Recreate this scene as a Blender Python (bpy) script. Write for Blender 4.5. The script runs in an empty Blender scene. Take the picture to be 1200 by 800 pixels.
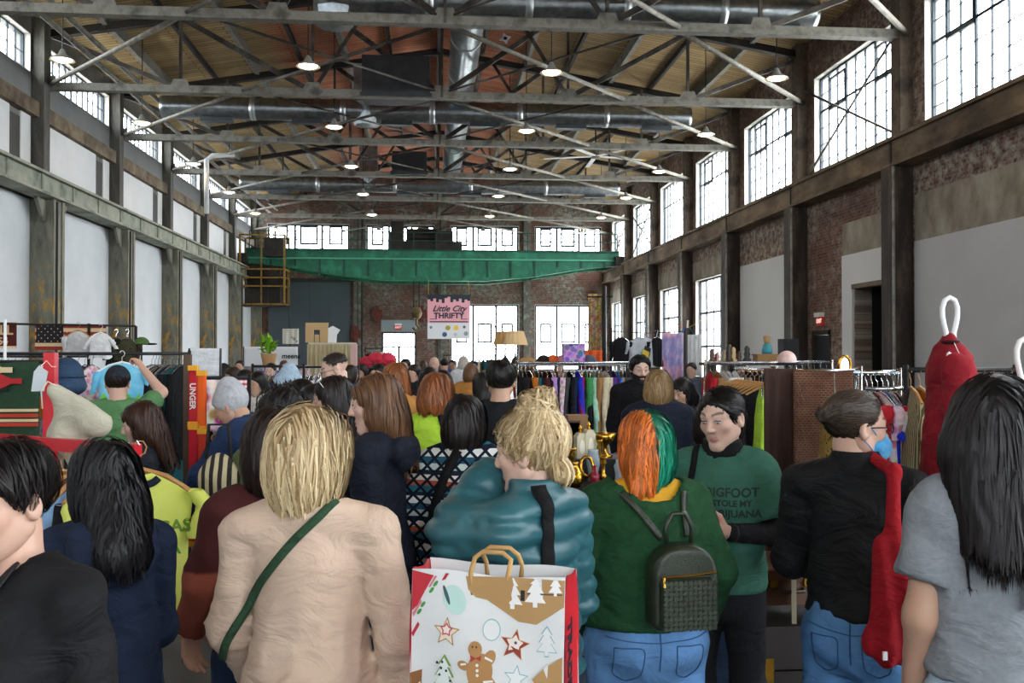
import bpy, math, random
import numpy as np
from mathutils import Vector, Matrix, noise as mnoise
from mathutils.bvhtree import BVHTree
random.seed(7); RNG = np.random.default_rng(7)
PI = math.pi
sc = bpy.context.scene
COL = sc.collection

# ------------------------------------------------------------------ camera
FPX = 1100.0; EYE = 1.8
YAW = math.atan(95/FPX); PIT = math.atan(13/FPX)
cam_d = bpy.data.cameras.new('camera'); cam_d.sensor_width = 36; cam_d.lens = FPX/1200*36
cam_d.clip_start = .05; cam_d.clip_end = 500
cam = bpy.data.objects.new('camera', cam_d); COL.objects.link(cam)
cam.location = (0, 0, EYE); cam.rotation_euler = (PI/2+PIT, 0, -YAW)
sc.camera = cam

# ------------------------------------------------------------------ sky, light, exposure
SKY = 13.0
w = bpy.data.worlds.new('overcast_sky'); sc.world = w; w.use_nodes = True
nt = w.node_tree; bg = nt.nodes['Background']
bg.inputs[0].default_value = (.93, .97, 1, 1); bg.inputs[1].default_value = SKY
sc.view_settings.view_transform = 'Standard'; sc.view_settings.look = 'None'
sc.view_settings.exposure = .42; sc.view_settings.gamma = 1; sc.view_settings.use_curve_mapping = False
sc.cycles.use_denoising = True
sc.cycles.max_bounces = 8; sc.cycles.diffuse_bounces = 4; sc.cycles.glossy_bounces = 3
sc.cycles.transparent_max_bounces = 24; sc.cycles.sample_clamp_indirect = 6
sc.cycles.caustics_reflective = False; sc.cycles.caustics_refractive = False

def portal(name, loc, rot, sx, sy):            # guides the daylight through the window openings
    l = bpy.data.lights.new(name, 'AREA'); l.shape = 'RECTANGLE'; l.size = sx; l.size_y = sy
    l.cycles.is_portal = True
    o = bpy.data.objects.new(name, l); COL.objects.link(o); o.location = loc; o.rotation_euler = rot
portal('daylight_portal', (11.0, 19, 8.15), (0, PI/2, 0), 3.0, 76)
portal('daylight_portal', (11.0, 45, 2.75), (0, PI/2, 0), 4.2, 24)
portal('daylight_portal', (-10.9, 19, 9.75), (0, -PI/2, 0), 1.1, 76)
portal('daylight_portal', (0.3, 56.6, 8.4), (PI/2, 0, PI), 20.5, 2.3)
portal('daylight_portal', (5.8, 56.6, 2.7), (PI/2, 0, PI), 9.4, 4.2)
portal('daylight_portal', (0.3, -17.9, 6.9), (PI/2, 0, 0), 20, 5.2)

# ------------------------------------------------------------------ pixel helper (a place in the hall from a direction and a depth)
def at(px, py, Y):
    x = (px-600)/FPX; z = -(py-400)/FPX; y = 1.0
    y, z = y*math.cos(PIT)-z*math.sin(PIT), y*math.sin(PIT)+z*math.cos(PIT)
    r = (x*math.cos(YAW)+y*math.sin(YAW), -x*math.sin(YAW)+y*math.cos(YAW), z)
    t = Y/r[1]
    return Vector((r[0]*t, Y, EYE+r[2]*t))

# ------------------------------------------------------------------ objects
def tag(o, label=None, cat=None, group=None, kind=None):
    if label: o['label'] = label
    if cat: o['category'] = cat
    if group: o['group'] = group
    if kind: o['kind'] = kind
    return o
def link(name, data, parent=None):
    o = bpy.data.objects.new(name, data); COL.objects.link(o)
    if parent is not None: o.parent = parent
    return o
def empty(name, loc=(0, 0, 0), rz=0, label=None, cat=None, group=None):
    o = link(name, None); o.location = loc; o.rotation_euler = (0, 0, rz); o.empty_display_size = .2
    return tag(o, label, cat, group)
def mesh_np(name, V, F, mat=None, parent=None, smooth=True, col=None):
    V = np.asarray(V, np.float32); F = np.asarray(F, np.int32)
    me = bpy.data.meshes.new(name); n, k = F.shape
    me.vertices.add(len(V)); me.vertices.foreach_set('co', V.ravel())
    me.loops.add(n*k); me.loops.foreach_set('vertex_index', F.ravel())
    me.polygons.add(n); me.polygons.foreach_set('loop_start', np.arange(0, n*k, k, dtype=np.int32))
    me.polygons.foreach_set('use_smooth', np.full(n, smooth, bool))
    me.update(calc_edges=True)
    if col is not None:
        a = me.color_attributes.new('Col', 'FLOAT_COLOR', 'POINT')
        c = np.ones((len(V), 4), np.float32); c[:, :3] = col
        a.data.foreach_set('color', c.ravel())
    if mat: me.materials.append(mat)
    return link(name, me, parent)

class MB:
    """collects boxes, bars, tubes and lathes into one mesh"""
    def __init__(s): s.v = []; s.f = []; s.m = []
    def add(s, v, f, mi=0):
        b = len(s.v); s.v += [tuple(p) for p in v]; s.f += [tuple(i+b for i in q) for q in f]; s.m += [mi]*len(f); return s
    def box(s, a, b, mi=0):
        x0, y0, z0 = a; x1, y1, z1 = b
        return s.add([(x0,y0,z0),(x1,y0,z0),(x1,y1,z0),(x0,y1,z0),(x0,y0,z1),(x1,y0,z1),(x1,y1,z1),(x0,y1,z1)],
                     [(3,2,1,0),(4,5,6,7),(0,1,5,4),(1,2,6,5),(2,3,7,6),(3,0,4,7)], mi)
    def bar(s, p, q, w, h=None, up=(0, 0, 1), mi=0):
        p, q = Vector(p), Vector(q); h = h or w; d = (q-p).normalized(); up = Vector(up)
        if abs(d.dot(up)) > .99: up = Vector((1, 0, 0))
        x = d.cross(up).normalized()*w/2; z = x.cross(d).normalized()*h/2
        v = [p-x-z, p+x-z, p+x+z, p-x+z, q-x-z, q+x-z, q+x+z, q-x+z]
        return s.add(v, [(0,1,2,3),(7,6,5,4),(4,5,1,0),(5,6,2,1),(6,7,3,2),(7,4,0,3)], mi)
    def tube(s, pts, r, n=8, caps=True, mi=0, close=False):
        pts = [Vector(p) for p in pts]; N = len(pts)
        rs = r if hasattr(r, '__len__') else [r]*N
        prev = None; rings = []
        for i, p in enumerate(pts):
            if close: d = pts[(i+1) % N]-pts[i-1]
            else: d = pts[min(i+1, N-1)]-pts[max(i-1, 0)]
            d.normalize()
            if prev is None: a = d.cross(Vector((0, 0, 1)) if abs(d.z) < .9 else Vector((1, 0, 0)))
            else: a = prev-d*prev.dot(d)
            a.normalize(); prev = a; b = d.cross(a)
            rings.append([p+(a*math.cos(t)+b*math.sin(t))*rs[i] for t in [2*PI*k/n for k in range(n)]])
        v = [p for r_ in rings for p in r_]; f = []
        for i in range(N if close else N-1):
            for k in range(n):
                j = (i+1) % N
                f.append((i*n+k, i*n+(k+1) % n, j*n+(k+1) % n, j*n+k))
        if caps and not close: f += [tuple(range(n-1, -1, -1)), tuple((N-1)*n+k for k in range(n))]
        return s.add(v, f, mi)
    def lathe(s, prof, c=(0, 0, 0), n=16, mi=0):
        c = Vector(c); v = []; f = []
        for r, z in prof: v += [c+Vector((r*math.cos(2*PI*k/n), r*math.sin(2*PI*k/n), z)) for k in range(n)]
        for i in range(len(prof)-1):
            for k in range(n): f.append((i*n+k, i*n+(k+1) % n, (i+1)*n+(k+1) % n, (i+1)*n+k))
        f += [tuple(range(n-1, -1, -1)), tuple((len(prof)-1)*n+k for k in range(n))]
        return s.add(v, f, mi)
    def poly(s, pts, ax, ay, o, depth, mi=0):   # an outline in the plane (ax, ay) at o, given thickness depth
        ax, ay, o = Vector(ax), Vector(ay), Vector(o); nn = ax.cross(ay)*depth; n = len(pts)
        v = [o+ax*x+ay*y for x, y in pts]; v += [p+nn for p in v]
        f = [tuple(range(n-1, -1, -1)), tuple(range(n, 2*n))]+[(i, (i+1) % n, n+(i+1) % n, n+i) for i in range(n)]
        return s.add(v, f, mi)
    def build(s, name, mat, parent=None, smooth=False):
        me = bpy.data.meshes.new(name); me.from_pydata([tuple(p) for p in s.v], [], s.f)
        for m in (mat if isinstance(mat, (list, tuple)) else [mat]): me.materials.append(m)
        if any(s.m): me.polygons.foreach_set('material_index', s.m)
        if smooth: me.polygons.foreach_set('use_smooth', [len(f) <= 4 for f in s.f])
        me.update()
        return link(name, me, parent)
def copy_tree(o, parent=None):
    c = o.copy(); COL.objects.link(c); c.parent = parent
    for ch in list(o.children): copy_tree(ch, c)
    return c

# ------------------------------------------------------------------ materials
MATS = {}
def lin(c):
    if isinstance(c, str): c = tuple(int(c[i:i+2], 16)/255 for i in (0, 2, 4))
    return tuple(((x+.055)/1.055)**2.4 if x > .04045 else x/12.92 for x in c)
def base(name, rough=.6, metal=0, spec=.4):
    m = bpy.data.materials.new(name); m.use_nodes = True; b = m.node_tree.nodes['Principled BSDF']
    b.inputs['Roughness'].default_value = rough; b.inputs['Metallic'].default_value = metal
    b.inputs['Specular IOR Level'].default_value = spec
    return m, m.node_tree, b
def N(t, ty, **kw):
    n = t.nodes.new(ty)
    for k, v in kw.items():
        if k[0] == 'i' and k[1:].isdigit(): n.inputs[int(k[1:])].default_value = v
        else: setattr(n, k, v)
    return n
def ramp(t, stops, src, interp='LINEAR'):
    r = t.nodes.new('ShaderNodeValToRGB'); e = r.color_ramp.elements; r.color_ramp.interpolation = interp
    while len(e) < len(stops): e.new(.5)
    for k, (p, c) in enumerate(stops): e[k].position = p; e[k].color = (*c, 1) if len(c) == 3 else c
    t.links.new(src, r.inputs[0]); return r.outputs[0]
def coords(t, scale=(1, 1, 1), rot=(0, 0, 0)):
    tc = t.nodes.new('ShaderNodeTexCoord'); mp = t.nodes.new('ShaderNodeMapping')
    mp.inputs['Scale'].default_value = scale; mp.inputs['Rotation'].default_value = rot
    t.links.new(tc.outputs['Object'], mp.inputs[0]); return mp.outputs[0]
def noise_out(t, vec, scale, detail=4, rough=.55):
    n = N(t, 'ShaderNodeTexNoise'); n.inputs['Scale'].default_value = scale
    n.inputs['Detail'].default_value = detail; n.inputs['Roughness'].default_value = rough
    t.links.new(vec, n.inputs['Vector']); return n.outputs[0]
def bump(t, b, h, dist=.01, strength=.5):
    n = N(t, 'ShaderNodeBump'); n.inputs['Strength'].default_value = strength; n.inputs['Distance'].default_value = dist
    t.links.new(h, n.inputs['Height']); t.links.new(n.outputs[0], b.inputs['Normal'])
def mix(t, fac, a, b_, mode='MIX'):
    n = t.nodes.new('ShaderNodeMix'); n.data_type = 'RGBA'; n.blend_type = mode
    for s, v in ((0, fac), (6, a), (7, b_)):
        if hasattr(v, 'links'): t.links.new(v, n.inputs[s])
        elif s == 0: n.inputs[0].default_value = v
        else: n.inputs[s].default_value = (*v, 1)
    return n.outputs[2]
def M(name, c1, c2=None, c3=None, scale=3., stretch=(1, 1, 1), rough=.6, metal=0, bmp=0, bscale=40, spec=.4, lo=.35, hi=.65):
    """plain or mottled surface: two or three colours blended by noise"""
    if name in MATS: return MATS[name]
    m, t, b = base(name, rough, metal, spec); MATS[name] = m
    c1 = lin(c1)
    if c2 is None: b.inputs['Base Color'].default_value = (*c1, 1)
    else:
        v = coords(t, stretch); n = noise_out(t, v, scale, 6, .62)
        st = [(lo, c1), (hi, lin(c2))] if c3 is None else [(lo, c1), ((lo+hi)/2, lin(c2)), (hi, lin(c3))]
        t.links.new(ramp(t, st, n), b.inputs['Base Color'])
    if bmp: bump(t, b, noise_out(t, coords(t, stretch), bscale, 3), .01, bmp)
    return m
def fabric(c, c2=None, rough=.85, scale=14, kind='plain', key=None):
    """cloth: colour with slight mottling and a fine weave"""
    key = key or 'cloth_%s_%s_%s' % (c, c2, kind)
    if key in MATS: return MATS[key]
    m, t, b = base(key, rough, 0, .2); MATS[key] = m
    a = lin(c); d = lin(c2) if c2 else tuple(x*.8 for x in a)
    v = coords(t)
    if kind == 'plain': o = ramp(t, [(.35, a), (.7, d)], noise_out(t, v, scale, 5))
    elif kind == 'denim':
        n1 = noise_out(t, coords(t, (30, 30, 3)), 3, 5); n2 = noise_out(t, v, 4, 3)
        o = mix(t, n1, a, d); o = mix(t, ramp(t, [(.45, (0, 0, 0)), (.75, (1, 1, 1))], n2), o, tuple(min(1, x*1.7) for x in a))
    elif kind in ('stripe', 'stripev'):
        wv = N(t, 'ShaderNodeTexWave', bands_direction='Z' if kind == 'stripe' else 'X'); wv.inputs['Scale'].default_value = scale
        wv.inputs['Distortion'].default_value = .3; t.links.new(v, wv.inputs[0]); o = ramp(t, [(.48, a), (.52, d)], wv.outputs[0])
    elif kind == 'plaid':
        f = []
        for ax in 'XZ':
            wv = N(t, 'ShaderNodeTexWave', bands_direction=ax); wv.inputs['Scale'].default_value = scale; t.links.new(v, wv.inputs[0])
            f.append(ramp(t, [(.45, (0, 0, 0)), (.55, (1, 1, 1))], wv.outputs[0]))
        o = mix(t, f[0], a, d); o = mix(t, mix(t, .55, (0, 0, 0), f[1]), o, tuple(x*.35 for x in a))
    elif kind == 'blotch':
        vo = N(t, 'ShaderNodeTexVoronoi'); vo.inputs['Scale'].default_value = scale; t.links.new(v, vo.inputs['Vector'])
        o = ramp(t, [(.22, d), (.3, a)], vo.outputs['Distance'])
    elif kind == 'patch':
        vo = N(t, 'ShaderNodeTexVoronoi'); vo.inputs['Scale'].default_value = scale; t.links.new(v, vo.inputs['Vector'])
        o = mix(t, .22, mix(t, ramp(t, [(.4, (0, 0, 0)), (.6, (1, 1, 1))], vo.outputs['Distance']), a, d), vo.outputs['Color'])
    t.links.new(o, b.inputs['Base Color'])
    bump(t, b, noise_out(t, v, 260, 2), .002, .35)
    fold = N(t, 'ShaderNodeTexNoise'); fold.inputs['Scale'].default_value = 7; fold.inputs['Detail'].default_value = 3; fold.inputs['Distortion'].default_value = 1.4
    t.links.new(coords(t, (1, 1, 1.7), (.4, .3, 0)), fold.inputs['Vector'])
    n2 = N(t, 'ShaderNodeBump'); n2.inputs['Strength'].default_value = .55; n2.inputs['Distance'].default_value = .035
    t.links.new(fold.outputs[0], n2.inputs['Height']); bn = b.inputs['Normal'].links[0].from_node; t.links.new(n2.outputs[0], bn.inputs['Normal'])
    return m
def mat_brick(name, ax, colA, colB, paint, plo, phi, pscale=.35):
    m, t, b = base(name, .9, 0, .2); MATS[name] = m
    tc = N(t, 'ShaderNodeTexCoord'); sp = N(t, 'ShaderNodeSeparateXYZ'); cb = N(t, 'ShaderNodeCombineXYZ')
    t.links.new(tc.outputs['Object'], sp.inputs[0])
    t.links.new(sp.outputs[ax], cb.inputs[0]); t.links.new(sp.outputs[2], cb.inputs[1])
    br = N(t, 'ShaderNodeTexBrick'); t.links.new(cb.outputs[0], br.inputs['Vector'])
    br.inputs['Scale'].default_value = 1; br.inputs['Brick Width'].default_value = .23; br.inputs['Row Height'].default_value = .085
    br.inputs['Mortar Size'].default_value = .011; br.inputs['Color1'].default_value = (*lin(colA), 1)
    br.inputs['Color2'].default_value = (*lin(colB), 1); br.inputs['Mortar'].default_value = (*lin('6f6a64'), 1)
    n = noise_out(t, cb.outputs[0], pscale, 8, .68); n2 = noise_out(t, cb.outputs[0], 2.2, 6, .7)
    dark = mix(t, ramp(t, [(.35, (.25, .25, .25)), (.62, (1, 1, 1))], n2), (0, 0, 0), br.outputs[0])
    f = ramp(t, [(plo, (0, 0, 0)), (phi, (1, 1, 1))], n)
    pc = ramp(t, [(.3, lin(paint[0])), (.55, lin(paint[1])), (.75, lin(paint[2]))], noise_out(t, cb.outputs[0], .9, 5, .7))
    keep = mix(t, ramp(t, [(.38, (0, 0, 0)), (.58, (1, 1, 1))], noise_out(t, cb.outputs[0], 5, 5, .75)), f, tuple([0]*3))
    o = mix(t, keep, mix(t, .25, br.outputs[0], dark), pc)
    t.links.new(o, b.inputs['Base Color']); bump(t, b, br.outputs['Fac'], .01, -.6)
    return m
def mat_col(name, rough=.5, spec=.4, sss=0, hairbump=False):
    m, t, b = base(name, rough, 0, spec); MATS[name] = m
    a = N(t, 'ShaderNodeVertexColor', layer_name='Col'); o = a.outputs[0]
    if sss:
        b.inputs['Subsurface Weight'].default_value = sss; b.inputs['Subsurface Radius'].default_value = (.01, .004, .002); b.inputs['Subsurface Scale'].default_value = .6
        bump(t, b, noise_out(t, coords(t), 220, 3), .001, .25)
    t.links.new(o, b.inputs['Base Color']); return m
def emit(name, c, s):
    if name in MATS: return MATS[name]
    m = bpy.data.materials.new(name); MATS[name] = m; m.use_nodes = True; t = m.node_tree; t.nodes.clear()
    e = N(t, 'ShaderNodeEmission'); e.inputs[0].default_value = (*lin(c), 1); e.inputs[1].default_value = s
    o = N(t, 'ShaderNodeOutputMaterial'); t.links.new(e.outputs[0], o.inputs[0]); return m
def mat_glass(name='window_glass', tint=(.97, .985, 1), refl=.07):
    m = bpy.data.materials.new(name); MATS[name] = m; m.use_nodes = True; t = m.node_tree; t.nodes.clear()
    a = N(t, 'ShaderNodeBsdfTransparent'); a.inputs[0].default_value = (*tint, 1)
    g = N(t, 'ShaderNodeBsdfGlossy'); g.inputs['Roughness'].default_value = .08
    x = N(t, 'ShaderNodeMixShader'); x.inputs[0].default_value = refl
    o = N(t, 'ShaderNodeOutputMaterial'); t.links.new(a.outputs[0], x.inputs[1]); t.links.new(g.outputs[0], x.inputs[2]); t.links.new(x.outputs[0], o.inputs[0])
    return m
GLASS = mat_glass()
STEEL = M('weathered_steel', '2b2724', '4a443e', '77736b', scale=1.6, rough=.6, metal=.2, bmp=.3, lo=.3, hi=.7)
STEEL_PALE = M('pale_painted_steel', '55524b', '8d8b82', '6a6258', scale=2.5, rough=.6, bmp=.2, lo=.3, hi=.7)
STEEL_DARK = M('dark_steel', '1c1a18', '332d28', scale=2, rough=.6, metal=.2)
SASH = M('dark_sash_paint', '26313a', rough=.5)
CHROME = M('chrome', 'c8ccd0', rough=.18, metal=1)
BLACKM = M('black_metal', '17181a', rough=.45)
WHITEP = M('white_plastic', 'e8eaea', rough=.35)
WOOD = M('hanger_wood', 'b98a55', 'a0703c', scale=6, stretch=(1, 1, 8), rough=.45)
BRASS = M('brass', 'c79a3c', 'a87a28', scale=5, rough=.25, metal=1)
DUCT = M('galvanised_duct', '8a9298', 'b4bcc0', scale=5, rough=.3, metal=1)

def text_mesh(s, size, mat, name='lettering', shear=0, bold=0, align='CENTER', ext=.002, spacing=1.0):
    c = bpy.data.curves.new(name, 'FONT'); c.body = s; c.size = size; c.shear = shear; c.offset = bold
    c.align_x = align; c.align_y = 'CENTER'; c.extrude = ext; c.space_character = spacing; c.resolution_u = 3
    o = bpy.data.objects.new(name, c); COL.objects.link(o)
    dg = bpy.context.evaluated_depsgraph_get(); me = bpy.data.meshes.new_from_object(o.evaluated_get(dg))
    bpy.data.objects.remove(o); bpy.data.curves.remove(c)
    me.materials.clear(); me.materials.append(mat); me.name = name
    return me
# ================================================================== THE HALL
XL, XR, YB, YF = -10.6, 10.9, -18.0, 56.6
RC = [20.6+6*k for k in range(-6, 7)]           # right-hand column lines
LC = [26.1+6.1*k for k in range(-7, 6)]
BRK_R = mat_brick('brick_right', 1, '7d5142', '5c3a30', ('9b9488', 'b3ab9c', '7d7d75'), .37, .56, .3)
BRK_F = mat_brick('brick_far', 0, '7d4a3a', '5b3a30', ('9aa39d', '86998f', 'b9b6ab'), .42, .60, .4)
PANEL_W = M('white_wall_panel', 'd5d9dc', 'c9ced2', scale=.7, rough=.55)
PANEL_G = M('grey_wall_panel', 'c2c3c5', 'b8b9bb', scale=.5, rough=.6)
PANEL_LG = M('pale_grey_panel', 'd4d6d6', 'cccece', scale=.5, rough=.6)
CONC = M('stained_concrete', 'a39d90', '857d70', '5d574d', scale=1.1, stretch=(1, 1.3, .8), rough=.85, bmp=.3, bscale=12, lo=.36, hi=.74)
FLOORM = M('concrete_floor', '4a4845', '5e5b57', '3a3836', scale=.8, rough=.45, bmp=.1)
def struct(o, label=None):
    o['kind'] = 'structure'
    if label: o['label'] = label
    return o
def wall(name, ax, pos, th, u0, u1, z0, z1, holes, mat, label):
    us = sorted({u0, u1, *[h[i] for h in holes for i in (0, 1)]}); zs = sorted({z0, z1, *[h[i] for h in holes for i in (2, 3)]})
    mb = MB(); a, b = sorted((pos, pos+th))
    for i in range(len(us)-1):
        run = None
        for j in range(len(zs)-1):
            uc, zc = (us[i]+us[i+1])/2, (zs[j]+zs[j+1])/2
            solid = not any(h[0] < uc < h[1] and h[2] < zc < h[3] for h in holes)
            if solid: run = (run[0], zs[j+1]) if run else (zs[j], zs[j+1])
            if (not solid or j == len(zs)-2) and run:
                if ax == 'x': mb.box((a, us[i], run[0]), (b, us[i+1], run[1]))
                else: mb.box((us[i], a, run[0]), (us[i+1], b, run[1]))
                run = None
    return struct(mb.build(name, mat), label)
WN = [0]
def window(ax, pos, inward, u0, u1, z0, z1, cols, rows, heavy=(), hrow=(), single=True, sashes=(), label=None, k=1.0):
    """steel window set .2 m behind the wall face; inward = +1/-1 towards the room"""
    WN[0] += 1
    P = (lambda u, d, z: (pos-inward*d, u, z)) if ax == 'x' else (lambda u, d, z: (u, pos-inward*d, z))
    def bx(mb, ua, ub, da, db, za, zb):
        a, b = P(ua, da, za), P(ub, db, zb)
        mb.box([min(x, y) for x, y in zip(a, b)], [max(x, y) for x, y in zip(a, b)]); return mb
    root = link('window_%d' % WN[0], None); struct(root, label or 'steel-framed industrial window with many small panes')
    f = MB(); w_ = .05*k
    bx(f, u0, u1, .15, .23, z0, z0+w_); bx(f, u0, u1, .15, .23, z1-w_, z1); bx(f, u0, u0+w_, .15, .23, z0+w_, z1-w_); bx(f, u1-w_, u1, .15, .23, z0+w_, z1-w_)
    f.build('window_frame', SASH, root)
    r = MB()                                       # pale painted reveal
    for ua, ub, za, zb in ((u0, u1, z0-.02, z0+.003), (u0, u1, z1-.003, z1+.02), (u0-.02, u0+.003, z0, z1), (u1-.003, u1+.02, z0, z1)): bx(r, ua, ub, -.01, .44 if ax == 'x' and inward < 0 else .15, za, zb)
    r.build('reveal', M('reveal_paint', 'cfcfc9', 'b9b8b0', scale=3, rough=.7), root)
    g = MB(); du, dz = (u1-u0)/cols, (z1-z0)/rows
    for i in range(1, cols):
        t = (.06 if i in heavy else .028)*k
        bx(g, u0+i*du-t/2, u0+i*du+t/2, .16, .21, z0+w_, z1-w_)
    for j in range(1, rows):
        t = (.06 if j in hrow else .016)*k
        bx(g, u0+w_, u1-w_, .17, .2, z0+j*dz-t/2, z0+j*dz+t/2)
    for (a, b, c, d) in sashes:                    # opening lights, each a small frame
        t = .05*k; ua, ub = u0+(u1-u0)*a, u0+(u1-u0)*b; za, zb = z0+(z1-z0)*c, z0+(z1-z0)*d
        bx(g, ua, ub, .14, .22, za, za+t); bx(g, ua, ub, .14, .22, zb-t, zb); bx(g, ua, ua+t, .14, .22, za+t, zb-t); bx(g, ub-t, ub, .14, .22, za+t, zb-t)
    g.build('muntins', SASH, root)
    if single:
        bx(MB(), u0+.02, u1-.02, .186, .19, z0+.02, z1-.02).build('pane', GLASS, root)
    else:
        me = None
        for i in range(cols):
            for j in range(rows):
                c = P(u0+(i+.5)*du, .188, z0+(j+.5)*dz)
                if me is None:
                    hb = (.002, du/2-.006, dz/2-.006) if ax == 'x' else (du/2-.006, .002, dz/2-.006)
                    o = MB().box([-x for x in hb], hb).build('pane', GLASS, root); me = o.data
                else: o = link('pane', me, root)
                o.location = c
    return root

struct(MB().box((XL-.5, YB-.5, -.2), (XR+.5, YF+.5, 0)).build('floor', FLOORM), 'dark polished concrete floor')
struct(MB().box((-160, -120, -.6), (160, 220, -.21)).build('ground', M('yard_concrete', 'dedbd4', 'd2cec6', scale=.2, rough=.9)), 'pale concrete yard around the hall')
rh = [(c+.3, c+5.25, 6.75, 9.6) for c in RC[:-1]]
rlow = [(c+.75, c+5.35, .7, 4.75) for c in RC if 32 < c < 56]
rlow += [(c+.75, c+5.35, .7, 4.75) for c in RC if c < 6]
door_r = [(21.05, 23.35, 0, 3.5), (24.9, 26.0, 0, 2.3)]
wall('wall_right', 'x', XR, .45, YB, YF, 0, 11.3, rh+rlow+door_r, BRK_R, 'weathered brick wall under a band of tall steel windows')
for c in RC[:-1]:
    near = 14 < c < 33
    window('x', XR, -1, c+.3, c+5.25, 6.75, 9.6, 9, 6, (3, 6), (4,), single=not near, sashes=((.12, .33, .63, .94), (.67, .88, .63, .94)) if near else ())
for h in rlow: window('x', XR, -1, *h, 5, 6, (2, 4), (2, 4), k=1.5, label='tall steel window in the lower brick wall')
lh = [(c+.3, c+5.8, 9.25, 10.25) for c in LC]
wall('wall_left', 'x', XL, -.4, YB, YF, 0, 11.3, lh, M('left_wall_paint', '7d7c78', '65625c', scale=.6, rough=.8), 'panelled wall between riveted steel columns')
for c in LC: window('x', XL, 1, c+.3, c+5.8, 9.25, 10.25, 12, 2, (3, 6, 9), label='low clerestory window above the panels')
fw = [(-9.67, -4.87, 7.35, 9.45), (-3.87, .2, 7.35, 9.45), (1.17, 5.3, 7.35, 9.45), (6.29, 10.37, 7.35, 9.45)]
fl = [(1.17, 5.3, .7, 4.7), (6.29, 10.37, .7, 4.7)]
fd = [(-2.95, -.87, 0, 3.0)]
wall('wall_far', 'y', YF, .5, XL-.4, XR+.45, 0, 13, fw+fl+fd, BRK_F, 'patchy painted brick end wall')
for h in fw: window('y', YF, -1, *h, 3, 1, (1, 2), (), single=False, sashes=((.08, .25, .42, .96), (.39, .61, .42, .96), (.75, .92, .42, .96)), label='upper window of the end wall with three opening lights', k=2.2)
for h in fl: window('y', YF, -1, *h, 3, 3, (1, 2), (), single=False, sashes=((.08, .25, .42, .72), (.39, .61, .42, .72), (.75, .92, .42, .72)), label='tall lower window of the end wall', k=2.2)
bh = [(x, x+5.6, 4.4, 9.3) for x in (-9.9, -3.1, 3.7)]
wall('wall_back', 'y', YB, -.5, XL-.4, XR+.45, 0, 13, bh, BRK_F, 'brick wall with three great windows')
for h in bh: window('y', YB, 1, *h, 6, 6, (2, 4), (3,), label='great window of the brick back wall')

# roof: two slopes of boarding, dark purlins
m, t, b = base('roof_boards', .8, 0, .2); MATS['roof_boards'] = m
v = coords(t); sp = N(t, 'ShaderNodeSeparateXYZ'); t.links.new(v, sp.inputs[0])
br = N(t, 'ShaderNodeTexBrick'); cb = N(t, 'ShaderNodeCombineXYZ'); t.links.new(sp.outputs[0], cb.inputs[0]); t.links.new(sp.outputs[1], cb.inputs[1]); t.links.new(cb.outputs[0], br.inputs[0])
br.inputs['Scale'].default_value = 1; br.inputs['Brick Width'].default_value = 3.1; br.inputs['Row Height'].default_value = .2; br.inputs['Mortar Size'].default_value = .012
br.inputs['Color1'].default_value = (1, 1, 1, 1); br.inputs['Color2'].default_value = (.72, .7, .68, 1); br.inputs['Mortar'].default_value = (.15, .12, .1, 1)
mr = N(t, 'ShaderNodeMapRange'); mr.inputs[1].default_value = -10.6; mr.inputs[2].default_value = 11.2; t.links.new(sp.outputs[0], mr.inputs[0])
zone = ramp(t, [(.0, lin('cdb283')), (.24, lin('c4a877')), (.27, lin('d88c6a')), (.62, lin('e0906c')), (.66, lin('b89c70')), (1, lin('c4a87a'))], mr.outputs[0])
o_ = mix(t, 1, zone, br.outputs[0], 'MULTIPLY'); o_ = mix(t, ramp(t, [(.4, (0, 0, 0)), (.75, (.5, .5, .5))], noise_out(t, cb.outputs[0], .5, 6, .7)), o_, lin('3b3028'))
t.links.new(o_, b.inputs['Base Color']); bump(t, b, br.outputs['Fac'], .01, -.5)
RX, RZ = .3, 12.6
def roofz(x): return RZ-(RZ-10.75)*abs(x-RX)/(RX-(XL-.4) if x < RX else XR+.45-RX)
rf = MB()
for xa, xb in ((XL-.4, RX), (RX, XR+.45)):
    za, zb = roofz(xa), roofz(xb)
    rf.add([(xa, YB-.5, za), (xb, YB-.5, zb), (xb, YF+.5, zb), (xa, YF+.5, za), (xa, YB-.5, za+.3), (xb, YB-.5, zb+.3), (xb, YF+.5, zb+.3), (xa, YF+.5, za+.3)],
           [(3,2,1,0),(4,5,6,7),(0,1,5,4),(1,2,6,5),(2,3,7,6),(3,0,4,7)])
struct(rf.build('ceiling', m), 'low pitched roof of brown boards')
for x in (-8.9, -5.9, -2.9, 3.3, 6.3, 9.3):
    z = roofz(x); o = MB().box((x-.07, YB, z-.32), (x+.07, YF, z+.02)).build('roof_purlin', STEEL_PALE)
    tag(o, 'long pale purlin under the roof boards', 'roof beam', 'purlins under the roof boards')
o = MB().box((RX-.1, YB, RZ-.4), (RX+.1, YF, RZ)).build('ridge_beam', STEEL_DARK); tag(o, 'dark ridge beam along the top of the roof', 'roof beam')
for x in (-7.4, -4.4, -1.4, 1.8, 4.8, 7.8):
    for dx in (0,):
        z = roofz(x); o = MB().box((x-.05, YB, z-.16), (x+.05, YF, z+.02)).build('roof_joist', STEEL_DARK)
        tag(o, 'thin dark joist running between the roof purlins', 'roof beam', 'joists between the purlins')

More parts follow.
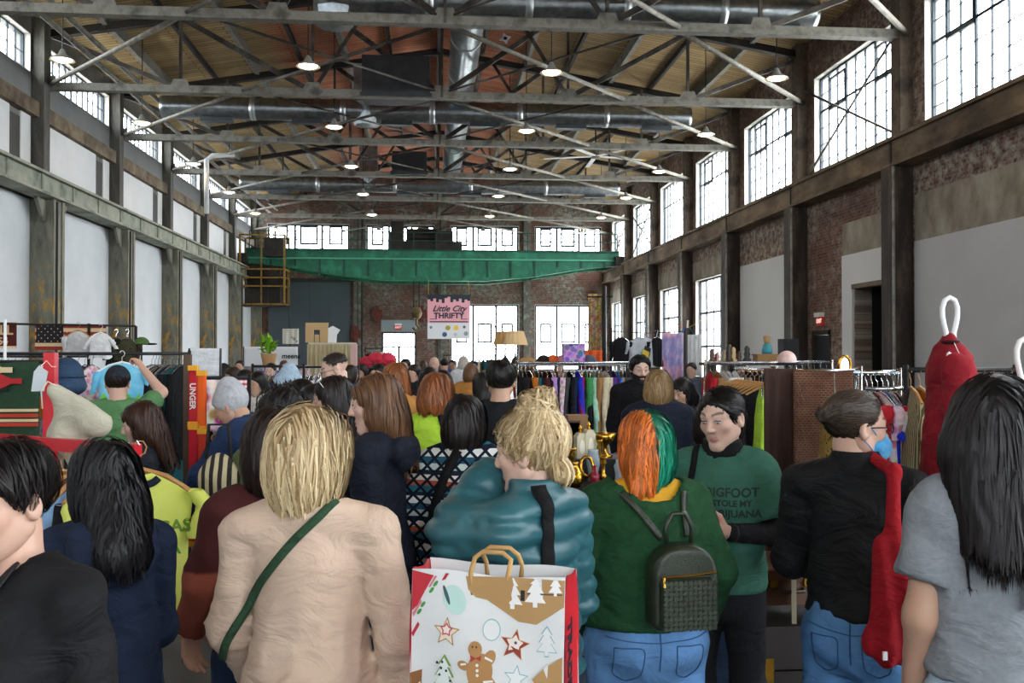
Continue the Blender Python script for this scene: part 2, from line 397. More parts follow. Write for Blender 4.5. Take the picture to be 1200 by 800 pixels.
# trusses
TX = [-10.4, -6.9, -3.3, RX, 3.9, 7.4, 10.9]
def make_truss():
    r = empty('roof_truss', (0, 0, 9.0), 0, 'riveted steel roof truss spanning the hall', 'truss', 'roof trusses')
    zc = 0
    MB().box((-10.5, -.13, -.03), (10.95, .13, .0)).box((-10.5, -.13, .0), (10.95, -.1, .17)).box((-10.5, .1, .0), (10.95, .13, .17)).build('bottom_chord', STEEL_PALE, r)
    tz = [roofz(x)-9.35 for x in TX]
    MB().bar((TX[0], 0, tz[0]), (RX, 0, tz[3]), .22, .2).build('top_chord', STEEL_DARK, r)
    MB().bar((RX, 0, tz[3]), (TX[-1], 0, tz[-1]), .22, .2).build('top_chord', STEEL_DARK, r)
    for i, x in enumerate(TX): MB().bar((x, -.06, 0), (x, -.06, tz[i]), .16 if i == 3 else .1, .07, (1, 0, 0)).build('vertical', STEEL, r)
    for a, b_ in ((0, 1), (6, 5)): MB().bar((TX[a], .04, tz[a]), (TX[b_], .04, .1), .09, .12).build('diagonal', STEEL, r)
    for a, b_ in ((1, 2), (5, 4), (2, 3), (4, 3)):
        MB().bar((TX[a], .04, tz[a]), (TX[b_], .04, .1), .08, .14).build('diagonal', STEEL, r)
        if a in (2, 4): MB().bar((TX[a], -.04, .1), ((TX[a]+TX[b_])/2, -.04, (tz[a]+tz[b_])/2), .07, .1).build('diagonal', STEEL, r)
    for x in TX:
        MB().poly([(-.32, 0), (.32, 0), (.18, .36), (-.18, .36)], (1, 0, 0), (0, 0, 1), (x, -.1, -.02), .02).build('gusset_plate', STEEL_PALE, r)
    return r
tr0 = make_truss()
for k, c in enumerate(RC[:-1]):
    o = tr0 if k == 0 else copy_tree(tr0); o.location = (0, c, 9.0)
BR_P = M('pale_brace_pipe', 'a9a69c', '807b70', '94908a', scale=3, rough=.5)
br0 = {}
for c in RC[2:-1]:
    for xa, xb, r in ((RX, 5.5, .055), (5.6, 10.8, .065), (RX, -5.2, .045), (-5.4, -10.4, .06)):
        o = MB().tube([(xa, c+.12, 9.06), (xb, c+5.85, 9.06)], r, 8).build('wind_brace', BR_P if r > .05 else STEEL, smooth=True)
        tag(o, 'pale pipe brace running slantwise between two roof trusses', 'brace', 'pipe braces between the trusses')
    for xa, xb in ((5.4, RX+.2), (-5.2, RX-.2)):
        o = MB().tube([(xa, c+.12, 9.18), (xb, c+5.85, 9.18)], .03, 6).build('tie_rod', STEEL, smooth=True)
        tag(o, 'thin dark tie rod between two roof trusses', 'tie rod', 'tie rods between the trusses')

# columns, crane beams
def mat_column(name, c1, c2, c3, yellow):
    m, t, b = base(name, .7, 0, .3); v = coords(t); sp = N(t, 'ShaderNodeSeparateXYZ'); t.links.new(v, sp.inputs[0])
    n = noise_out(t, coords(t, (1, 1, .25)), 2.2, 7, .68); o = ramp(t, [(.3, lin(c1)), (.5, lin(c2)), (.68, lin(c3))], n)
    if yellow:
        mr = N(t, 'ShaderNodeMath', operation='ADD'); ns = noise_out(t, v, 1.6, 5, .7)
        t.links.new(ns, mr.inputs[0]); t.links.new(sp.outputs[2], mr.inputs[1])
        f = ramp(t, [(0, (0, 0, 0)), (.36, (0, 0, 0)), (.42, (1, 1, 1)), (.80, (1, 1, 1)), (.86, (0, 0, 0))], N_scale(t, mr.outputs[0], 1/5.4))
        wear = ramp(t, [(.38, (1, 1, 1)), (.50, (0, 0, 0))], noise_out(t, coords(t, (1, 1, .5)), 4, 6, .7))
        f2 = mix(t, 1, f, wear, 'MULTIPLY'); o = mix(t, f2, o, lin('c0912a'))
    t.links.new(o, b.inputs['Base Color']); bump(t, b, n, .01, .3); MATS[name] = m; return m
def N_scale(t, s, k):
    n = N(t, 'ShaderNodeMath', operation='MULTIPLY'); t.links.new(s, n.inputs[0]); n.inputs[1].default_value = k; return n.outputs[0]
COLM_L = mat_column('mottled_column_paint', '4b4a44', '7d7d70', '9a988a', True)
COLM_L2 = mat_column('upper_column_paint', '2e2c29', '4d4b46', '6d6b62', False)
COLM_R = mat_column('dark_column_paint', '1d1a18', '352c26', '5e5145', False)
BEAM_L = M('pale_green_beam', '5c6258', '8d9384', 'a6a596', scale=1.4, rough=.75, bmp=.2, lo=.32, hi=.66)
BEAM_R = M('rusty_concrete_beam', '3d342c', '6b5b49', '8c7b63', scale=1.3, stretch=(1, .5, 1.2), rough=.85, bmp=.3, lo=.32, hi=.66)
def make_lcol():
    r = empty('steel_column', (0, 0, 0), 0, 'mottled riveted column with worn yellow paint along the panelled wall', 'column', 'columns of the panelled wall')
    MB().box((-.35, -.3, 0), (.28, .3, 5.86)).box((.28, -.36, 0), (.32, -.2, 5.86)).box((.28, .2, 0), (.32, .36, 5.86)).build('column_shaft', COLM_L, r)
    MB().box((-.35, -.2, 5.86), (-.02, .2, 10.7)).build('upper_shaft', COLM_L2, r)
    for s in (-1, 1): MB().poly([(0, 0), (.6, 0), (.6, -.08), (.12, -.6), (0, -.6)], (0, s, 0), (0, 0, 1), (.1, s*.3, 5.86), .08).build('bracket', COLM_L, r)
    MB().tube([(.34, -.22, 0), (.34, -.22, 5.8)], .03, 6).build('conduit', STEEL_DARK, r)
    return r
l0 = make_lcol()
for k, c in enumerate(LC):
    o = l0 if k == 0 else copy_tree(l0); o.location = (XL+.35, c, 0)
o = MB().box((XL+.2, YB, 5.86), (XL+.8, YF-3.6, 5.93)).box((XL+.4, YB, 5.93), (XL+.62, YF-3.6, 6.38)).box((XL+.2, YB, 6.38), (XL+.8, YF-3.6, 6.45)).box((XL+.62, YB, 5.93), (XL+.66, YF-3.6, 6.38)).build('crane_beam', BEAM_L)
tag(o, 'pale green crane beam along the panelled wall', 'beam')
for c in LC:
    for s in (0, 2, 4): 
        q = MB().box((XL+.66, c+s+.9, 5.93), (XL+.7, c+s+1.0, 6.38)).build('stiffener', BEAM_L, o)
o2 = MB().box((XL+.46, YB, 6.45), (XL+.54, YF-3.6, 6.55)).build('crane_rail', STEEL_DARK, o)
def make_rcol():
    r = empty('steel_pier', (0, 0, 0), 0, 'dark rusted steel pier against the brick wall', 'column', 'piers of the brick wall')
    MB().box((-.5, -.2, 0), (0, .2, 6.03)).box((-.54, -.24, 0), (-.5, .24, 6.03)).build('pier_shaft', COLM_R, r)
    MB().box((-.3, -.22, 6.03), (0, .22, 10.8)).build('upper_shaft', M('upper_pier', '4a4038', '6b5d4f', '3a322c', scale=2, rough=.8), r)
    MB().tube([(-.52, -.3, 0), (-.52, -.3, 6)], .035, 6).build('conduit', STEEL_PALE, r)
    return r
r0 = make_rcol()
for k, c in enumerate(RC[:-1]):
    o = r0 if k == 0 else copy_tree(r0); o.location = (XR, c, 0)
    lb = {206: 'dark steel pier between the grey panel and the dark passage', 266: 'dark steel pier between the exit sign and the pale panel', 326: 'dark steel pier between the pale panel and the first lower window'}.get(int(round(c*10)))
    o['label'] = lb or 'dark rusted steel pier against the brick wall'
o = MB().box((XR-.42, YB, 6.03), (XR, YF, 6.7)).box((XR-.5, YB, 6.62), (XR-.42, YF, 6.7)).box((XR-.5, YB, 6.03), (XR-.42, YF, 6.1)).build('crane_beam', BEAM_R)
tag(o, 'rust-stained crane beam along the brick wall', 'beam')
for c in RC: MB().box((XR-.45, c-.04, 6.1), (XR-.41, c+.04, 6.62)).build('joint_plate', STEEL_DARK, o)
MB().box((XR-.3, YB, 6.7), (XR-.22, YF, 6.8)).build('crane_rail', STEEL_DARK, o)
for c in RC[4:-1]:                                   # slim sway rods across every other window bay
    if int(round(c*10)) in (206, 446, 506):
        for za, zb in ((6.8, 9.4), (9.4, 6.8)):
            q = MB().tube([(XR-.06, c+.2, za), (XR-.06, c+5.8, zb)], .035, 6).build('sway_rod', STEEL); tag(q, 'sway rod crossing in front of a tall upper window', 'tie rod', 'crossed rods at the upper windows')

# panels of the left wall
wl = bpy.data.objects['wall_left']; wr = bpy.data.objects['wall_right']; wf = bpy.data.objects['wall_far']
def panel(mb, name, mat, parent): return mb.build(name, mat, parent)
for c in LC:
    panel(MB().box((XL-.01, c+.4, 0), (XL+.06, c+5.7, 5.84)), 'white_panel', PANEL_W, wl)
    panel(MB().box((XL-.01, c+.35, 6.5), (XL+.05, c+4.5, 8.05)), 'upper_panel', PANEL_W, wl)
    panel(MB().box((XL-.01, c+5.15, 6.5), (XL+.05, c+5.75, 8.05)), 'upper_panel', PANEL_LG, wl)
    panel(MB().box((XL-.01, c+4.5, 6.5), (XL+.02, c+5.15, 7.9)), 'dark_shutter', M('dark_shutter', '232325', rough=.5), wl)
    panel(MB().box((XL-.01, c+.3, 8.47), (XL+.04, c+5.8, 9.2)), 'grey_panel', M('mid_grey_panel', '77797b', '6d6f71', scale=.8, rough=.7), wl)
q = MB().box((XL, YB, 8.05), (XL+.22, YF, 8.45)).build('trim_1', M('stained_ledge', '3d342b', '6a5c4a', '857966', scale=1.6, rough=.85, lo=.32, hi=.66)); struct(q, 'stained ledge above the upper panels')
# brick-wall panels
panel(MB().box((XR-.06, 14.85, 0), (XR+.01, 20.25, 4.3)), 'grey_panel', PANEL_G, wr)
panel(MB().box((XR-.04, 14.85, 4.3), (XR+.01, 20.25, 5.35)), 'concrete_band', CONC, wr)
for c in (2.6, 8.6): panel(MB().box((XR-.06, c+.3, 0), (XR+.01, c+5.6, 4.3)), 'grey_panel', PANEL_G, wr)
panel(MB().box((XR-.03, 20.85, 4.35), (XR+.01, 24.0, 5.2)), 'concrete_patch', CONC, wr)
panel(MB().box((XR-.06, 23.4, 0), (XR+.01, 24.0, 4.35)).box((XR-.06, 20.85, 3.52), (XR+.01, 23.4, 4.35)), 'grey_panel', PANEL_LG, wr)
panel(MB().box((XR-.06, 26.95, 0), (XR+.01, 32.2, 4.82)), 'pale_panel', PANEL_LG, wr)
for c in RC:
    if c > 32 and c < 56: panel(MB().box((XR-.03, c+.3, 4.8), (XR+.01, c+5.7, 5.5)), 'concrete_lintel', CONC, wr)
d = link('door_1', None); struct(d, 'dark open passage through the brick wall')
DK = M('dark_passage', '221f1e', '1a1817', scale=1, rough=.8)
MB().box((XR+.45, 20.9, -.02), (XR+3.2, 21.05, 3.6)).box((XR+.45, 23.35, -.02), (XR+3.2, 23.5, 3.6)).box((XR+3.2, 20.9, -.02), (XR+3.35, 23.5, 3.6)).box((XR+.45, 20.9, 3.5), (XR+3.35, 23.5, 3.65)).box((XR+.45, 21.05, -.15), (XR+3.2, 23.35, 0)).build('passage', DK, d)
MB().box((XR-.08, 21.0, 3.44), (XR+.2, 23.4, 3.56)).build('lintel', M('worn_yellow_lintel', '4a3a20', '6b5630', scale=3, rough=.6), d)
d = link('door_2', None); struct(d, 'dark metal side door in the brick wall')
MB().box((XR+.08, 24.95, 0), (XR+.14, 25.95, 2.28)).build('door_leaf', M('dark_door_paint', '26282b', rough=.5), d)
MB().box((XR-.03, 24.84, 0), (XR+.14, 24.95, 2.4)).box((XR-.03, 25.95, 0), (XR+.14, 26.06, 2.4)).box((XR-.03, 24.84, 2.3), (XR+.14, 26.06, 2.42)).build('door_frame', STEEL_DARK, d)
MB().tube([(XR+.08, 25.05, 1.0), (XR+.02, 25.05, 1.0), (XR+.02, 25.2, 1.0)], .015, 6).build('door_handle', CHROME, d)
def exit_sign(loc, rz, label):
    r = empty('exit_sign', loc, rz, label, 'exit sign')
    MB().box((-.2, -.05, -.12), (.2, .02, .12)).build('sign_box', M('exit_sign_red', 'd8372f', rough=.5), r)
    MB().box((-.2, -.12, .12), (.2, .02, .24)).build('emergency_lamp', WHITEP, r)
    o = link('lettering', text_mesh('EXIT', .17, emit('exit_letters', 'ffd6c8', 1.2)), r); o.location = (0, -.052, 0); o.rotation_euler = (PI/2, 0, 0)
p = Vector((XR-.02, 25.45, 2.75)); exit_sign((XR-.02, 25.45, 2.68), -PI/2-.0, 'red exit sign under a white lamp unit on the brick wall')

# far wall: big dark door, glazed door, brackets
d = link('door_3', None); struct(d, 'great dark grey sliding door in the end wall')
for i in range(4): MB().box((-9.56+i*1.19, YF-.12, 0), (-9.56+(i+1)*1.19-.015, YF-.03, 6)).build('door_panel', M('slate_door', '4c565c', '454f55', scale=.6, rough=.6), d)
MB().box((-9.8, YF-.2, 6), (-4.6, YF, 6.2)).build('door_track', STEEL_DARK, d)
d = link('door_4', None); struct(d, 'glazed double door under a grey lintel in the end wall')
MB().box((-2.95, YF+.1, 0), (-2.83, YF+.2, 3)).box((-.99, YF+.1, 0), (-.87, YF+.2, 3)).box((-2.95, YF+.1, 2.92), (-.87, YF+.2, 3)).box((-2.83, YF+.1, 2.1), (-.99, YF+.2, 2.2)).box((-1.98, YF+.1, 0), (-1.84, YF+.2, 2.1)).build('door_frame', M('door_frame_dark', '2e3b42', rough=.5), d)
for xa, xb, za, zb in ((-2.83, -.99, 2.2, 2.92), (-2.83, -1.98, 0, 2.1), (-1.84, -.99, 0, 2.1)): MB().box((xa, YF+.14, za), (xb, YF+.15, zb)).build('pane', GLASS, d)
MB().box((-2.97, YF-.06, 3.05), (-.85, YF+.01, 3.75)).build('lintel_panel', M('teal_grey_panel', '8d9a9d', rough=.6), d)
exit_sign((-1.95, YF-.1, 3.3), 0, 'small red exit sign above the glazed end door')
for x, z in ((-4.45, 2.9), (-3.2, 4.1), (-.55, 4.1), (9.9, 5.0)):
    q = MB().box((x-.3, YF-.25, z-.25), (x+.3, YF+.01, z+.25)).box((x-.1, YF-.3, z-.5), (x+.1, YF+.01, z+.5)).build('wall_bracket', M('rust_red', '5a2a24', '6f3a2e', scale=4, rough=.8)); tag(q, 'rust red iron bracket on the end wall', 'bracket', 'iron brackets on the end wall')
for x in (-4.35, -4.1, .55):
    q = MB().tube([(x, YF-.12, 0), (x, YF-.12, 9.8)], .07, 8).build('wall_pipe', STEEL_DARK); tag(q, 'dark pipe running up the end wall', 'pipe', 'pipes on the end wall')
for x in (-4.37, .68, 5.8):
    q = MB().box((x-.22, YF-.18, 0), (x+.22, YF+.01, 12)).build('wall_pier', M('end_pier', '77756c', '5c5750', '8f948a', scale=1.4, rough=.85)); tag(q, 'painted pier between the end wall windows', 'pier', 'piers of the end wall')

# ducts
def duct(name, p, q, r, label, bands=4, vents=5):
    p, q = Vector(p), Vector(q); d_ = (q-p); L = d_.length; d_.normalize(); side = d_.cross(Vector((0, 0, 1)))
    n = int(L/.11); root = empty(name, p, 0, label, 'duct')
    pts = [d_*(L*k/n) for k in range(n+1)]; rs = [r*(1+(.012 if k % 2 else 0)) for k in range(n+1)]
    MB().tube(pts, rs, 20).build('duct_tube', DUCT, root, smooth=True)
    for k in range(1, bands+1):
        c = d_*(L*k/(bands+1)); MB().tube([c-d_*.09, c+d_*.09], r*1.05, 20).build('coupling_band', M('bright_band', 'c9cfd2', rough=.35, metal=.9), root, smooth=True)
    for k in range(vents):
        c = d_*(L*(k+.6)/vents)+Vector((0, 0, -r)); 
        MB().box((c.x-.5, c.y-.16, c.z-.10), (c.x+.5, c.y+.16, c.z+.06)).build('air_grille', M('duct_grille', '5d646a', rough=.4, metal=.7), root)
    return root
def span(pxa, pxb, py, Y): return at(pxa, py, Y), at(pxb, py, Y)
a, b_ = at(385, 7, 21.9), at(955, 7, 21.9); z = (a.z+b_.z)/2; duct('spiral_duct', (a.x, 21.9, z), (b_.x, 21.9, z), .36, 'spiral duct hung closest behind the big near truss')
a, b_ = at(190, 132, 31.2), at(808, 132, 31.2); z = (a.z+b_.z)/2; duct('spiral_duct', (a.x, 31.2, z), (b_.x, 31.2, z), .36, 'long spiral duct with bright bands crossing the middle of the roof', 5, 6)
a, b_ = at(282, 216, 44), at(725, 219, 44); z = (a.z+b_.z)/2; duct('spiral_duct', (a.x, 44, z), (b_.x, 44, z), .36, 'farthest spiral duct under the roof near the end wall', 4, 6)
o = duct('main_duct', (.95, 22, 10.35), (.95, 45, 10.35), .42, 'large duct running lengthwise beside the ridge', 6, 0)
for Y, px, py in ((31.2, 430, 133), (44, 432, 212), (21.9, 392, 10)):
    c = at(px, py, Y); q = MB()
    q.lathe([(.0, -.5), (.42, -.48), (.5, -.1), (.5, .25), (.4, .55), (.0, .6)], (0, 0, 0), 8); q.box((-.42, -.3, .3), (.42, .3, 1.5))
    o = q.build('duct_elbow', DUCT); o.location = (c.x, Y+.1, c.z+.1); tag(o, 'faceted silver duct elbow above the '+{31.2: 'long duct with bright bands', 44: 'farthest spiral duct', 21.9: 'duct behind the near truss'}[Y], 'duct', 'silver duct elbows')
c = at(465, 95, 27); o = MB().box((-.95, -.6, -.55), (.95, .6, .55)).box((-1.0, -.65, -.6), (1.0, -.6, -.5)).build('air_handler', M('dark_unit', '2b2d30', '37393c', scale=3, rough=.5)); o.location = c; tag(o, 'dark boxy air handler hung under the roof', 'air handler')
c = at(480, 193, 38.5); o = MB().box((-.7, -.5, -.45), (.7, .5, .45)).box((-.75, -.55, -.5), (.75, -.5, -.35)).build('air_handler', MATS['dark_unit']); o.location = c; tag(o, 'smaller air handler hung farther off below the roof', 'air handler')
# white pipe by the left wall
p = at(242, 250, 35); q = at(242, 187, 35); o = MB().tube([p, q, q+Vector((.2, 0, .15)), q+Vector((1.0, 0, .2))], .09, 8).build('white_pipe', WHITEP, smooth=True); tag(o, 'white bent pipe rising beside the panelled wall', 'pipe')
# long pale service pipes under the roof along the left side
for x, z in ((-9.3, 9.9), (-8.95, 10.1)):
    o = MB().tube([(x, 8, z), (x, YF-1, z)], .07, 8).build('service_pipe', STEEL_PALE, smooth=True); tag(o, 'long service pipe under the roof by the panelled wall', 'pipe', 'service pipes')

# pendant lamps
def make_lamp(L):
    r = empty('pendant_lamp', (0, 0, 0), 0, 'white dish pendant lamp glowing warm on a thin rod', 'lamp', 'pendant lamps under the trusses')
    MB().tube([(0, 0, .18), (0, 0, L)], .014, 6).build('rod', BLACKM, r)
    MB().lathe([(.03, .2), (.06, .16), (.1, .06), (.27, -.04), (.285, -.07), (.27, -.07), (.1, .03), (.03, .1)], n=18).build('shade', M('lamp_shade_grey', '9a9a94', rough=.4), r, smooth=True)
    MB().lathe([(.0, -.1), (.12, -.095), (.2, -.06), (.22, -.03), (.08, .02)], n=14).build('lamp_lens', emit('lamp_glow', 'ffdcaa', 30), r, smooth=True)
    return r
la = [make_lamp(2.66), make_lamp(3.55)]; used = [0, 0]
for row in range(-5, 6):
    Y = 22.45+6*row
    for x in (-8.5, -2.9, 2.9, 8.5):
        if Y < 12 and row % 2: continue
        if Y > 53: continue
        i = int(abs(x) < 5); o = copy_tree(la[i]) if used[i] else la[i]; used[i] = 1; o.location = (x, Y, 8.62)
# ceiling fan
c = at(698, 183, 36); r = empty('ceiling_fan', c, .3, 'large white ceiling fan with yellow blade tips', 'fan')
MB().lathe([(.0, -.1), (.16, -.08), (.16, .08), (.06, .14), (.04, .5), (0, .5)], n=14).build('hub', STEEL_PALE, r)
MB().tube([(0, 0, .4), (0, 0, 2.3)], .03, 6).build('rod', BLACKM, r)
for k in range(5):
    a = 2*PI*k/5; d_ = Vector((math.cos(a), math.sin(a), 0))
    o = MB().bar(d_*.15, d_*2.05, .17, .03).build('blade', WHITEP, r); MB().bar(d_*2.05, d_*2.2, .18, .035).build('tip', M('fan_yellow', 'd9a520', rough=.5), o)

c = at(592, 45, 24); r = empty('star_ornament', c, 0, 'small white star ornament with a dark core hung under the roof', 'ornament')
MB().poly([(.16*(1 if k % 2 == 0 else .5)*math.cos(k*PI/4+.3), .16*(1 if k % 2 == 0 else .5)*math.sin(k*PI/4+.3)) for k in range(8)], (1, 0, 0), (0, 0, 1), (0, .02, 0), .04).build('star', WHITEP, r)
MB().lathe([(0, -.05), (.05, -.03), (.05, .03), (0, .05)], n=10).build('core', BLACKM, r)
MB().tube([(0, .02, .1), (0, .02, roofz(c.x)-c.z-.06)], .006, 5).build('wire', BLACKM, r)
# overhead crane
GREEN = M('crane_green', '1f7a5a', '176048', '2d8f6c', scale=1.2, rough=.5, lo=.3, hi=.7); GREEN_D = M('crane_dark_green', '123d31', '1b5041', scale=2, rough=.6)
YELL = M('cab_yellow', '6b5622', '8a6d25', '4a3d1d', scale=4, rough=.6)
cr = empty('overhead_crane', (0, 51.5, 0), 0, 'green overhead travelling crane spanning the end of the hall', 'crane')
def girder(y, th, mat):
    pr = [(-9.9, 6.62), (-9.9, 7.35), (10.4, 7.35), (10.4, 6.62), (8.5, 6.45), (5.5, 5.95), (3, 5.72), (-2.5, 5.72), (-5, 5.95), (-8, 6.45)]
    g = MB().poly(pr, (1, 0, 0), (0, 0, 1), (0, y, 0), -th).build('girder', mat, cr)
    for k in range(15):
        x = -8.6+k*1.3
        MB().box((x-.05, y-.07, 6.5 if abs(x-.3) > 6.5 else 5.95), (x+.05, y-.002, 6.85)).build('stiffener', GREEN_D, g)
    MB().box((-9.9, y-.16, 6.86), (10.4, y-.002, 6.94)).build('ledge', M('crane_pale', '4fa386', rough=.5), g)
    MB().box((-9.9, y-.2, 7.35), (10.4, y+.3, 7.42)).build('walkway', GREEN_D, g)
    return g
girder(0, .3, GREEN); girder(2.4, .3, GREEN)
rl = MB()
for k in range(17): rl.bar((-9.7+k*1.25, -.15, 7.42), (-9.7+k*1.25, -.15, 8.35), .05)
for z in (7.9, 8.35): rl.bar((-9.7, -.15, z), (10.3, -.15, z), .045)
rl.build('railing', GREEN_D, cr)
for x in (-10.0, 10.4): MB().box((x-.25, -.6, 6.6), (x+.2, 3.2, 7.1)).build('end_carriage', STEEL_DARK, cr)
tq = MB().box((-2.2, .1, 7.45), (1.7, 2.4, 7.9)).box((-2.2, .2, 7.9), (-1.5, 1, 9.0)).box((.2, .3, 7.9), (1.2, 2, 8.5)); tq.tube([(-1.3, 1, 8.3), (.3, 1, 8.3)], .4, 14); tq.build('trolley', STEEL_DARK, cr)
MB().tube([(-.95, 1, 7.5), (-.95, 1, 4.2)], .04, 6).tube([(-.65, 1, 7.5), (-.65, 1, 4.2)], .04, 6).build('hoist_cable', STEEL_DARK, cr)
hk = MB().lathe([(0, -.35), (.2, -.3), (.32, 0), (.2, .3), (0, .35)], (-.8, 1, 4.0), 12); hk.tube([(-.8, 1, 3.7), (-.8, 1, 3.35), (-.62, 1, 3.15), (-.82, 1, 3.0), (-1.0, 1, 3.2)], .07, 8); hk.build('hook_block', M('hook_brass', '6b5628', '4a3c20', scale=4, rough=.5), cr)
cabr = MB(); x0, x1, z0, z1 = -10.0, -7.7, 4.35, 8.0
for x in (x0, x1):
    for y in (-1.2, .3): cabr.bar((x, y, z0), (x, y, z1), .1)
for z in (z0, 5.3, 5.75, 6.2, z1):
    for y in (-1.2, .3): cabr.bar((x0, y, z), (x1, y, z), .08)
    for x in (x0, x1): cabr.bar((x, -1.2, z), (x, .3, z), .08)
cabr.bar((-8.9, -1.2, z0), (-8.9, -1.2, z1), .07)
cb_ = cabr.build('cab_frame', YELL, cr)
MB().box((x0, -1.2, z0-.1), (x1, .3, z0)).box((x0+.2, -.9, z0), (x1-.9, .1, 5.2)).box((x1-.9, -.8, z0), (x1-.3, .0, 6.2)).box((-8.8, -.95, 6.9), (x1-.1, .2, 7.9)).build('cab_floor_and_console', STEEL_DARK, cb_)
MB().box((x0+.08, .22, z0), (x1-.08, .28, 7.2)).build('cab_back', STEEL_DARK, cb_)
# ================================================================== SMOOTH BODIES (distance fields meshed by surface nets)
def A(*x): return np.array(x, np.float32)
def rc(P, a, b, r1, r2):                       # capsule that tapers from r1 to r2
    a, b = A(*a), A(*b); d = b-a; h = np.clip(((P-a)@d)/max(float(d@d), 1e-9), 0, 1)
    return np.linalg.norm(P-a-h[:, None]*d, axis=1)-(r1+(r2-r1)*h)
def el(P, c, r):                               # ellipsoid
    q = P-A(*c); r = A(*r); k0 = np.linalg.norm(q/r, axis=1); k1 = np.linalg.norm(q/(r*r), axis=1)+1e-9
    return k0*(k0-1)/k1
def fc(P, a, b, r1, r2, ky):                   # tapered capsule flattened along y
    s = A(1, ky, 1); return rc(P*s, np.asarray(a)*s, np.asarray(b)*s, r1, r2)/(.5+.5*ky)
def sm(a, b, k):                               # smooth union
    h = np.clip(.5+.5*(b-a)/k, 0, 1); return b+(a-b)*h-k*h*(1-h)
def sx(a, b, k): return -sm(-a, -b, k)
def surfnet(fn, lo, hi, h):
    lo = np.asarray(lo, np.float32); n = np.maximum(np.ceil((np.asarray(hi)-lo)/h).astype(int)+1, 3)
    ax = [lo[i]+h*np.arange(n[i], dtype=np.float32) for i in range(3)]
    G = np.stack(np.meshgrid(*ax, indexing='ij'), -1).reshape(-1, 3)
    V = fn(G).reshape(n).astype(np.float32); V[0] = V[-1] = 1; V[:, 0] = V[:, -1] = 1; V[:, :, 0] = V[:, :, -1] = 1
    I = V < 0; cs = [(i, j, k) for i in (0, 1) for j in (0, 1) for k in (0, 1)]
    sl = lambda T, c: T[c[0]:T.shape[0]-1+c[0], c[1]:T.shape[1]-1+c[1], c[2]:T.shape[2]-1+c[2]]
    S = sum(sl(I, c).astype(np.int8) for c in cs); act = (S > 0) & (S < 8)
    idx = np.full(act.shape, -1, np.int32); cells = np.argwhere(act); idx[act] = np.arange(len(cells))
    acc = np.zeros((len(cells), 3), np.float32); cnt = np.zeros(len(cells), np.float32)
    for c in cs:
        for k in range(3):
            if c[k]: continue
            e = list(c); e[k] = 1
            va, vb = sl(V, c)[act], sl(V, e)[act]; m = (va < 0) != (vb < 0)
            t = np.where(m, va/np.where(va == vb, 1, va-vb), 0)
            p = np.tile(A(*c), (len(cells), 1)); p[:, k] += t
            acc[m] += p[m]; cnt[m] += 1
    Vt = lo+h*(cells+acc/np.maximum(cnt, 1)[:, None])
    F = []
    for k in range(3):
        u, v = (k+1) % 3, (k+2) % 3
        a = [slice(None)]*3; b = [slice(None)]*3; a[k] = slice(0, -1); b[k] = slice(1, None)
        d = I[tuple(a)] != I[tuple(b)]; e = np.argwhere(d); e = e[(e[:, u] > 0) & (e[:, v] > 0) & (e[:, u] < n[u]-1) & (e[:, v] < n[v]-1)]
        fl = I[tuple(e.T)]
        q = []
        for du, dv in ((1, 1), (0, 1), (0, 0), (1, 0)):
            c = e.copy(); c[:, u] -= du; c[:, v] -= dv; q.append(idx[tuple(c.T)])
        q = np.stack(q, 1); q[~fl] = q[~fl][:, ::-1]; F.append(q)
    F = np.concatenate(F); return Vt, F[(F >= 0).all(1)]
def join(parts):
    V, F, C, b = [], [], [], 0
    for v, f, c in parts:
        V.append(v); F.append(f+b); C.append(np.broadcast_to(np.asarray(c, np.float32), (len(v), 3))); b += len(v)
    return np.concatenate(V), np.concatenate(F), np.concatenate(C)
def wrinkle(P, s=1.0, ph=0.):
    x, y, z = P[:, 0]*s, P[:, 1]*s, P[:, 2]*s
    return (np.sin(z*38+4*np.sin(x*11+ph)+3*np.sin(y*13))*.5+np.sin(x*29+z*21+3*np.sin(y*17+z*9+ph))*.5+np.sin(y*31-z*25+3*np.sin(x*15))*.4)
def folds(P, ph=0.):
    x, y, z = P[:, 0], P[:, 1], P[:, 2]
    a = np.sin(z*58+6*np.sin(x*7+ph)+5*np.sin(y*8+1.3*ph)+x*22); b = np.sin(z*33-x*46+4*np.sin(y*9+z*6+ph)); 
    return (1-np.abs(a))**2*.6+(1-np.abs(b))**2*.5-.35
def rotm(yaw, pitch, roll):
    return np.array(Matrix.Rotation(math.radians(yaw), 3, 'Z') @ Matrix.Rotation(math.radians(pitch), 3, 'X') @ Matrix.Rotation(math.radians(roll), 3, 'Y'), np.float32)
SKINM = mat_col('skin', .5, .35, sss=.12); HAIRM = mat_col('hair', .45, .28); EYEM = mat_col('eye', .1, .5); PAINTED = mat_col('painted_cloth', .85, .2)

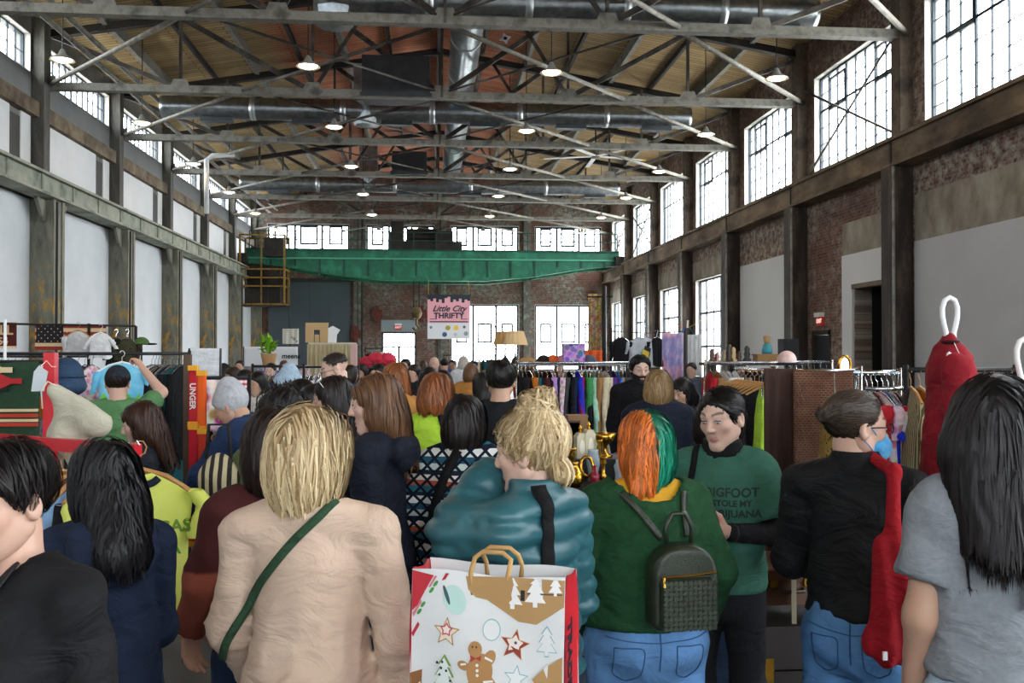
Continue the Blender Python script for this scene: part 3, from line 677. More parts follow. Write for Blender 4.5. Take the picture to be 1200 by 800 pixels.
# ---------------------------------------------------------------- head (face towards +y, chin at -.125, crown at +.11)
def head_sdf(P, male=0, mouth=0.):
    Q = P.copy(); Q[:, 0] = np.abs(Q[:, 0])
    d = el(P, (0, -.012, .033), (.076, .096, .080))
    d = sm(d, el(P, (0, .022, -.035), (.061, .068, .080)), .03)
    d = sm(d, rc(Q, (.050, .0, -.055), (.012, .066, -.100), .020, .018+.004*male), .03)
    d = sm(d, el(P, (0, .071, -.101), (.022, .018, .017)), .018)
    d = sm(d, el(Q, (.040, .058, -.020), (.024, .020, .022)), .02)
    d = sm(d, rc(Q, (.012, .083, .026), (.046, .066, .022), .010+.002*male, .008), .016)
    d = sx(d, -el(Q, (.031, .098, .005), (.019, .017, .0125)), .010)
    d = sm(d, el(Q, (.031, .073, .004), (.0150, .0150, .0125)), .006)
    d = sm(d, rc(P, (0, .088, .016), (0, .1065, -.025), .0075, .0105), .010)
    d = sm(d, el(Q, (.0115, .096, -.030), (.0075, .010, .007)), .006)
    d = sx(d, -el(Q, (.006, .104, -.039), (.0045, .006, .005)), .003)
    d = sm(d, rc(Q, (.0, .0915, -.0590), (.0215, .082, -.062), .0052, .0030), .005)
    d = sm(d, rc(Q, (.0, .090, -.0700-mouth), (.0205, .082, -.064-mouth*.4), .0060, .0030), .005)
    d = sx(d, -rc(Q, (0, .1005, -.0645-mouth*.5), (.0225, .089, -.0630), .0022+mouth*.45, .0015), .003)
    e = el(Q, (.078, -.010, -.010), (.012, .020, .033)); e = sx(e, -el(Q, (.090, -.004, -.006), (.011, .012, .021)), .004)
    d = sm(d, e, .006)
    return d
def head_col(V, skin, lip, brow, browc, blush=.12):
    s = np.array(skin, np.float32); C = np.tile(s, (len(V), 1)); x = np.abs(V[:, 0]); y, z = V[:, 1], V[:, 2]
    def w(c, r): return np.clip(1.25-np.sqrt(((x-c[0])/r[0])**2+((y-c[1])/r[1])**2+((z-c[2])/r[2])**2), 0, .25)*4
    bl = w((.042, .07, -.03), (.035, .04, .03))[:, None]*blush; C = C*(1-bl)+np.array([s[0], s[1]*.6, s[2]*.55])*bl
    b = (w((.0, .096, -.0585), (.0215, .03, .0055))+w((0, .094, -.0700), (.0185, .03, .006)))[:, None].clip(0, 1)*.9; C = C*(1-b)+np.array(lip)*b
    if brow:
        e = np.clip(1.6-np.abs(z-(.0305+.0065*np.sin((x-.012)/.04*PI*.8)))/.0062*1.6, 0, 1)*(x > .013)*(x < .052)*(y > .05)
        C = C*(1-e[:, None]*.85)+np.array(browc)*e[:, None]*.85
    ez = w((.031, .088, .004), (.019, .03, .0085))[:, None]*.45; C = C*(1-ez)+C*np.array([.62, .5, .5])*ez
    return C
def eye_mesh(c, r, look=(0, 1, 0), iris=(.10, .06, .035), closed=False):
    n, m_ = 14, 10; V = []; F = []
    for j in range(m_+1):
        t = PI*j/m_
        for i in range(n): p = 2*PI*i/n; V.append((r*math.sin(t)*math.cos(p), r*math.cos(t), r*math.sin(t)*math.sin(p)))
    for j in range(m_):
        for i in range(n): F.append((j*n+i, (j+1)*n+i, (j+1)*n+(i+1) % n, j*n+(i+1) % n))
    V = np.array(V, np.float32); a = np.arccos(np.clip(V[:, 1]/r, -1, 1)); C = np.full((len(V), 3), .72, np.float32)
    C[a < .62] = iris; C[a < .30] = (.01, .01, .01)
    lk = Vector(look).normalized(); R = np.array(Vector((0, 1, 0)).rotation_difference(lk).to_matrix(), np.float32)
    return (V@R.T)*A(1.08, 1, .60)+A(*c), np.array(F), C

# ---------------------------------------------------------------- hair
def hair_shell(P, H):
    vol = H.get('vol', 0.)
    d = el(P, (0, -.014, .032), (.083+vol, .104+vol, .089+vol))
    if H.get('nape', -.07) is not None: d = sx(d, H.get('nape', -.07)-P[:, 2]+.0*P[:, 1], .02)
    for pr in H.get('prims', ()):
        q = el(P, *pr[1:]) if pr[0] == 'e' else fc(P, *pr[1:])
        d = sm(d, q, .03)
    c = H.get('cut', .028); t = H.get('tilt', .55); ny = math.sqrt(1-t*t)
    face = ny*P[:, 1]-t*P[:, 2]-c
    if 'side' in H: face = sm(face, H['side']-np.abs(P[:, 0]), .015) if False else np.where(P[:, 2] < .03, np.minimum(face, (H['side']-np.abs(P[:, 0]))*1.0+np.clip(P[:, 1]-.075, 0, 1)*2), face)
    d = sx(d, face, .012)
    if 'bottom' in H: d = sx(d, H['bottom']-P[:, 2]+.012*np.sin(P[:, 0]*90), .012)
    for pr in H.get('extra', ()):                   # buns, tails: not cut by the hairline
        q = el(P, *pr[1:]) if pr[0] == 'e' else fc(P, *pr[1:]); d = sm(d, q, .012)
    return d
def hair_build(H, fine, R):
    """shell plus combed strands lying on it, in head coordinates"""
    fn = lambda P: hair_shell(P, H)+H.get('rough', .002)*np.sin(P[:, 0]*170+3*np.sin(P[:, 2]*30))*np.sin(P[:, 1]*150)
    prs = list(H.get('prims', ()))+list(H.get('extra', ())); lo = np.array([-.12, -.14, -.13]); hi = np.array([.12, .12, .15])
    lo[2] = min(lo[2], (-.07 if H.get('nape', -.07) is None else H.get('nape', -.07))-.05)
    for pr in prs:
        pts = [np.array(pr[1])] if pr[0] == 'e' else [np.array(pr[1]), np.array(pr[2])]
        rr = max(pr[2]) if pr[0] == 'e' else max(pr[3:5])
        for q in pts: lo = np.minimum(lo, q-rr-.02); hi = np.maximum(hi, q+rr+.02)
    V, F = surfnet(fn, lo, hi, H.get('h', .0085) if fine else .015)
    c0 = np.array(lin(H['c'])); c1 = np.array(lin(H.get('c2', H['c']))); cr_ = np.array(lin(H.get('root', H['c'])))
    def colour(p, rnd):
        f = np.clip((p[:, 2]-.06)/.05, 0, 1)[:, None]*H.get('rootmix', .5)
        if 'split' in H:                            # two-tone dye either side of the parting
            s = (p[:, 0] > H['split'][1])[:, None]; b_ = np.where(s, np.array(lin(H['split'][0])), c0)*(1+.5*(rnd-.5)); b_ = b_*(.55+.9*rnd)
        else: b_ = c0*(1-rnd)+c1*rnd
        return b_*(1-f)+cr_*f
    parts = [(V, F, colour(V, np.full((len(V), 1), .3))*.75)]
    n = H.get('n', 900) if fine else H.get('n', 900)//5
    if n > 0 and len(V):
        steps = H.get('steps', 13); st = H.get('step', .016)
        if not fine: steps = max(5, steps//2); st *= 2
        p = V[RNG.integers(0, len(V), n)].copy(); rnd = RNG.random((n, 1)).astype(np.float32)
        off = RNG.random(n).astype(np.float32)*H.get('loft', .006)+.0005
        gdir = (np.array([0, 0, -1], np.float32)@R); part = H.get('part', 0.)
        def grad(q):
            e = .003; g = np.stack([fn(q+A(*[e*(i == k) for i in range(3)]))-fn(q-A(*[e*(i == k) for i in range(3)])) for k in range(3)], 1)
            return g/(np.linalg.norm(g, axis=1)[:, None]+1e-9)
        bias = RNG.normal(0, H.get('mess', .12), (n, 3)).astype(np.float32); path = []; nor = []; fr = []; vel = np.tile(gdir, (n, 1)); wav = RNG.random(n)*6.28
        free = np.zeros(n, bool)
        for s_ in range(steps):
            g = grad(p); dist = fn(p)
            p = np.where(free[:, None], p, p-g*(dist-off)[:, None])
            path.append(p.copy()); nor.append(g); fr.append(free.astype(np.float32))
            if 'toward' in H:
                T = A(*H['toward']); want = T-p; want = want/(np.linalg.norm(want, axis=1)[:, None]+1e-6)
            else:
                want = np.tile(gdir, (n, 1)); topw = np.clip((p[:, 2]-.03)/.06, 0, 1)
                want[:, 0] += np.sign(p[:, 0]-part)*topw*1.2; want[:, 1] -= topw*H.get('back', .5)
            want = want+bias+RNG.normal(0, H.get('mess', .12)*.3, (n, 3)).astype(np.float32)
            if 'wave' in H: want[:, 0] += H['wave']*np.sin(s_*1.1+wav); want[:, 1] += H['wave']*np.cos(s_*1.1+wav)
            tan = want-g*np.sum(want*g, axis=1)[:, None]*.97; L = np.linalg.norm(tan, axis=1)
            low = (g@gdir > .55) & (p[:, 2] < .0) if 'toward' not in H else np.zeros(n, bool)
            free |= low
            vel = np.where(free[:, None], vel*.7+gdir*.3, tan/(L[:, None]+1e-6)); vel /= (np.linalg.norm(vel, axis=1)[:, None]+1e-6)
            p = p+vel*st*np.where(free, .6, np.clip(L*1.5, .15, 1))[:, None]
        Pth = np.stack(path, 1); Nr = np.stack(nor, 1); T = np.gradient(Pth, axis=1); T /= (np.linalg.norm(T, axis=2, keepdims=True)+1e-9)
        B = np.cross(T, Nr); B /= (np.linalg.norm(B, axis=2, keepdims=True)+1e-9)
        wd = (H.get('w', .0018)*(1 if fine else 2.2))*(.5+RNG.random((n, 1, 1)))*np.linspace(1, .25, steps)[None, :, None]
        fs = np.cumsum(np.stack(fr, 1), 1)[:, :, None]; wd = wd*np.clip(1-fs/max(H.get('tips', 3 if 'bottom' in H else 0), .01), 0, 1)
        V3 = np.stack([Pth-B*wd, Pth+B*wd+Nr*wd*.5], 2).reshape(-1, 3)
        i = np.arange(n)[:, None]*steps*2+np.arange(steps-1)[None, :]*2
        Fq = np.stack([i, i+1, i+3, i+2], -1).reshape(-1, 4)
        parts.append((V3.astype(np.float32), Fq, colour(V3, np.repeat(rnd, steps*2, axis=0))))
    return join(parts)

# ---------------------------------------------------------------- hands
def hand_build(wrist, d, nrm, side, h, curl=35, spread=1.0, size=1.0):
    """palm, four jointed fingers and a thumb; d = wrist to fingers, nrm = the way the palm faces, side +1/-1 = thumb side along d x nrm"""
    d = np.array(Vector(d).normalized()); nrm = np.array(nrm, float); nrm = nrm-d*(nrm@d); nrm /= np.linalg.norm(nrm); s = np.cross(d, nrm)*side
    w_ = np.array(wrist, float); S = size; segs = []
    X = lambda a, b, c: w_+S*(d*a+s*b+nrm*c)
    for k, (b, L) in enumerate(((.030, .074), (.010, .082), (-.010, .076), (-.028, .060))):
        kn = (.086-.004*abs(k-1), b); segs.append((X(.0, b*.55, 0), X(kn[0], kn[1], 0), .015*S, .0115*S))
        a0 = X(kn[0], kn[1], 0); ang = 0.; r = .0098
        for j, f in enumerate((.45, .30, .25)):
            ang += math.radians(curl*(.8 if j == 0 else 1.15)); dd = d*math.cos(ang)+nrm*math.sin(ang)+s*b*2.2*spread*(1 if j == 0 else 0)*math.cos(ang); dd /= np.linalg.norm(dd)
            a1 = a0+dd*L*f*S; segs.append((a0, a1, r*S, (r-.0009)*S)); a0 = a1; r -= .0009
    t0 = X(.022, .028, .006); td = d*.62+s*.68+nrm*.30; td /= np.linalg.norm(td); t1 = t0+td*.042*S; td2 = d*.85+s*.28+nrm*.45; td2 /= np.linalg.norm(td2); t2 = t1+td2*.034*S; t3 = t2+td2*.024*S
    segs += [(t0, t1, .0135*S, .0115*S), (t1, t2, .011*S, .010*S), (t2, t3, .010*S, .008*S)]
    segs.append((w_-d*.03, X(.03, 0, 0), .022*S, .022*S))
    def fn(P):
        D = None
        for k, (a, b, r1, r2) in enumerate(segs):
            q = rc(P, a, b, r1, r2); D = q if D is None else sm(D, q, .006)
        return D
    pts = np.array([x for g in segs for x in g[:2]]); return surfnet(fn, pts.min(0)-.025, pts.max(0)+.025, h)
# ---------------------------------------------------------------- people
SK = {'pale': (.64, .42, .33), 'fair': (.58, .36, .27), 'light': (.50, .30, .21), 'tan': (.36, .20, .13), 'brown': (.18, .09, .055)}
PEOPLE = {}
def person(key, label, px, Y, H, yaw, hair=None, top=None, pants=('2b3a52', 'denim'), skin='fair', head=(0, 0, 0), lean=0, arms=None, bulk=1.0, fem=1,
           lod=1, mouth=0., look=None, brow='2a1c14', lip=None, low=False, shoes='1d1d1f', legs=True, group=None, wide=1.0, off=None, curl=(35, 35), headx=0.):
    """lod 0 close, 1 middle, 2 far. yaw 0 faces away from the camera, +90 faces left"""
    s = H/1.7; X = at(px, 413, Y).x
    root = empty('person', (X, Y, 0), math.radians(yaw), label, 'person', group)
    hs, hc = (.0052 if key in ('big', 'bun', 'smile', 'lef') else .0068, .014) if lod == 0 else ((.0075, .021) if lod == 1 else (.012, .026))
    b = bulk; ca, sa = math.cos(math.radians(lean)), math.sin(math.radians(lean)); pz = .95
    def L(p): x, y, z = p; z -= pz; return np.array((x, y*ca+z*sa, pz-y*sa+z*ca))
    def U(P): Q = P.copy(); y, z = P[:, 1], P[:, 2]-pz; Q[:, 1] = y*ca-z*sa; Q[:, 2] = pz+y*sa+z*ca; return Q
    shw = (.150+.02*(1-fem))*wide*(.6+.4*b)
    arms = arms or {}
    J = {}
    for k, sg in (('L', -1), ('R', 1)):
        d_ = dict(el=(sg*(.192*(.7+.3*b)+.02*(1-fem)), -.03, 1.10), wr=(sg*(.205*(.7+.3*b)), .06, .86), n=(-sg, .3, 0), bare=False); d_.update(arms.get(k, {}))
        J[k] = dict(sh=L((sg*shw, -.01, 1.375)), **{kk: (np.array(v) if kk in ('el', 'wr') else v) for kk, v in d_.items()})
    tz = (1.30, 1.08, .93)
    def torso(Q, t):
        d = fc(Q, (0, 0, 1.29), (0, 0, 1.10), .134*b+t, .117*b+t, 1.36)
        d = sm(d, fc(Q, (0, 0, 1.10), (0, -.01, .93), .117*b+t, .150*b+t, 1.28), .06)
        for sg in (-1, 1):
            d = sm(d, rc(Q, (0, -.015, 1.425), (sg*shw, -.01, 1.375), .048+t, .052+t), .04)
            if fem: d = sm(d, el(Q, (sg*.066*b, .075*b, 1.245), (.052*b+t, .05*b+t, .055+t)), .03)
        return d
    def armd(P, t, short=0, flare=1.0):
        D = None
        for k in 'LR':
            j = J[k]
            if j.get('none'): continue
            a, e, w_ = j['sh'], j['el'], j['wr']; ab = .75+.25*b
            if short:
                e2 = a+(e-a)*short; q = rc(P, a, e2, .050*ab+t, (.044*ab+t)*flare)
                ax = (e-a)/np.linalg.norm(e-a); q = sx(q, (P-A(*e2))@A(*ax), .008)
            else:
                q = sm(rc(P, a, e, .050*ab+t, .041*ab+t), rc(P, e, w_, .041*ab+t, .028+t*flare), .03)
                ax = (w_-e)/np.linalg.norm(w_-e); q = sx(q, (P-A(*(w_-ax*.0)))@A(*ax), .006)
            D = q if D is None else np.minimum(D, q)
        return D if D is not None else np.full(len(P), 9., np.float32)
    hcen = L((headx, .012, 1.578)); R = rotm(*head); hk = 1.0
    skc = np.array(SK[skin]) if isinstance(skin, str) else np.array(skin)
    lipc = np.array(lip) if lip else skc*np.array([.85, .5, .48])
    # body
    def body(P):
        Q = U(P); d = torso(Q, -.012)
        d = sm(d, armd(P, 0), .02)
        d = sm(d, rc(P, L((0, -.02, 1.38)), hcen+R@A(0, -.022, -.055), .058+.006*(1-fem), .050+.006*(1-fem)), .03)
        if legs and not pants:
            for sg in (-1, 1): d = sm(d, sm(rc(P, (sg*.085, 0, .90), (sg*.10, .01, .50), .078*b, .052), rc(P, (sg*.10, .01, .50), (sg*.10, -.03, .08), .052, .036), .03), .03)
        if lod == 2: d = sm(d, head_sdf((P-A(*hcen))@R, 1-fem), .015)
        return d
    ext = np.array([*[j[k] for j in J.values() for k in ('sh', 'el', 'wr')], hcen, (-.2*b, -.2, .02 if legs else .8), (.2*b, .2, 1.4)])
    lo, hi = ext.min(0)-.09, ext.max(0)+.09
    if lod == 2: hi[2] = max(hi[2], hcen[2]+.15)
    lo[0] -= .1*(b-1); hi[0] += .1*(b-1); lo[1] -= .08*b; hi[1] += .06*b; lo[2] = min(.80, *(j['wr'][2]-.06 for j in J.values()))
    V, F = surfnet(body, lo, hi, hc if lod else .020); C = np.tile(skc, (len(V), 1))
    if lod == 2:
        hv = (V-hcen)@R; m_ = (V[:, 2] > hcen[2]-.13) & (np.linalg.norm(V-hcen, axis=1) < .16); C[m_] = head_col(hv[m_], skc, lipc, True, lin(brow))
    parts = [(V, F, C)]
    if lod < 2:
        hv, hf = surfnet(lambda P: head_sdf(P, 1-fem, mouth), (-.105, -.13, -.135), (.105, .135, .13), hs)
        parts.append((hv@R.T+hcen, hf, head_col(hv, skc, lipc, True, lin(brow))))
    for k, sg in (('L', -1), ('R', 1)):
        j = J[k]
        if j.get('none'): continue
        dd = j.get('hd', j['wr']-j['el']); nn = j['n']
        s_ = np.cross(np.array(Vector(dd).normalized()), np.array(nn, float)); side = j.get('side', 1 if s_[1] > 0 else -1)
        hv, hf = hand_build(j['wr'], dd, nn, side, .005 if lod == 0 else (.0075 if lod == 1 else .012), j.get('curl', 30)); parts.append((hv, hf, skc*np.array([1.0, .93, .9])))
    V, F, C = join(parts); bodyo = mesh_np('body', V*s, F, SKINM, root, True, C)
    # eyes, mouth
    if lod < 2:
        for sg in (-1, 1):
            lv = look or (0, 1, -.1)
            ev, ef, ec = eye_mesh((sg*.031, .0765, .0035), .0131, lv)
            mesh_np('eye', (ev@R.T+hcen)*s, ef, EYEM, root, True, ec)
        lash = MB()
        for sg in (-1, 1): lash.tube([(sg*(.031+dx), .0895-2.2*(dx)**2*14, .0115-6*dx*dx*2.2-.0022) for dx in (-.014, -.007, 0, .007, .0145)], .0021, 5)
        lash.v = [tuple((np.array(p)@R.T+hcen)*s) for p in lash.v]; lash.build('eyelashes', M('lash_black', '0d0a09', rough=.6), root)
        if mouth > 0:
            ev, ef, ec = eye_mesh((0, 0, 0), 1.0); ev = ev*A(.016, .006, .0035)+A(0, .084, -.0625); mesh_np('teeth', (ev@R.T+hcen)*s, ef, WHITEP, root, True)
    # trousers and shoes
    if legs and pants:
        pt = pants[2] if len(pants) > 2 else .014
        def trs(P):
            d = fc(P, (0, -.01, 1.02), (0, -.01, .90), .126*b+pt, .150*b+pt, 1.25)
            for sg in (-1, 1):
                d = sm(d, el(P, (sg*.070*b, -.062*b, .90), (.084*b, .078*b, .10)), .035)
                d = sm(d, sm(rc(P, (sg*.088*b, 0, .88), (sg*.105*b**.5, .01, .50), .080*b+pt, .056*b**.5+pt), rc(P, (sg*.105*b**.5, .01, .50), (sg*.105*b**.5, -.03, .10), .060*b**.5+pt, .05+pt), .03), .02)
            d = sx(d, P[:, 2]-1.03, .008); d = sx(d, .07-P[:, 2], .008)
            return d+(.0025*wrinkle(P, 1.1) if lod < 2 else 0)
        Vt_ = surfnet(trs, (-.30*b, -.26*b, .03), (.30*b, .22*b, 1.08), .016 if lod == 0 else (.024 if lod == 1 else .034)); V, F = Vt_; tro = mesh_np('trousers', V*s, F, fabric(pants[0], kind=pants[1], key='trousers_%s' % pants[0]), root); tbvh = BVHTree.FromPolygons((V*s).tolist(), F.tolist()) if lod == 0 else None
    if legs:
        for sg in (-1, 1):
            x = sg*.105*b**.5; V, F = surfnet(lambda P: sx(sm(rc(P, (x, -.05, .045), (x, .15, .035), .045, .042), rc(P, (x, -.03, .05), (x, -.03, .11), .045, .045), .03), .002-P[:, 2], .006), (x-.09, -.13, -.02), (x+.09, .23, .2), .022)
            mesh_np('shoe', V*s, F, fabric(shoes, rough=.5), root)
    # upper garments
    tops = top if isinstance(top, (list, tuple)) else ([top] if top else [])
    if not (legs and pants): tro = tbvh = None
    obs = {'tro': tro, 'bvh_tro': tbvh, 'root': root, 'body': bodyo, 's': s, 'R': R, 'hc': hcen, 'J': J, 'L': L}
    for T in tops:
        t = T.get('t', .016); hem = T.get('hem', .92); amp = T.get('wr', .0035); sl = T.get('sleeve', 'long'); nk = T.get('neck', (.075, 1.475)); ph = RNG.random()*6
        def tp(P):
            Q = U(P); d = torso(Q, t)
            if hem < .88: d = sm(d, fc(Q, (0, -.01, .95), (0, -.01, hem), .150*b+t, T.get('flare', .155)*b+t, 1.25), .05)
            if T.get('loose'): d = sm(d, fc(Q, (0, -.005, 1.25), (0, -.005, hem+.03), .134*b+t+.008, T['loose']*b+t, 1.3), .05)
            if sl == 'long': d = sm(d, armd(P, t*.9, 0, T.get('cuff', 1.0)), .010)
            elif sl == 'short': d = sm(d, armd(P, t, T.get('slen', .62), 1.25), .022)
            elif sl == 'none': d = np.maximum(d, np.abs(Q[:, 0])-shw-.01)
            for pr in T.get('prims', ()): d = sm(d, el(Q, *pr[1:]) if pr[0] == 'e' else rc(Q, *pr[1:]), .025)
            if amp:
                d = d+amp*wrinkle(P, T.get('ws', 1.0), ph)
                if lod < 2: d = d-amp*1.7*folds(Q, ph)*(.35+np.exp(-((Q[:, 2]-1.08)/.11)**2)+.2*np.exp(-((Q[:, 2]-hem)/.08)**2))
            if T.get('quilt'): d = d-.017*np.abs(np.sin(Q[:, 2]*PI/T['quilt']))
            d = sx(d, hem-Q[:, 2], .008)
            d = sx(d, -(rc(Q, (0, T.get('ny', -.005), nk[1]), (0, T.get('ny', -.005), nk[1]+.2), nk[0], nk[0])), .008)
            if T.get('collar'):
                rr = np.linalg.norm((Q-A(0, -.012, 0))[:, :2]*A(1, .95), axis=1); ring = np.maximum(np.abs(rr-.066)-.011, np.abs(Q[:, 2]-1.46)-T['collar']); d = sm(d, ring, .014)
            return d
        l2, h2 = lo.copy(), hi.copy(); l2 -= t+.02; h2 += t+.02; l2[2] = hem-.05; h2[2] = max(1.6, *(j[k][2]+.15 for j in J.values() for k in ('el', 'wr')))
        if min(j[k][2] for j in J.values() for k in ('el', 'wr')) < hem: l2[2] = min(j[k][2] for j in J.values() for k in ('el', 'wr'))-.12
        if sl == 'short' or sl == 'none': l2[2] = hem-.05
        cut_sleeves = hem
        def tp2(P):
            return tp(P)
        # sleeves may hang below the hem: cut only the trunk at the hem
        def tp3(P):
            Q = U(P); d0 = torso(Q, t); return tp(P)
        if sl == 'long':
            def tpf(P):
                Q = U(P); saved = tp(P); a_ = armd(P, t*.9, 0, T.get('cuff', 1.0))+(amp*wrinkle(P, T.get('ws', 1.0), ph) if amp else 0)
                if amp and lod < 2:
                    for k in 'LR':
                        for q_, r_ in ((J[k]['el'], .10), (J[k]['wr'], .09)): a_ = a_-amp*2.2*folds(P*1.25, ph)*np.exp(-np.sum((P-A(*q_))**2, 1)/r_**2)
                if T.get('quilt'):
                    for k in 'LR':
                        for a, e, r1, r2 in ((J[k]['sh'], J[k]['el'], .050, .042), (J[k]['el'], J[k]['wr'], .042, .032)):
                            ax = (e-a)/np.linalg.norm(e-a); u_ = (P-A(*a))@A(*ax)
                            a_ = sm(a_, rc(P, a, e, r1+t*.9, r2+t*.9)-.014*np.abs(np.sin(u_*PI/T['quilt']))*(u_ > 0)*(u_ < np.linalg.norm(e-a)), .01)
                return np.minimum(saved, a_)
        else: tpf = tp
        V, F = surfnet(tpf, l2, h2, T.get('h', .0125 if lod == 0 else (.015 if lod == 1 else .024)))
        col = T['col'](V, U(V)) if 'col' in T else None
        o = mesh_np(T.get('name', 'sweater'), V*s, F, T.get('mat') or PAINTED, root, True, col)
        obs[T.get('name', 'sweater')] = o; obs['top'] = o
        obs.setdefault('bvh', BVHTree.FromPolygons((V*s).tolist(), F.tolist())); obs['bvh_'+T.get('name', 'sweater')] = BVHTree.FromPolygons((V*s).tolist(), F.tolist())
    if hair:
        V, F, C = hair_build(hair, lod == 0 or hair.get('fine', False), R); o = mesh_np('hair', (V@R.T+hcen)*s, F, HAIRM, root, True, C); obs['hair'] = o
    obs['head_pt'] = lambda p: Vector(((np.array(p, np.float32)@R.T+hcen)*s).tolist())
    PEOPLE[key] = obs
    return obs
def ribbon(ob_, pts, dirv, width, mat, name, thick=.006, world=True, label=None, cat=None, lift=.004, bv='bvh', n=26):
    """a strap laid on the clothing: pts are local (x, z) seen along dirv (a local y direction)"""
    bvh = ob_[bv]; P = []; pts = [Vector(p) for p in pts]
    for i in range(n+1):
        t = i/n*(len(pts)-1); k = min(int(t), len(pts)-2); f = t-k; q = pts[k].lerp(pts[k+1], f)
        o = Vector((q[0], -dirv*1.2, q[1])); hit = bvh.ray_cast(o, Vector((0, dirv, 0)))
        if hit[0] is not None: P.append((hit[0], hit[1]))
    if len(P) < 2: return None
    for it in range(3): P = [P[0]]+[((P[i-1][0]+P[i][0]*2+P[i+1][0])/4, (P[i-1][1]+P[i][1]*2+P[i+1][1]).normalized()) for i in range(1, len(P)-1)]+[P[-1]]
    v = []; f = []
    for i, (p, nrm) in enumerate(P):
        d = (P[min(i+1, len(P)-1)][0]-P[max(i-1, 0)][0]).normalized(); sd = d.cross(nrm).normalized()*width/2
        for a, h in ((-1, lift), (1, lift), (1, lift+thick), (-1, lift+thick)): v.append(p+sd*a+nrm*h)
    for i in range(len(P)-1):
        for k in range(4): f.append((i*4+k, i*4+(k+1) % 4, i*4+4+(k+1) % 4, i*4+4+k))
    f += [(3, 2, 1, 0), tuple((len(P)-1)*4+k for k in range(4))]
    mb = MB(); mb.add(v, f); o = mb.build(name, mat, None if world else ob_['root'], True)
    if world: o.matrix_world = Matrix.LocRotScale(ob_['root'].location, ob_['root'].rotation_euler, None); tag(o, label, cat)
    return o
def print_on(ob_, me, x, z, dirv, rot=0, bv='bvh', name='lettering', lift=.002, flip=False):
    """flat print laid on the cloth; the lettering's own plane is (x, y)"""
    bvh = ob_[bv]; sx_ = -1 if dirv < 0 else 1
    for v_ in me.vertices:
        c, s_ = math.cos(rot), math.sin(rot); u = v_.co.x*c-v_.co.y*s_; w_ = v_.co.x*s_+v_.co.y*c
        X_, Z_ = x+u*sx_, z+w_; hit = bvh.ray_cast(Vector((X_, -dirv*1.2, Z_)), Vector((0, dirv, 0)))
        y = hit[0].y if hit[0] is not None else 0
        v_.co = Vector((X_, y-dirv*(lift+max(0, v_.co.z)), Z_))
    return link(name, me, ob_['top'])
def to_world(ob_, p): return Matrix.LocRotScale(ob_['root'].location, ob_['root'].rotation_euler, None) @ Vector(p)
# ================================================================== THE PEOPLE CLOSE BY
def blond(**k): return dict(dict(c='8f7148', c2='e2cda2', root='6b5233', rootmix=.45, n=1700), **k)
BLK = dict(c='0e0c0d', c2='241f20', root='0e0c0d')
LONG = [('e', (0, -.03, -.05), (.098, .098, .13)), ('c', (0, -.075, -.1), (0, -.10, -.34), .098, .075, 1.6)]
# woman in tan cardigan
tan = person('tan', 'blonde woman in a long tan cardigan with sunglasses pushed up on her bob', 366, 2.5, 1.65, -6,
    hair=blond(prims=[('e', (0, -.022, -.035), (.106, .108, .14))], cut=.05, side=.07, bottom=-.155, vol=.010, nape=None, w=.0026, loft=.012, steps=14, n=2000, part=.02, mess=.16),
    top=dict(name='cardigan', mat=fabric('c8b09c', 'baa28f', scale=8), t=.018, hem=.55, flare=.175, wr=.0060, ws=.75, neck=(.082, 1.47), cuff=1.3), bulk=1.04, wide=1.12, skin='fair', head=(-32, -8, 0), lod=0, pants=('23262e', 'denim'),
    arms={'L': dict(el=(-.225, .02, 1.10), wr=(-.20, .16, .92)), 'R': dict(el=(.235, -.02, 1.09), wr=(.235, .06, .85))})
ribbon(tan, [(.075, 1.42), (-.02, 1.33), (-.11, 1.22), (-.20, 1.08), (-.235, 1.0)], 1, .022, fabric('2f4a34'), 'crossbody_strap', label='dark green crossbody strap over the tan cardigan', cat='bag strap', bv='bvh_cardigan')
def eyewear(ob_, z=.004, y=.105, tilt=0, mat=None, lens=None, name='glasses', w_=.066):
    g = MB(); hp = ob_['head_pt']; c, s_ = math.cos(tilt), math.sin(tilt)
    def q(x, yy, zz): yy2, zz2 = yy*c-zz*s_, yy*s_+zz*c; return hp((x, y+yy2, z+zz2))
    for sg in (-1, 1):
        g.tube([q(sg*.033+.026*math.cos(a), -.004-.02*abs(sg*.033+.026*math.cos(a)), .018*math.sin(a)) for a in [2*PI*k/14 for k in range(14)]], .0018*ob_['s'], 5, close=True)
        g.tube([q(sg*.058, -.006, .004), q(sg*w_*1.13, -.04, .004), q(sg*w_*1.17, -.115, -.004)], .0018, 5)
    g.tube([q(-.008, -.003, .004), q(.008, -.003, .004)], .0018, 5)
    o = g.build(name, mat or BLACKM, ob_['root'], True)
    if lens:
        for sg in (-1, 1):
            l = MB(); l.add([q(sg*.033+.025*math.cos(a), -.004-.02*abs(sg*.033+.025*math.cos(a)), .017*math.sin(a)) for a in [2*PI*k/14 for k in range(14)]], [tuple(range(14))]); l.build('lens', lens, o)
    return o
eyewear(tan, z=.115, y=.06, tilt=1.0, mat=M('tortoise_frame', '5a3a2c', rough=.3), lens=M('dark_lens', '1a1518', rough=.1), name='sunglasses', w_=.078)

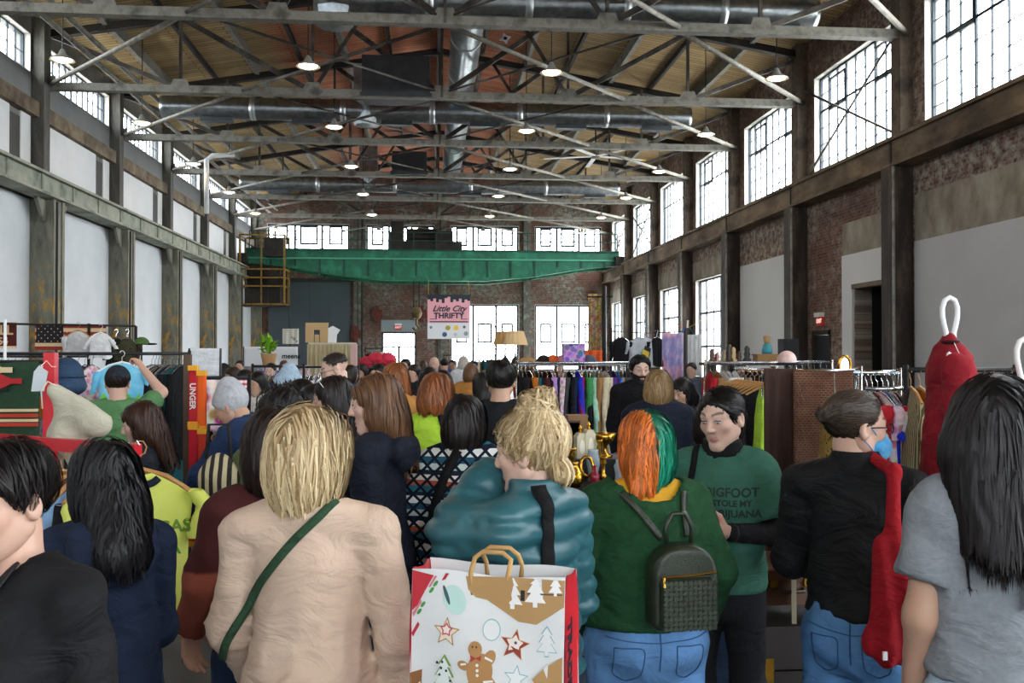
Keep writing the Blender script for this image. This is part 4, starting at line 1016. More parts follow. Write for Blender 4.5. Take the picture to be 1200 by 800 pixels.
# woman in green sweater, two-tone hair, leather backpack
GS = fabric('214a2c', '1a3d24', scale=30)
grn = person('grn', 'woman in a dark green sweater whose hair is dyed half orange and half teal', 756, 3.15, 1.60, 4,
    hair=dict(c='c96a2a', c2='e59a52', split=('1f8f70', -.018), root='3a2a20', rootmix=.25, prims=[('e', (0, -.02, -.05), (.095, .095, .12)), ('c', (-.03, -.05, -.08), (-.055, -.06, -.17), .062, .04, 1.2)], cut=.045, side=.066, bottom=-.17, nape=None, n=1900, loft=.012, w=.0024, wave=.12, mess=.14, part=-.018),
    top=[dict(name='mustard_shirt', mat=fabric('d9a32e', 'c8922a'), t=.006, hem=.9, sleeve='none', neck=(.072, 1.455), wr=0), dict(name='sweater', mat=GS, t=.024, hem=.955, neck=(.125, 1.425), wr=.0045, cuff=1.35, loose=.18)], bulk=1.30, skin='fair', head=(14, -6, 0), lod=0, pants=('5c86b5', 'denim'),
    arms={'L': dict(el=(-.265, -.02, 1.12), wr=(-.25, .10, .90)), 'R': dict(el=(.265, -.02, 1.12), wr=(.26, .12, .90))})
# backpack on her back: local y = -
def backpack(ob_):
    s = ob_['s']; hit = ob_['bvh_sweater'].ray_cast(Vector((.05, -1.2, 1.12*s)), Vector((0, 1, 0))); y0 = hit[0].y
    r = empty('backpack', (0, 0, 0), 0, 'small dark green leather backpack with a woven pocket and gold zips', 'backpack'); r.matrix_world = Matrix.LocRotScale(ob_['root'].location, ob_['root'].rotation_euler, None)
    LE = M('olive_leather', '2c3526', '232b1e', scale=20, rough=.32, bmp=.25, bscale=160, spec=.5)
    cx = .05; zb, zt = .985*s, 1.275*s
    def bag(P):
        q = np.stack([np.abs(P[:, 0]-cx)/1.0, P[:, 1]-(y0-.055), P[:, 2]], 1)
        w_ = .112-.02*np.clip((P[:, 2]-1.1)/.15, 0, 1)
        d = np.stack([q[:, 0]-(w_-.03), np.abs(q[:, 1])-.022, np.abs(P[:, 2]-(zb+zt)/2)-((zt-zb)/2-.03)], 1)
        dd = np.linalg.norm(np.maximum(d, 0), axis=1)+np.minimum(d.max(1), 0)-.03
        top_ = (np.sqrt((P[:, 0]-cx)**2+np.clip(P[:, 2]-(zt-.115), 0, 9)**2)-.113); return sx(dd, top_, .012)
    V, F = surfnet(bag, (cx-.15, y0-.13, zb-.03), (cx+.15, y0+.03, zt+.03), .006); mesh_np('bag_body', V, F, LE, r)
    def pk(P):
        d = np.stack([np.abs(P[:, 0]-cx)-.072, np.abs(P[:, 1]-(y0-.108))-.010, np.abs(P[:, 2]-(zb+.092))-.062], 1); return np.linalg.norm(np.maximum(d, 0), axis=1)+np.minimum(d.max(1), 0)-.018
    V, F = surfnet(pk, (cx-.12, y0-.16, zb-.01), (cx+.12, y0-.07, zb+.20), .006); po = mesh_np('front_pocket', V, F, LE, r)
    wv = MB()                                          # woven leather strips on the pocket
    for i in range(11):
        for j in range(10):
            x = cx-.078+i*.0156; z = zb+.022+j*.0155; a = .0068
            wv.poly([(-a, -a), (a, -a), (a, a), (-a, a)], (math.cos(.785), 0, math.sin(.785)) if (i+j) % 2 else (1, 0, 0), (-math.sin(.785), 0, math.cos(.785)) if (i+j) % 2 else (0, 0, 1), (x, y0-.1355, z), .0045)
    o = wv.build('woven_leather', LE, po); o['kind'] = 'stuff'
    MB().tube([(cx-.088, y0-.128, zb+.178), (cx, y0-.137, zb+.184), (cx+.088, y0-.128, zb+.19)], .0035, 6).build('pocket_zip', BRASS, r)
    MB().tube([(cx-.082, y0-.13, zb+.178), (cx-.085, y0-.142, zb+.15)], .004, 6).build('zip_pull', BRASS, r)
    zp = [(cx+.103*math.cos(a), y0-.085, zt-.115+.103*math.sin(a)) for a in [PI*k/14 for k in range(15)]]; MB().tube(zp, .0035, 6).build('main_zip', BRASS, r)
    MB().tube([(cx-.04, y0-.03, zt-.01), (cx-.045, y0-.03, zt+.04), (cx-.02, y0-.03, zt+.085), (cx+.02, y0-.03, zt+.085), (cx+.045, y0-.03, zt+.04), (cx+.04, y0-.03, zt-.01)], .008, 8).build('grab_handle', LE, r, True)
    b2 = dict(ob_)
    for pts in ([(cx-.05, zt+.0), (-.06, 1.36*s), (-.11, 1.42*s)], [(cx+.045, zt), (.09, 1.36*s), (.10, 1.42*s)]):
        q = ribbon(ob_, pts, 1, .022, LE, 'shoulder_strap', bv='bvh_sweater', thick=.008)
        if q: q.parent = r; q.matrix_parent_inverse = Matrix(); q.matrix_basis = Matrix(); 
backpack(grn)

# woman with blonde bun in teal puffer
TEAL = M('teal_puffer', '2c626b', '245058', scale=5, rough=.38, bmp=.12, bscale=30, spec=.5)
bun = person('bun', 'woman in a teal puffer jacket with her blonde hair in a high bun', 624, 2.62, 1.64, 48,
    hair=blond(toward=(0, -.055, .11), nape=-.10, cut=.03, vol=.006, extra=[('e', (0, -.052, .128), (.052, .050, .042)), ('e', (.02, -.07, .150), (.03, .028, .022)), ('e', (-.02, -.03, .148), (.028, .026, .02)), ('e', (0, -.085, -.075), (.045, .03, .035))], w=.0024, loft=.010, steps=13, n=2000, rootmix=-.0, mess=.22),
    top=dict(name='puffer_jacket', mat=TEAL, t=.024, hem=.95, neck=(.066, 1.50), wr=0, quilt=.07, collar=.045, h=.009), bulk=.92, skin='pale', head=(14, -10, 0), lod=0, pants=('1f2530', 'denim'),
    arms={'L': dict(el=(-.185, .14, 1.36), wr=(-.005, .155, 1.50), n=(1, -.3, 0), curl=40, hd=(.7, -.2, .35)), 'R': dict(el=(.24, .02, 1.10), wr=(.20, .2, 1.02))})
o = MB(); hp = bun['head_pt']; o.tube([hp((.045*math.cos(a), -.060+.04*math.sin(a), .098)) for a in [2*PI*k/16 for k in range(16)]], .009, 7, close=True); o.build('hair_tie', M('white_scrunchie', 'e9e6e0', rough=.8), bun['root'], True)
ribbon(bun, [(-.06, 1.44), (-.07, 1.35), (-.075, 1.22), (-.07, 1.02)], 1, .042, fabric('141416'), 'bag_strap', label='wide black bag strap hanging over the teal puffer', cat='bag strap', bv='bvh_puffer_jacket')

# woman with t-shirt slogan, facing the camera side
BIG = fabric('3c6b5c', '35604f', scale=10)
big = person('big', 'dark-haired woman in a green slogan t-shirt over a black long-sleeved top', 846, 3.6, 1.665, 158,
    hair=dict(BLK, toward=(0, -.12, -.02), c='14100f', c2='241d1b', nape=-.085, cut=.026, extra=[('e', (0, -.125, -.02), (.035, .03, .04)), ('c', (0, -.125, -.03), (.01, -.12, -.14), .025, .015, 1)], n=1300, w=.0022, loft=.005, mess=.1),
    top=[dict(name='black_undershirt', mat=fabric('141415', '1b1b1d'), t=.006, hem=.95, neck=(.052, 1.50), wr=.002, collar=.038), dict(name='t_shirt', mat=BIG, t=.020, hem=.90, sleeve='short', slen=.78, neck=(.078, 1.462), wr=.004, loose=.165)], bulk=.92, skin='pale', head=(-26, -12, 3), lod=0, pants=('17181b', 'denim'), lip=(.42, .16, .14), look=(-.15, 1, -.35),
    arms={'L': dict(el=(-.205, .03, 1.13), wr=(-.03, .215, 1.16), n=(0, -1, .3), curl=25), 'R': dict(el=(.22, .0, 1.10), wr=(.15, .20, 1.08), n=(-1, 0, 0))})
PR = M('dark_print', '20302c', rough=.8)
for tx, z, sz in (('BIGFOOT', 1.295, .046), ('STOLE MY', 1.255, .032), ('MARIJUANA', 1.215, .040)): print_on(big, text_mesh(tx, sz, PR, bold=.0012, ext=.0), -.045, z*big['s'], -1, bv='bvh_t_shirt')
ribbon(big, [(.085, 1.46), (.10, 1.40), (.11, 1.32), (.115, 1.24)], -1, .024, fabric('141416'), 'bag_strap', label='black shoulder strap across the green slogan t-shirt', cat='bag strap', bv='bvh_t_shirt')
j = big['J']['L']; a = Vector(j['wr'].tolist())*big['s']; d_ = Vector((j['wr']-j['el']).tolist()).normalized(); u = d_.cross(Vector((0, 0, 1))).normalized(); v_ = d_.cross(u)
MB().tube([a-d_*.03+(u*math.cos(t_)+v_*math.sin(t_))*.033 for t_ in [2*PI*k/14 for k in range(14)]], .004, 6, close=True).build('bracelet', BLACKM, big['root'], True)

# man in black vest and blue mask
msk = person('msk', 'man in a black quilted jacket with slicked-back hair, glasses and a blue face mask', 1003, 3.0, 1.675, -34,
    hair=dict(c='1a1614', c2='5a4c40', root='2a231f', toward=(0, -.115, .02), nape=-.075, cut=.012, tilt=.5, extra=[('e', (0, -.118, .03), (.026, .026, .026))], n=1500, w=.0018, loft=.003, mess=.07, rootmix=.2),
    top=dict(name='black_jacket', mat=fabric('121213', '1a1a1c', rough=.7), t=.024, hem=.95, neck=(.068, 1.49), wr=.004, collar=.04, cuff=1.2), bulk=1.0, fem=0, skin='fair', head=(-54, -6, 0), lod=0, pants=('4f78a3', 'denim'),
    arms={'R': dict(el=(.25, .03, 1.12), wr=(.19, .24, 1.05)), 'L': dict(el=(-.23, .06, 1.10), wr=(-.17, .28, 1.05))})
def face_mask(ob_, mat):
    s = ob_['s']; fn = lambda P: np.maximum(np.maximum(head_sdf(P)-.006, -(head_sdf(P)-.003)), np.maximum(np.maximum(P[:, 2]+.012+np.abs(P[:, 0])*.15, -.118-P[:, 2]), .035-P[:, 1]))
    V, F = surfnet(lambda P: np.maximum(el(P, (0, .058, -.062), (.066, .066, .060)), np.maximum(np.maximum(P[:, 2]+.012+np.abs(P[:, 0])*.15, -.116-P[:, 2]), .030-P[:, 1])), (-.09, 0, -.14), (.09, .15, .02), .0045)
    o = mesh_np('face_mask', (V@ob_['R'].T+ob_['hc'])*s, F, mat, ob_['root']); hp = ob_['head_pt']; e = MB()
    for sg in (-1, 1): e.tube([hp((sg*.060, .045, -.025)), hp((sg*.077, .01, .004)), hp((sg*.082, -.02, .0)), hp((sg*.081, -.022, -.03)), hp((sg*.064, .035, -.075))], .0018, 5)
    e.build('ear_loop', mat, o); return o
face_mask(msk, fabric('3f95d0', '7fc0e6', scale=18, key='blue_mask')); eyewear(msk, name='glasses')

# woman in grey t-shirt, long black hair
gry = person('gry', 'woman in a light grey t-shirt with long straight black hair down her back', 1167, 2.3, 1.735, -14,
    hair=dict(BLK, vol=.010, prims=[('e', (0, -.025, -.05), (.115, .11, .14)), ('c', (-.01, -.075, -.08), (.02, -.115, -.36), .112, .075, 1.5), ('c', (.05, -.05, -.08), (.075, -.085, -.33), .06, .045, 1.3)], cut=.045, side=.07, bottom=-.40, nape=None, n=1900, steps=20, step=.02, w=.0026, loft=.008, part=.0, mess=.08),
    top=dict(name='t_shirt', mat=fabric('8b9197', '81878d', scale=60), t=.020, hem=.955, sleeve='short', slen=.66, neck=(.085, 1.465), wr=.0042, loose=.15), bulk=1.0, wide=.94, skin='light', head=(-16, -4, 0), lod=0, pants=('a9bdd0', 'denim'),
    arms={'L': dict(el=(-.19, -.03, 1.10), wr=(-.19, .07, .86)), 'R': dict(el=(.21, .0, 1.12), wr=(.18, .2, 1.05))})
# woman at the left edge, dark short hair, black top
lef = person('lef', 'short-haired woman in a black sweater looking down with a thin bag strap', 10, 1.98, 1.62, 156,
    hair=dict(c='0f0d0d', c2='241f1f', root='0f0d0d', nape=-.075, cut=.016, vol=.004, n=1300, steps=9, step=.010, w=.0017, loft=.008, mess=.18, part=.04, back=.1),
    top=dict(name='black_sweater', mat=fabric('121214', '18181b', rough=.75), t=.022, hem=.90, neck=(.088, 1.452), wr=.004, loose=.16), bulk=1.15, skin='fair', head=(-6, -12, 0), lod=0, pants=('1b1c20', 'denim'), look=(0, 1, -.9))
ribbon(lef, [(-.075, 1.385), (-.05, 1.28), (.0, 1.15), (.06, 1.02)], -1, .016, fabric('1d1d20', rough=.5), 'bag_strap', label='thin black bag strap over the black sweater', cat='bag strap', bv='bvh_black_sweater')
# black-haired woman in navy hoodie
NAVY = fabric('222d44', '1a2438', scale=6)
nav = person('nav', 'woman in a navy hoodie and jeans with glossy wavy black hair', 122, 2.72, 1.555, 32,
    hair=dict(BLK, c='0f0e10', c2='232226', prims=[('e', (0, -.03, -.05), (.098, .10, .13)), ('c', (0, -.09, -.1), (-.02, -.155, -.22), .090, .072, 1.3)], cut=.045, side=.07, bottom=-.27, nape=None, n=1600, steps=17, step=.018, w=.0028, loft=.014, wave=.35, mess=.14),
    top=dict(name='hoodie', mat=NAVY, t=.022, hem=.90, neck=(.075, 1.475), wr=.0045, loose=.165, prims=[('e', (0, -.13, 1.37), (.135, .065, .095)), ('e', (0, -.10, 1.43), (.13, .06, .06))]), bulk=.86, skin='tan', head=(10, -8, 0), lod=0, pants=('2f5f93', 'denim'),
    arms={'L': dict(el=(-.18, .04, 1.10), wr=(-.13, .24, 1.05)), 'R': dict(el=(.175, .04, 1.09), wr=(.14, .22, 1.0))})
# dark-haired woman in maroon top, hand hanging
mar = person('mar', 'dark-haired woman in a maroon top with a rust sleeve and hanging hand', 321, 3.05, 1.61, 14,
    hair=dict(c='17100e', c2='33241e', root='17100e', prims=[('e', (0, -.028, -.05), (.104, .106, .14))], cut=.05, side=.07, bottom=-.175, nape=None, vol=.01, n=1500, loft=.012, wave=.25, w=.0026, mess=.16),
    top=dict(name='maroon_top', mat=None, t=.022, hem=.90, neck=(.10, 1.45), wr=.004, cuff=1.25, col=lambda V, Q: np.where((V[:, 2] < 1.19)[:, None] & (V[:, 0] < -.17)[:, None], np.array(lin('8f4a3a')), np.array(lin('4a2222')))), bulk=1.12, skin='light', head=(8, -8, 0), lod=0, pants=('22304a', 'denim'),
    arms={'L': dict(el=(-.225, .0, 1.15), wr=(-.265, .12, .965), n=(.5, -.6, .2), curl=22, hd=(.05, .10, -.8)), 'R': dict(el=(.2, 0, 1.1), wr=(.18, .2, 1.0))})
ribbon(mar, [(.02, 1.42), (.05, 1.34), (.09, 1.24), (.13, 1.12)], 1, .034, M('green_patent_strap', '33502f', rough=.3), 'bag_strap', label='shiny green strap over the maroon top', cat='bag strap', bv='bvh_maroon_top')

# seams and back pockets of the jeans that face the camera
def jeans_seams(ob_, b, c):
    m = fabric(c, key='seam_'+c); s = ob_['s']; r0 = ob_['root']; sub = dict(ob_); sub['root'] = ob_['tro']
    ribbon(sub, [(0, .99*s), (0, .82*s)], 1, .004, m, 'seat_seam', .003, world=False, bv='bvh_tro', lift=.001)
    ribbon(sub, [(-.13*b, .935*s), (0, .915*s), (.13*b, .935*s)], 1, .0035, m, 'yoke_seam', .003, world=False, bv='bvh_tro', lift=.001)
    for sg in (-1, 1):
        x = sg*.078*b; w_ = .042*b**.5
        ribbon(sub, [(x-w_, .905*s), (x-w_*.92, .80*s), (x, .775*s), (x+w_*.92, .80*s), (x+w_, .905*s), (x-w_, .905*s)], 1, .0035, m, 'back_pocket', .003, world=False, bv='bvh_tro', lift=.001, n=40)
jeans_seams(grn, 1.30, '3f628c'); jeans_seams(msk, 1.0, '38587c'); jeans_seams(gry, 1.0, '8298ae')
# ================================================================== THE PEOPLE BEHIND THEM
def mat_aztec():
    m, t, b = base('aztec_fleece', .95, 0, .1); v = coords(t); sp = N(t, 'ShaderNodeSeparateXYZ'); t.links.new(v, sp.inputs[0])
    fr = N(t, 'ShaderNodeMath', operation='FRACT'); t.links.new(N_scale(t, sp.outputs[2], 5.2), fr.inputs[0])
    rows = ramp(t, [(0, lin('26566a')), (.14, lin('d9dcd8')), (.30, lin('1d2433')), (.38, lin('2f6a7a')), (.52, lin('b05c3c')), (.64, lin('e0d8cc')), (.76, lin('1d2433')), (.86, lin('b8c4c0'))], fr.outputs[0], 'CONSTANT')
    br = N(t, 'ShaderNodeTexBrick'); cb = N(t, 'ShaderNodeCombineXYZ'); t.links.new(sp.outputs[0], cb.inputs[0]); t.links.new(sp.outputs[2], cb.inputs[1]); mp = N(t, 'ShaderNodeMapping'); mp.inputs['Rotation'].default_value = (0, 0, .785); t.links.new(cb.outputs[0], mp.inputs[0]); t.links.new(mp.outputs[0], br.inputs[0])
    br.offset = 0; br.inputs['Scale'].default_value = 1; br.inputs['Brick Width'].default_value = .042; br.inputs['Row Height'].default_value = .042; br.inputs['Mortar Size'].default_value = .006
    br.inputs['Color1'].default_value = (0, 0, 0, 1); br.inputs['Color2'].default_value = (.25, .25, .25, 1); br.inputs['Mortar'].default_value = (1, 1, 1, 1)
    t.links.new(mix(t, br.outputs[0], rows, lin('161b28')), b.inputs['Base Color']); bump(t, b, noise_out(t, v, 90, 3), .004, .5); return m
def mh(c, c2=None, **k): return dict(dict(c=c, c2=c2 or c, root=c, n=650, fine=True, w=.0030, h=.011), **k)
longh = dict(prims=[('e', (0, -.03, -.05), (.096, .098, .13)), ('c', (0, -.07, -.1), (0, -.09, -.26), .092, .07, 1.6)], cut=.045, side=.068, bottom=-.31, nape=None)
bobh = dict(prims=[('e', (0, -.025, -.045), (.098, .10, .12))], cut=.045, side=.068, bottom=-.14, nape=None)
shorth = dict(nape=-.072, cut=.018, steps=6, step=.010, mess=.3)
person('smile', 'laughing brown-haired woman in a dark navy hoodie', 443, 3.9, 1.715, 72, hair=mh('4a3122', '7a5638', **longh, steps=16, step=.018, mess=.06), mouth=.006,
    top=dict(name='hoodie', mat=fabric('171b26', '1d2230'), t=.022, hem=.85, neck=(.075, 1.475), prims=[('e', (0, -.12, 1.38), (.12, .05, .08))]), bulk=.98, skin='pale', head=(16, -10, 0), lod=0, lip=(.5, .2, .2))
person('prof', 'dark-haired woman in a black top with glasses pushed up, seen from the side', 392, 5.0, 1.68, 82, hair=mh('120e0e', '2a201d', **longh, steps=15, step=.018), top=dict(name='black_top', mat=fabric('17171a'), t=.02, neck=(.08, 1.47)), skin='light', head=(6, -10, 0), lod=1)
eyewear(PEOPLE['prof'], z=.11, y=.055, tilt=1.0, mat=WHITEP)
bent = person('bent', 'stooping person in a navy jacket and pale grey knit cap', 330, 5.4, 1.70, 68, top=dict(name='navy_jacket', mat=fabric('26395c', '1f3050', scale=5), t=.036, neck=(.07, 1.48), wr=.006, hem=.85), lean=30, bulk=1.15, fem=0, skin='light', head=(0, -34, 0), lod=1,
    arms={'L': dict(el=(-.24, .34, 1.12), wr=(-.20, .50, .92)), 'R': dict(el=(.22, .42, 1.1), wr=(.16, .55, .95))})
def beanie(ob_, c, c2, tall=.03, name='knit_cap'):
    fn = lambda P: sx(sm(el(P, (0, -.014, .035), (.090, .112, .098)), el(P, (0, -.045, .09), (.06, .07, .05+tall)), .03)+.0015*np.sin(P[:, 0]*260), .75*P[:, 1]-.66*P[:, 2]-.02+.0*P[:, 0], .01)
    V, F = surfnet(fn, (-.13, -.16, -.1), (.13, .14, .24), .008); return mesh_np(name, (V@ob_['R'].T+ob_['hc'])*ob_['s'], F, fabric(c, c2, scale=40), ob_['root'])
beanie(bent, 'b4b6ba', 'a4a6aa')
person('hood', 'black-haired person in an olive jacket with a cream fleece hood', 330, 4.2, 1.635, 28, hair=mh('100e0e', '2b2624', **dict(shorth, vol=.014, mess=.5, loft=.02, nape=-.09)), top=dict(name='olive_jacket', mat=fabric('5f6a45', '525c3c'), t=.034, hem=.85, neck=(.07, 1.5), wr=.006), bulk=1.05, skin='tan', head=(20, -20, 0), lod=1)
o_ = PEOPLE['hood']; V, F = surfnet(lambda P: np.maximum(el(P, (0, -.09, 1.475), (.155, .085, .075)), -el(P, (0, -.02, 1.56), (.09, .085, .11)))+.004*wrinkle(P, 1.3), (-.2, -.22, 1.35), (.2, .06, 1.6), .011); mesh_np('fleece_hood', V*o_['s'], F, fabric('c9c0a0', '8f8a68', kind='blotch', scale=30), o_['root'])
pb = person('beanie', 'person in a light blue slouchy knit cap and brown coat', 338, 7.0, 1.66, 80, hair=mh('241a16', **dict(bobh)), top=dict(name='brown_coat', mat=fabric('5c4634'), t=.03, hem=.8), skin='light', head=(10, -12, 0), lod=1); beanie(pb, '9fb3c4', '8ea3b6', .045)
man = person('glasses', 'man with a shaved head and glasses in a navy jacket, looking down', 394, 7.4, 1.80, 88, hair=mh('2e2420', **dict(shorth, nape=.02, cut=.0, vol=-.004, n=500, steps=3)), fem=0, top=[dict(name='white_shirt', mat=fabric('e4e4e6'), t=.008, neck=(.06, 1.49)), dict(name='navy_jacket', mat=fabric('1d2536'), t=.03, neck=(.09, 1.44))], skin='pale', head=(10, -22, 0), lod=1); eyewear(man)
person('auburn', 'auburn-haired woman in a tan hooded coat', 464, 6.6, 1.735, 6, hair=mh('7a4522', 'a8683a', **longh, steps=14, step=.018), top=dict(name='hooded_coat', mat=None, t=.03, hem=.8, prims=[('e', (0, -.10, 1.40), (.14, .07, .10))], col=lambda V, Q: np.where((Q[:, 2] > 1.29)[:, None], np.array(lin('a8763c')), np.array(lin('c4c4b8')))), skin='fair', lod=1)
lime = person('lime', 'copper-haired woman in a lime green sweater with a black cross strap', 513, 5.2, 1.69, -12, hair=mh('6b3a20', '96592f', **dict(bobh, bottom=-.12), steps=10, mess=.2), top=dict(name='lime_sweater', mat=fabric('a9cf3e', '9bc034', scale=6), t=.034, hem=.88, loose=.155, wr=.006, cuff=1.3), bulk=1.1, skin='pale', head=(-20, -12, 0), lod=1,
    arms={'L': dict(el=(-.24, -.01, 1.12), wr=(-.225, .08, .90))})
ribbon(lime, [(.03, 1.46), (.06, 1.38), (.10, 1.28), (.15, 1.16)], 1, .03, fabric('141416'), 'cross_strap', label='black strap across the lime green sweater', cat='bag strap', bv='bvh_lime_sweater')
fle = person('fleece', 'dark-haired woman in a patterned navy and rust fleece', 546, 3.95, 1.625, -8, hair=mh('120e0e', '261d1b', **dict(bobh, bottom=-.19), steps=13, step=.018), top=dict(name='patterned_fleece', mat=mat_aztec(), t=.04, hem=.88, loose=.165, wr=.005, cuff=1.3), bulk=1.12, skin='light', head=(-10, -8, 0), lod=1,
    arms={'L': dict(el=(-.26, .0, 1.13), wr=(-.22, .12, .95))})
ribbon(fle, [(-.02, 1.40), (-.07, 1.30), (-.11, 1.18), (-.14, 1.05)], 1, .04, fabric('141416'), 'bag_strap', label='broad black strap over the patterned fleece', cat='bag strap', bv='bvh_patterned_fleece')
person('blackt', 'man with short black hair in a black t-shirt, seen from behind', 587, 5.8, 1.755, -6, hair=mh('0f0d0d', '1f1a19', **dict(shorth, vol=.006)), fem=0, top=dict(name='black_t_shirt', mat=fabric('15161a', '1a1b20'), t=.016, sleeve='short', hem=.9, loose=.16), bulk=1.12, skin='light', lod=1)
person('beard', 'bearded man in a black jacket facing the crowd beside the chrome rack', 750, 8.4, 1.775, 176, hair=mh('12100f', **dict(shorth, vol=.004)), fem=0, top=dict(name='black_jacket', mat=fabric('131316'), t=.03, hem=.85, neck=(.06, 1.5)), bulk=1.15, skin='pale', head=(6, -10, 0), lod=1, brow='0d0b0a')
o_ = PEOPLE['beard']; V, F = surfnet(lambda P: np.maximum(np.maximum(head_sdf(P, 1)-.007, P[:, 2]+.040-.35*np.clip(np.abs(P[:, 0])-.03, 0, 1)), np.maximum(-(el(P, (0, .1, -.065), (.022, .03, .010))), .0-P[:, 1])), (-.09, -.03, -.145), (.09, .13, .0), .006); mesh_np('beard', (V@o_['R'].T+o_['hc'])*o_['s'], F, M('beard_black', '16120f', rough=.8), o_['root'])
person('coat', 'woman with dark blonde hair in a long navy coat, seen from behind', 772, 6.2, 1.69, -8, hair=mh('6b5136', 'a8895c', **dict(bobh, bottom=-.15), steps=12), top=dict(name='navy_coat', mat=fabric('151a28', '1a2030'), t=.04, hem=.6, cuff=1.2), bulk=1.22, skin='fair', head=(-8, -6, 0), lod=1)
person('behindcoat', 'dark-haired woman half hidden behind the long navy coat', 800, 7.3, 1.60, 130, hair=mh('151112', **longh), top=dict(name='black_top', mat=fabric('1a1a1d'), t=.02), skin='light', head=(0, -15, 0), lod=1)
rais = person('raise', 'man in a green t-shirt and dark mesh cap reaching up to the rack', 138, 7.1, 1.70, 14, hair=mh('241a14', **dict(shorth)), fem=0, top=dict(name='green_t_shirt', mat=fabric('5a8458', '4e784c'), t=.02, sleeve='short', slen=.7, loose=.16), bulk=1.1, skin='fair', head=(0, -5, 0), lod=1,
    arms={'R': dict(el=(.30, .12, 1.50), wr=(.145, .27, 1.70), n=(-.2, -.2, -.9), curl=45, hd=(-.25, .5, .35))})
def cap(ob_, c, c2, band=None, peak=1):
    fn = lambda P: sx(el(P, (0, -.012, .036), (.088, .110, .096)), .012-P[:, 2]+.12*P[:, 1]*-1, .006)
    V, F = surfnet(fn, (-.12, -.15, -.02), (.12, .12, .15), .008); o = mesh_np('cap', (V@ob_['R'].T+ob_['hc'])*ob_['s'], F, fabric(c, c2, scale=30), ob_['root'])
    V, F = surfnet(lambda P: np.maximum(el(P, (0, peak*.085, .028), (.075, .085, .012)), -el(P, (0, -.012, .036), (.085, .107, .093))), (-.1, -.19, 0), (.1, .19, .06), .006); mesh_np('peak', (V@ob_['R'].T+ob_['hc'])*ob_['s'], F, fabric(c2), o)
cap(rais, '1d2128', '2c3440')
person('leftprof', 'brown-haired woman in a dark jacket browsing beside the yellow-green shirt', 168, 4.9, 1.555, 92, hair=mh('2a1a14', '4a2f22', **longh, steps=16, step=.018), top=dict(name='dark_jacket', mat=fabric('1a1c22', '24262e'), t=.028), skin='pale', head=(4, -16, 0), lod=1, lip=(.45, .2, .18))
wm = person('maskwoman', 'dark-haired woman in a floral purple face mask', 1204, 3.3, 1.635, 140, hair=mh('0e0c0d', '1d191a', **longh, steps=14), top=dict(name='dark_top', mat=fabric('1c1c20'), t=.024), skin='light', head=(10, -2, 0), lod=0); face_mask(wm, fabric('8a6fc0', 'd8a8d0', kind='patch', scale=22, key='floral_mask'))
lace = fabric('c9bfb4', '4a4440', kind='blotch', scale=70)
person('lace', 'person in a lace-patterned sweater reaching towards the suitcases', 838, 4.45, 1.58, -84, hair=mh('1d1614', **bobh), top=dict(name='lace_sweater', mat=lace, t=.02), skin='pale', lod=1, arms={'R': dict(el=(.21, .17, 1.20), wr=(.18, .40, 1.12), n=(-.3, 0, -1), curl=30)})
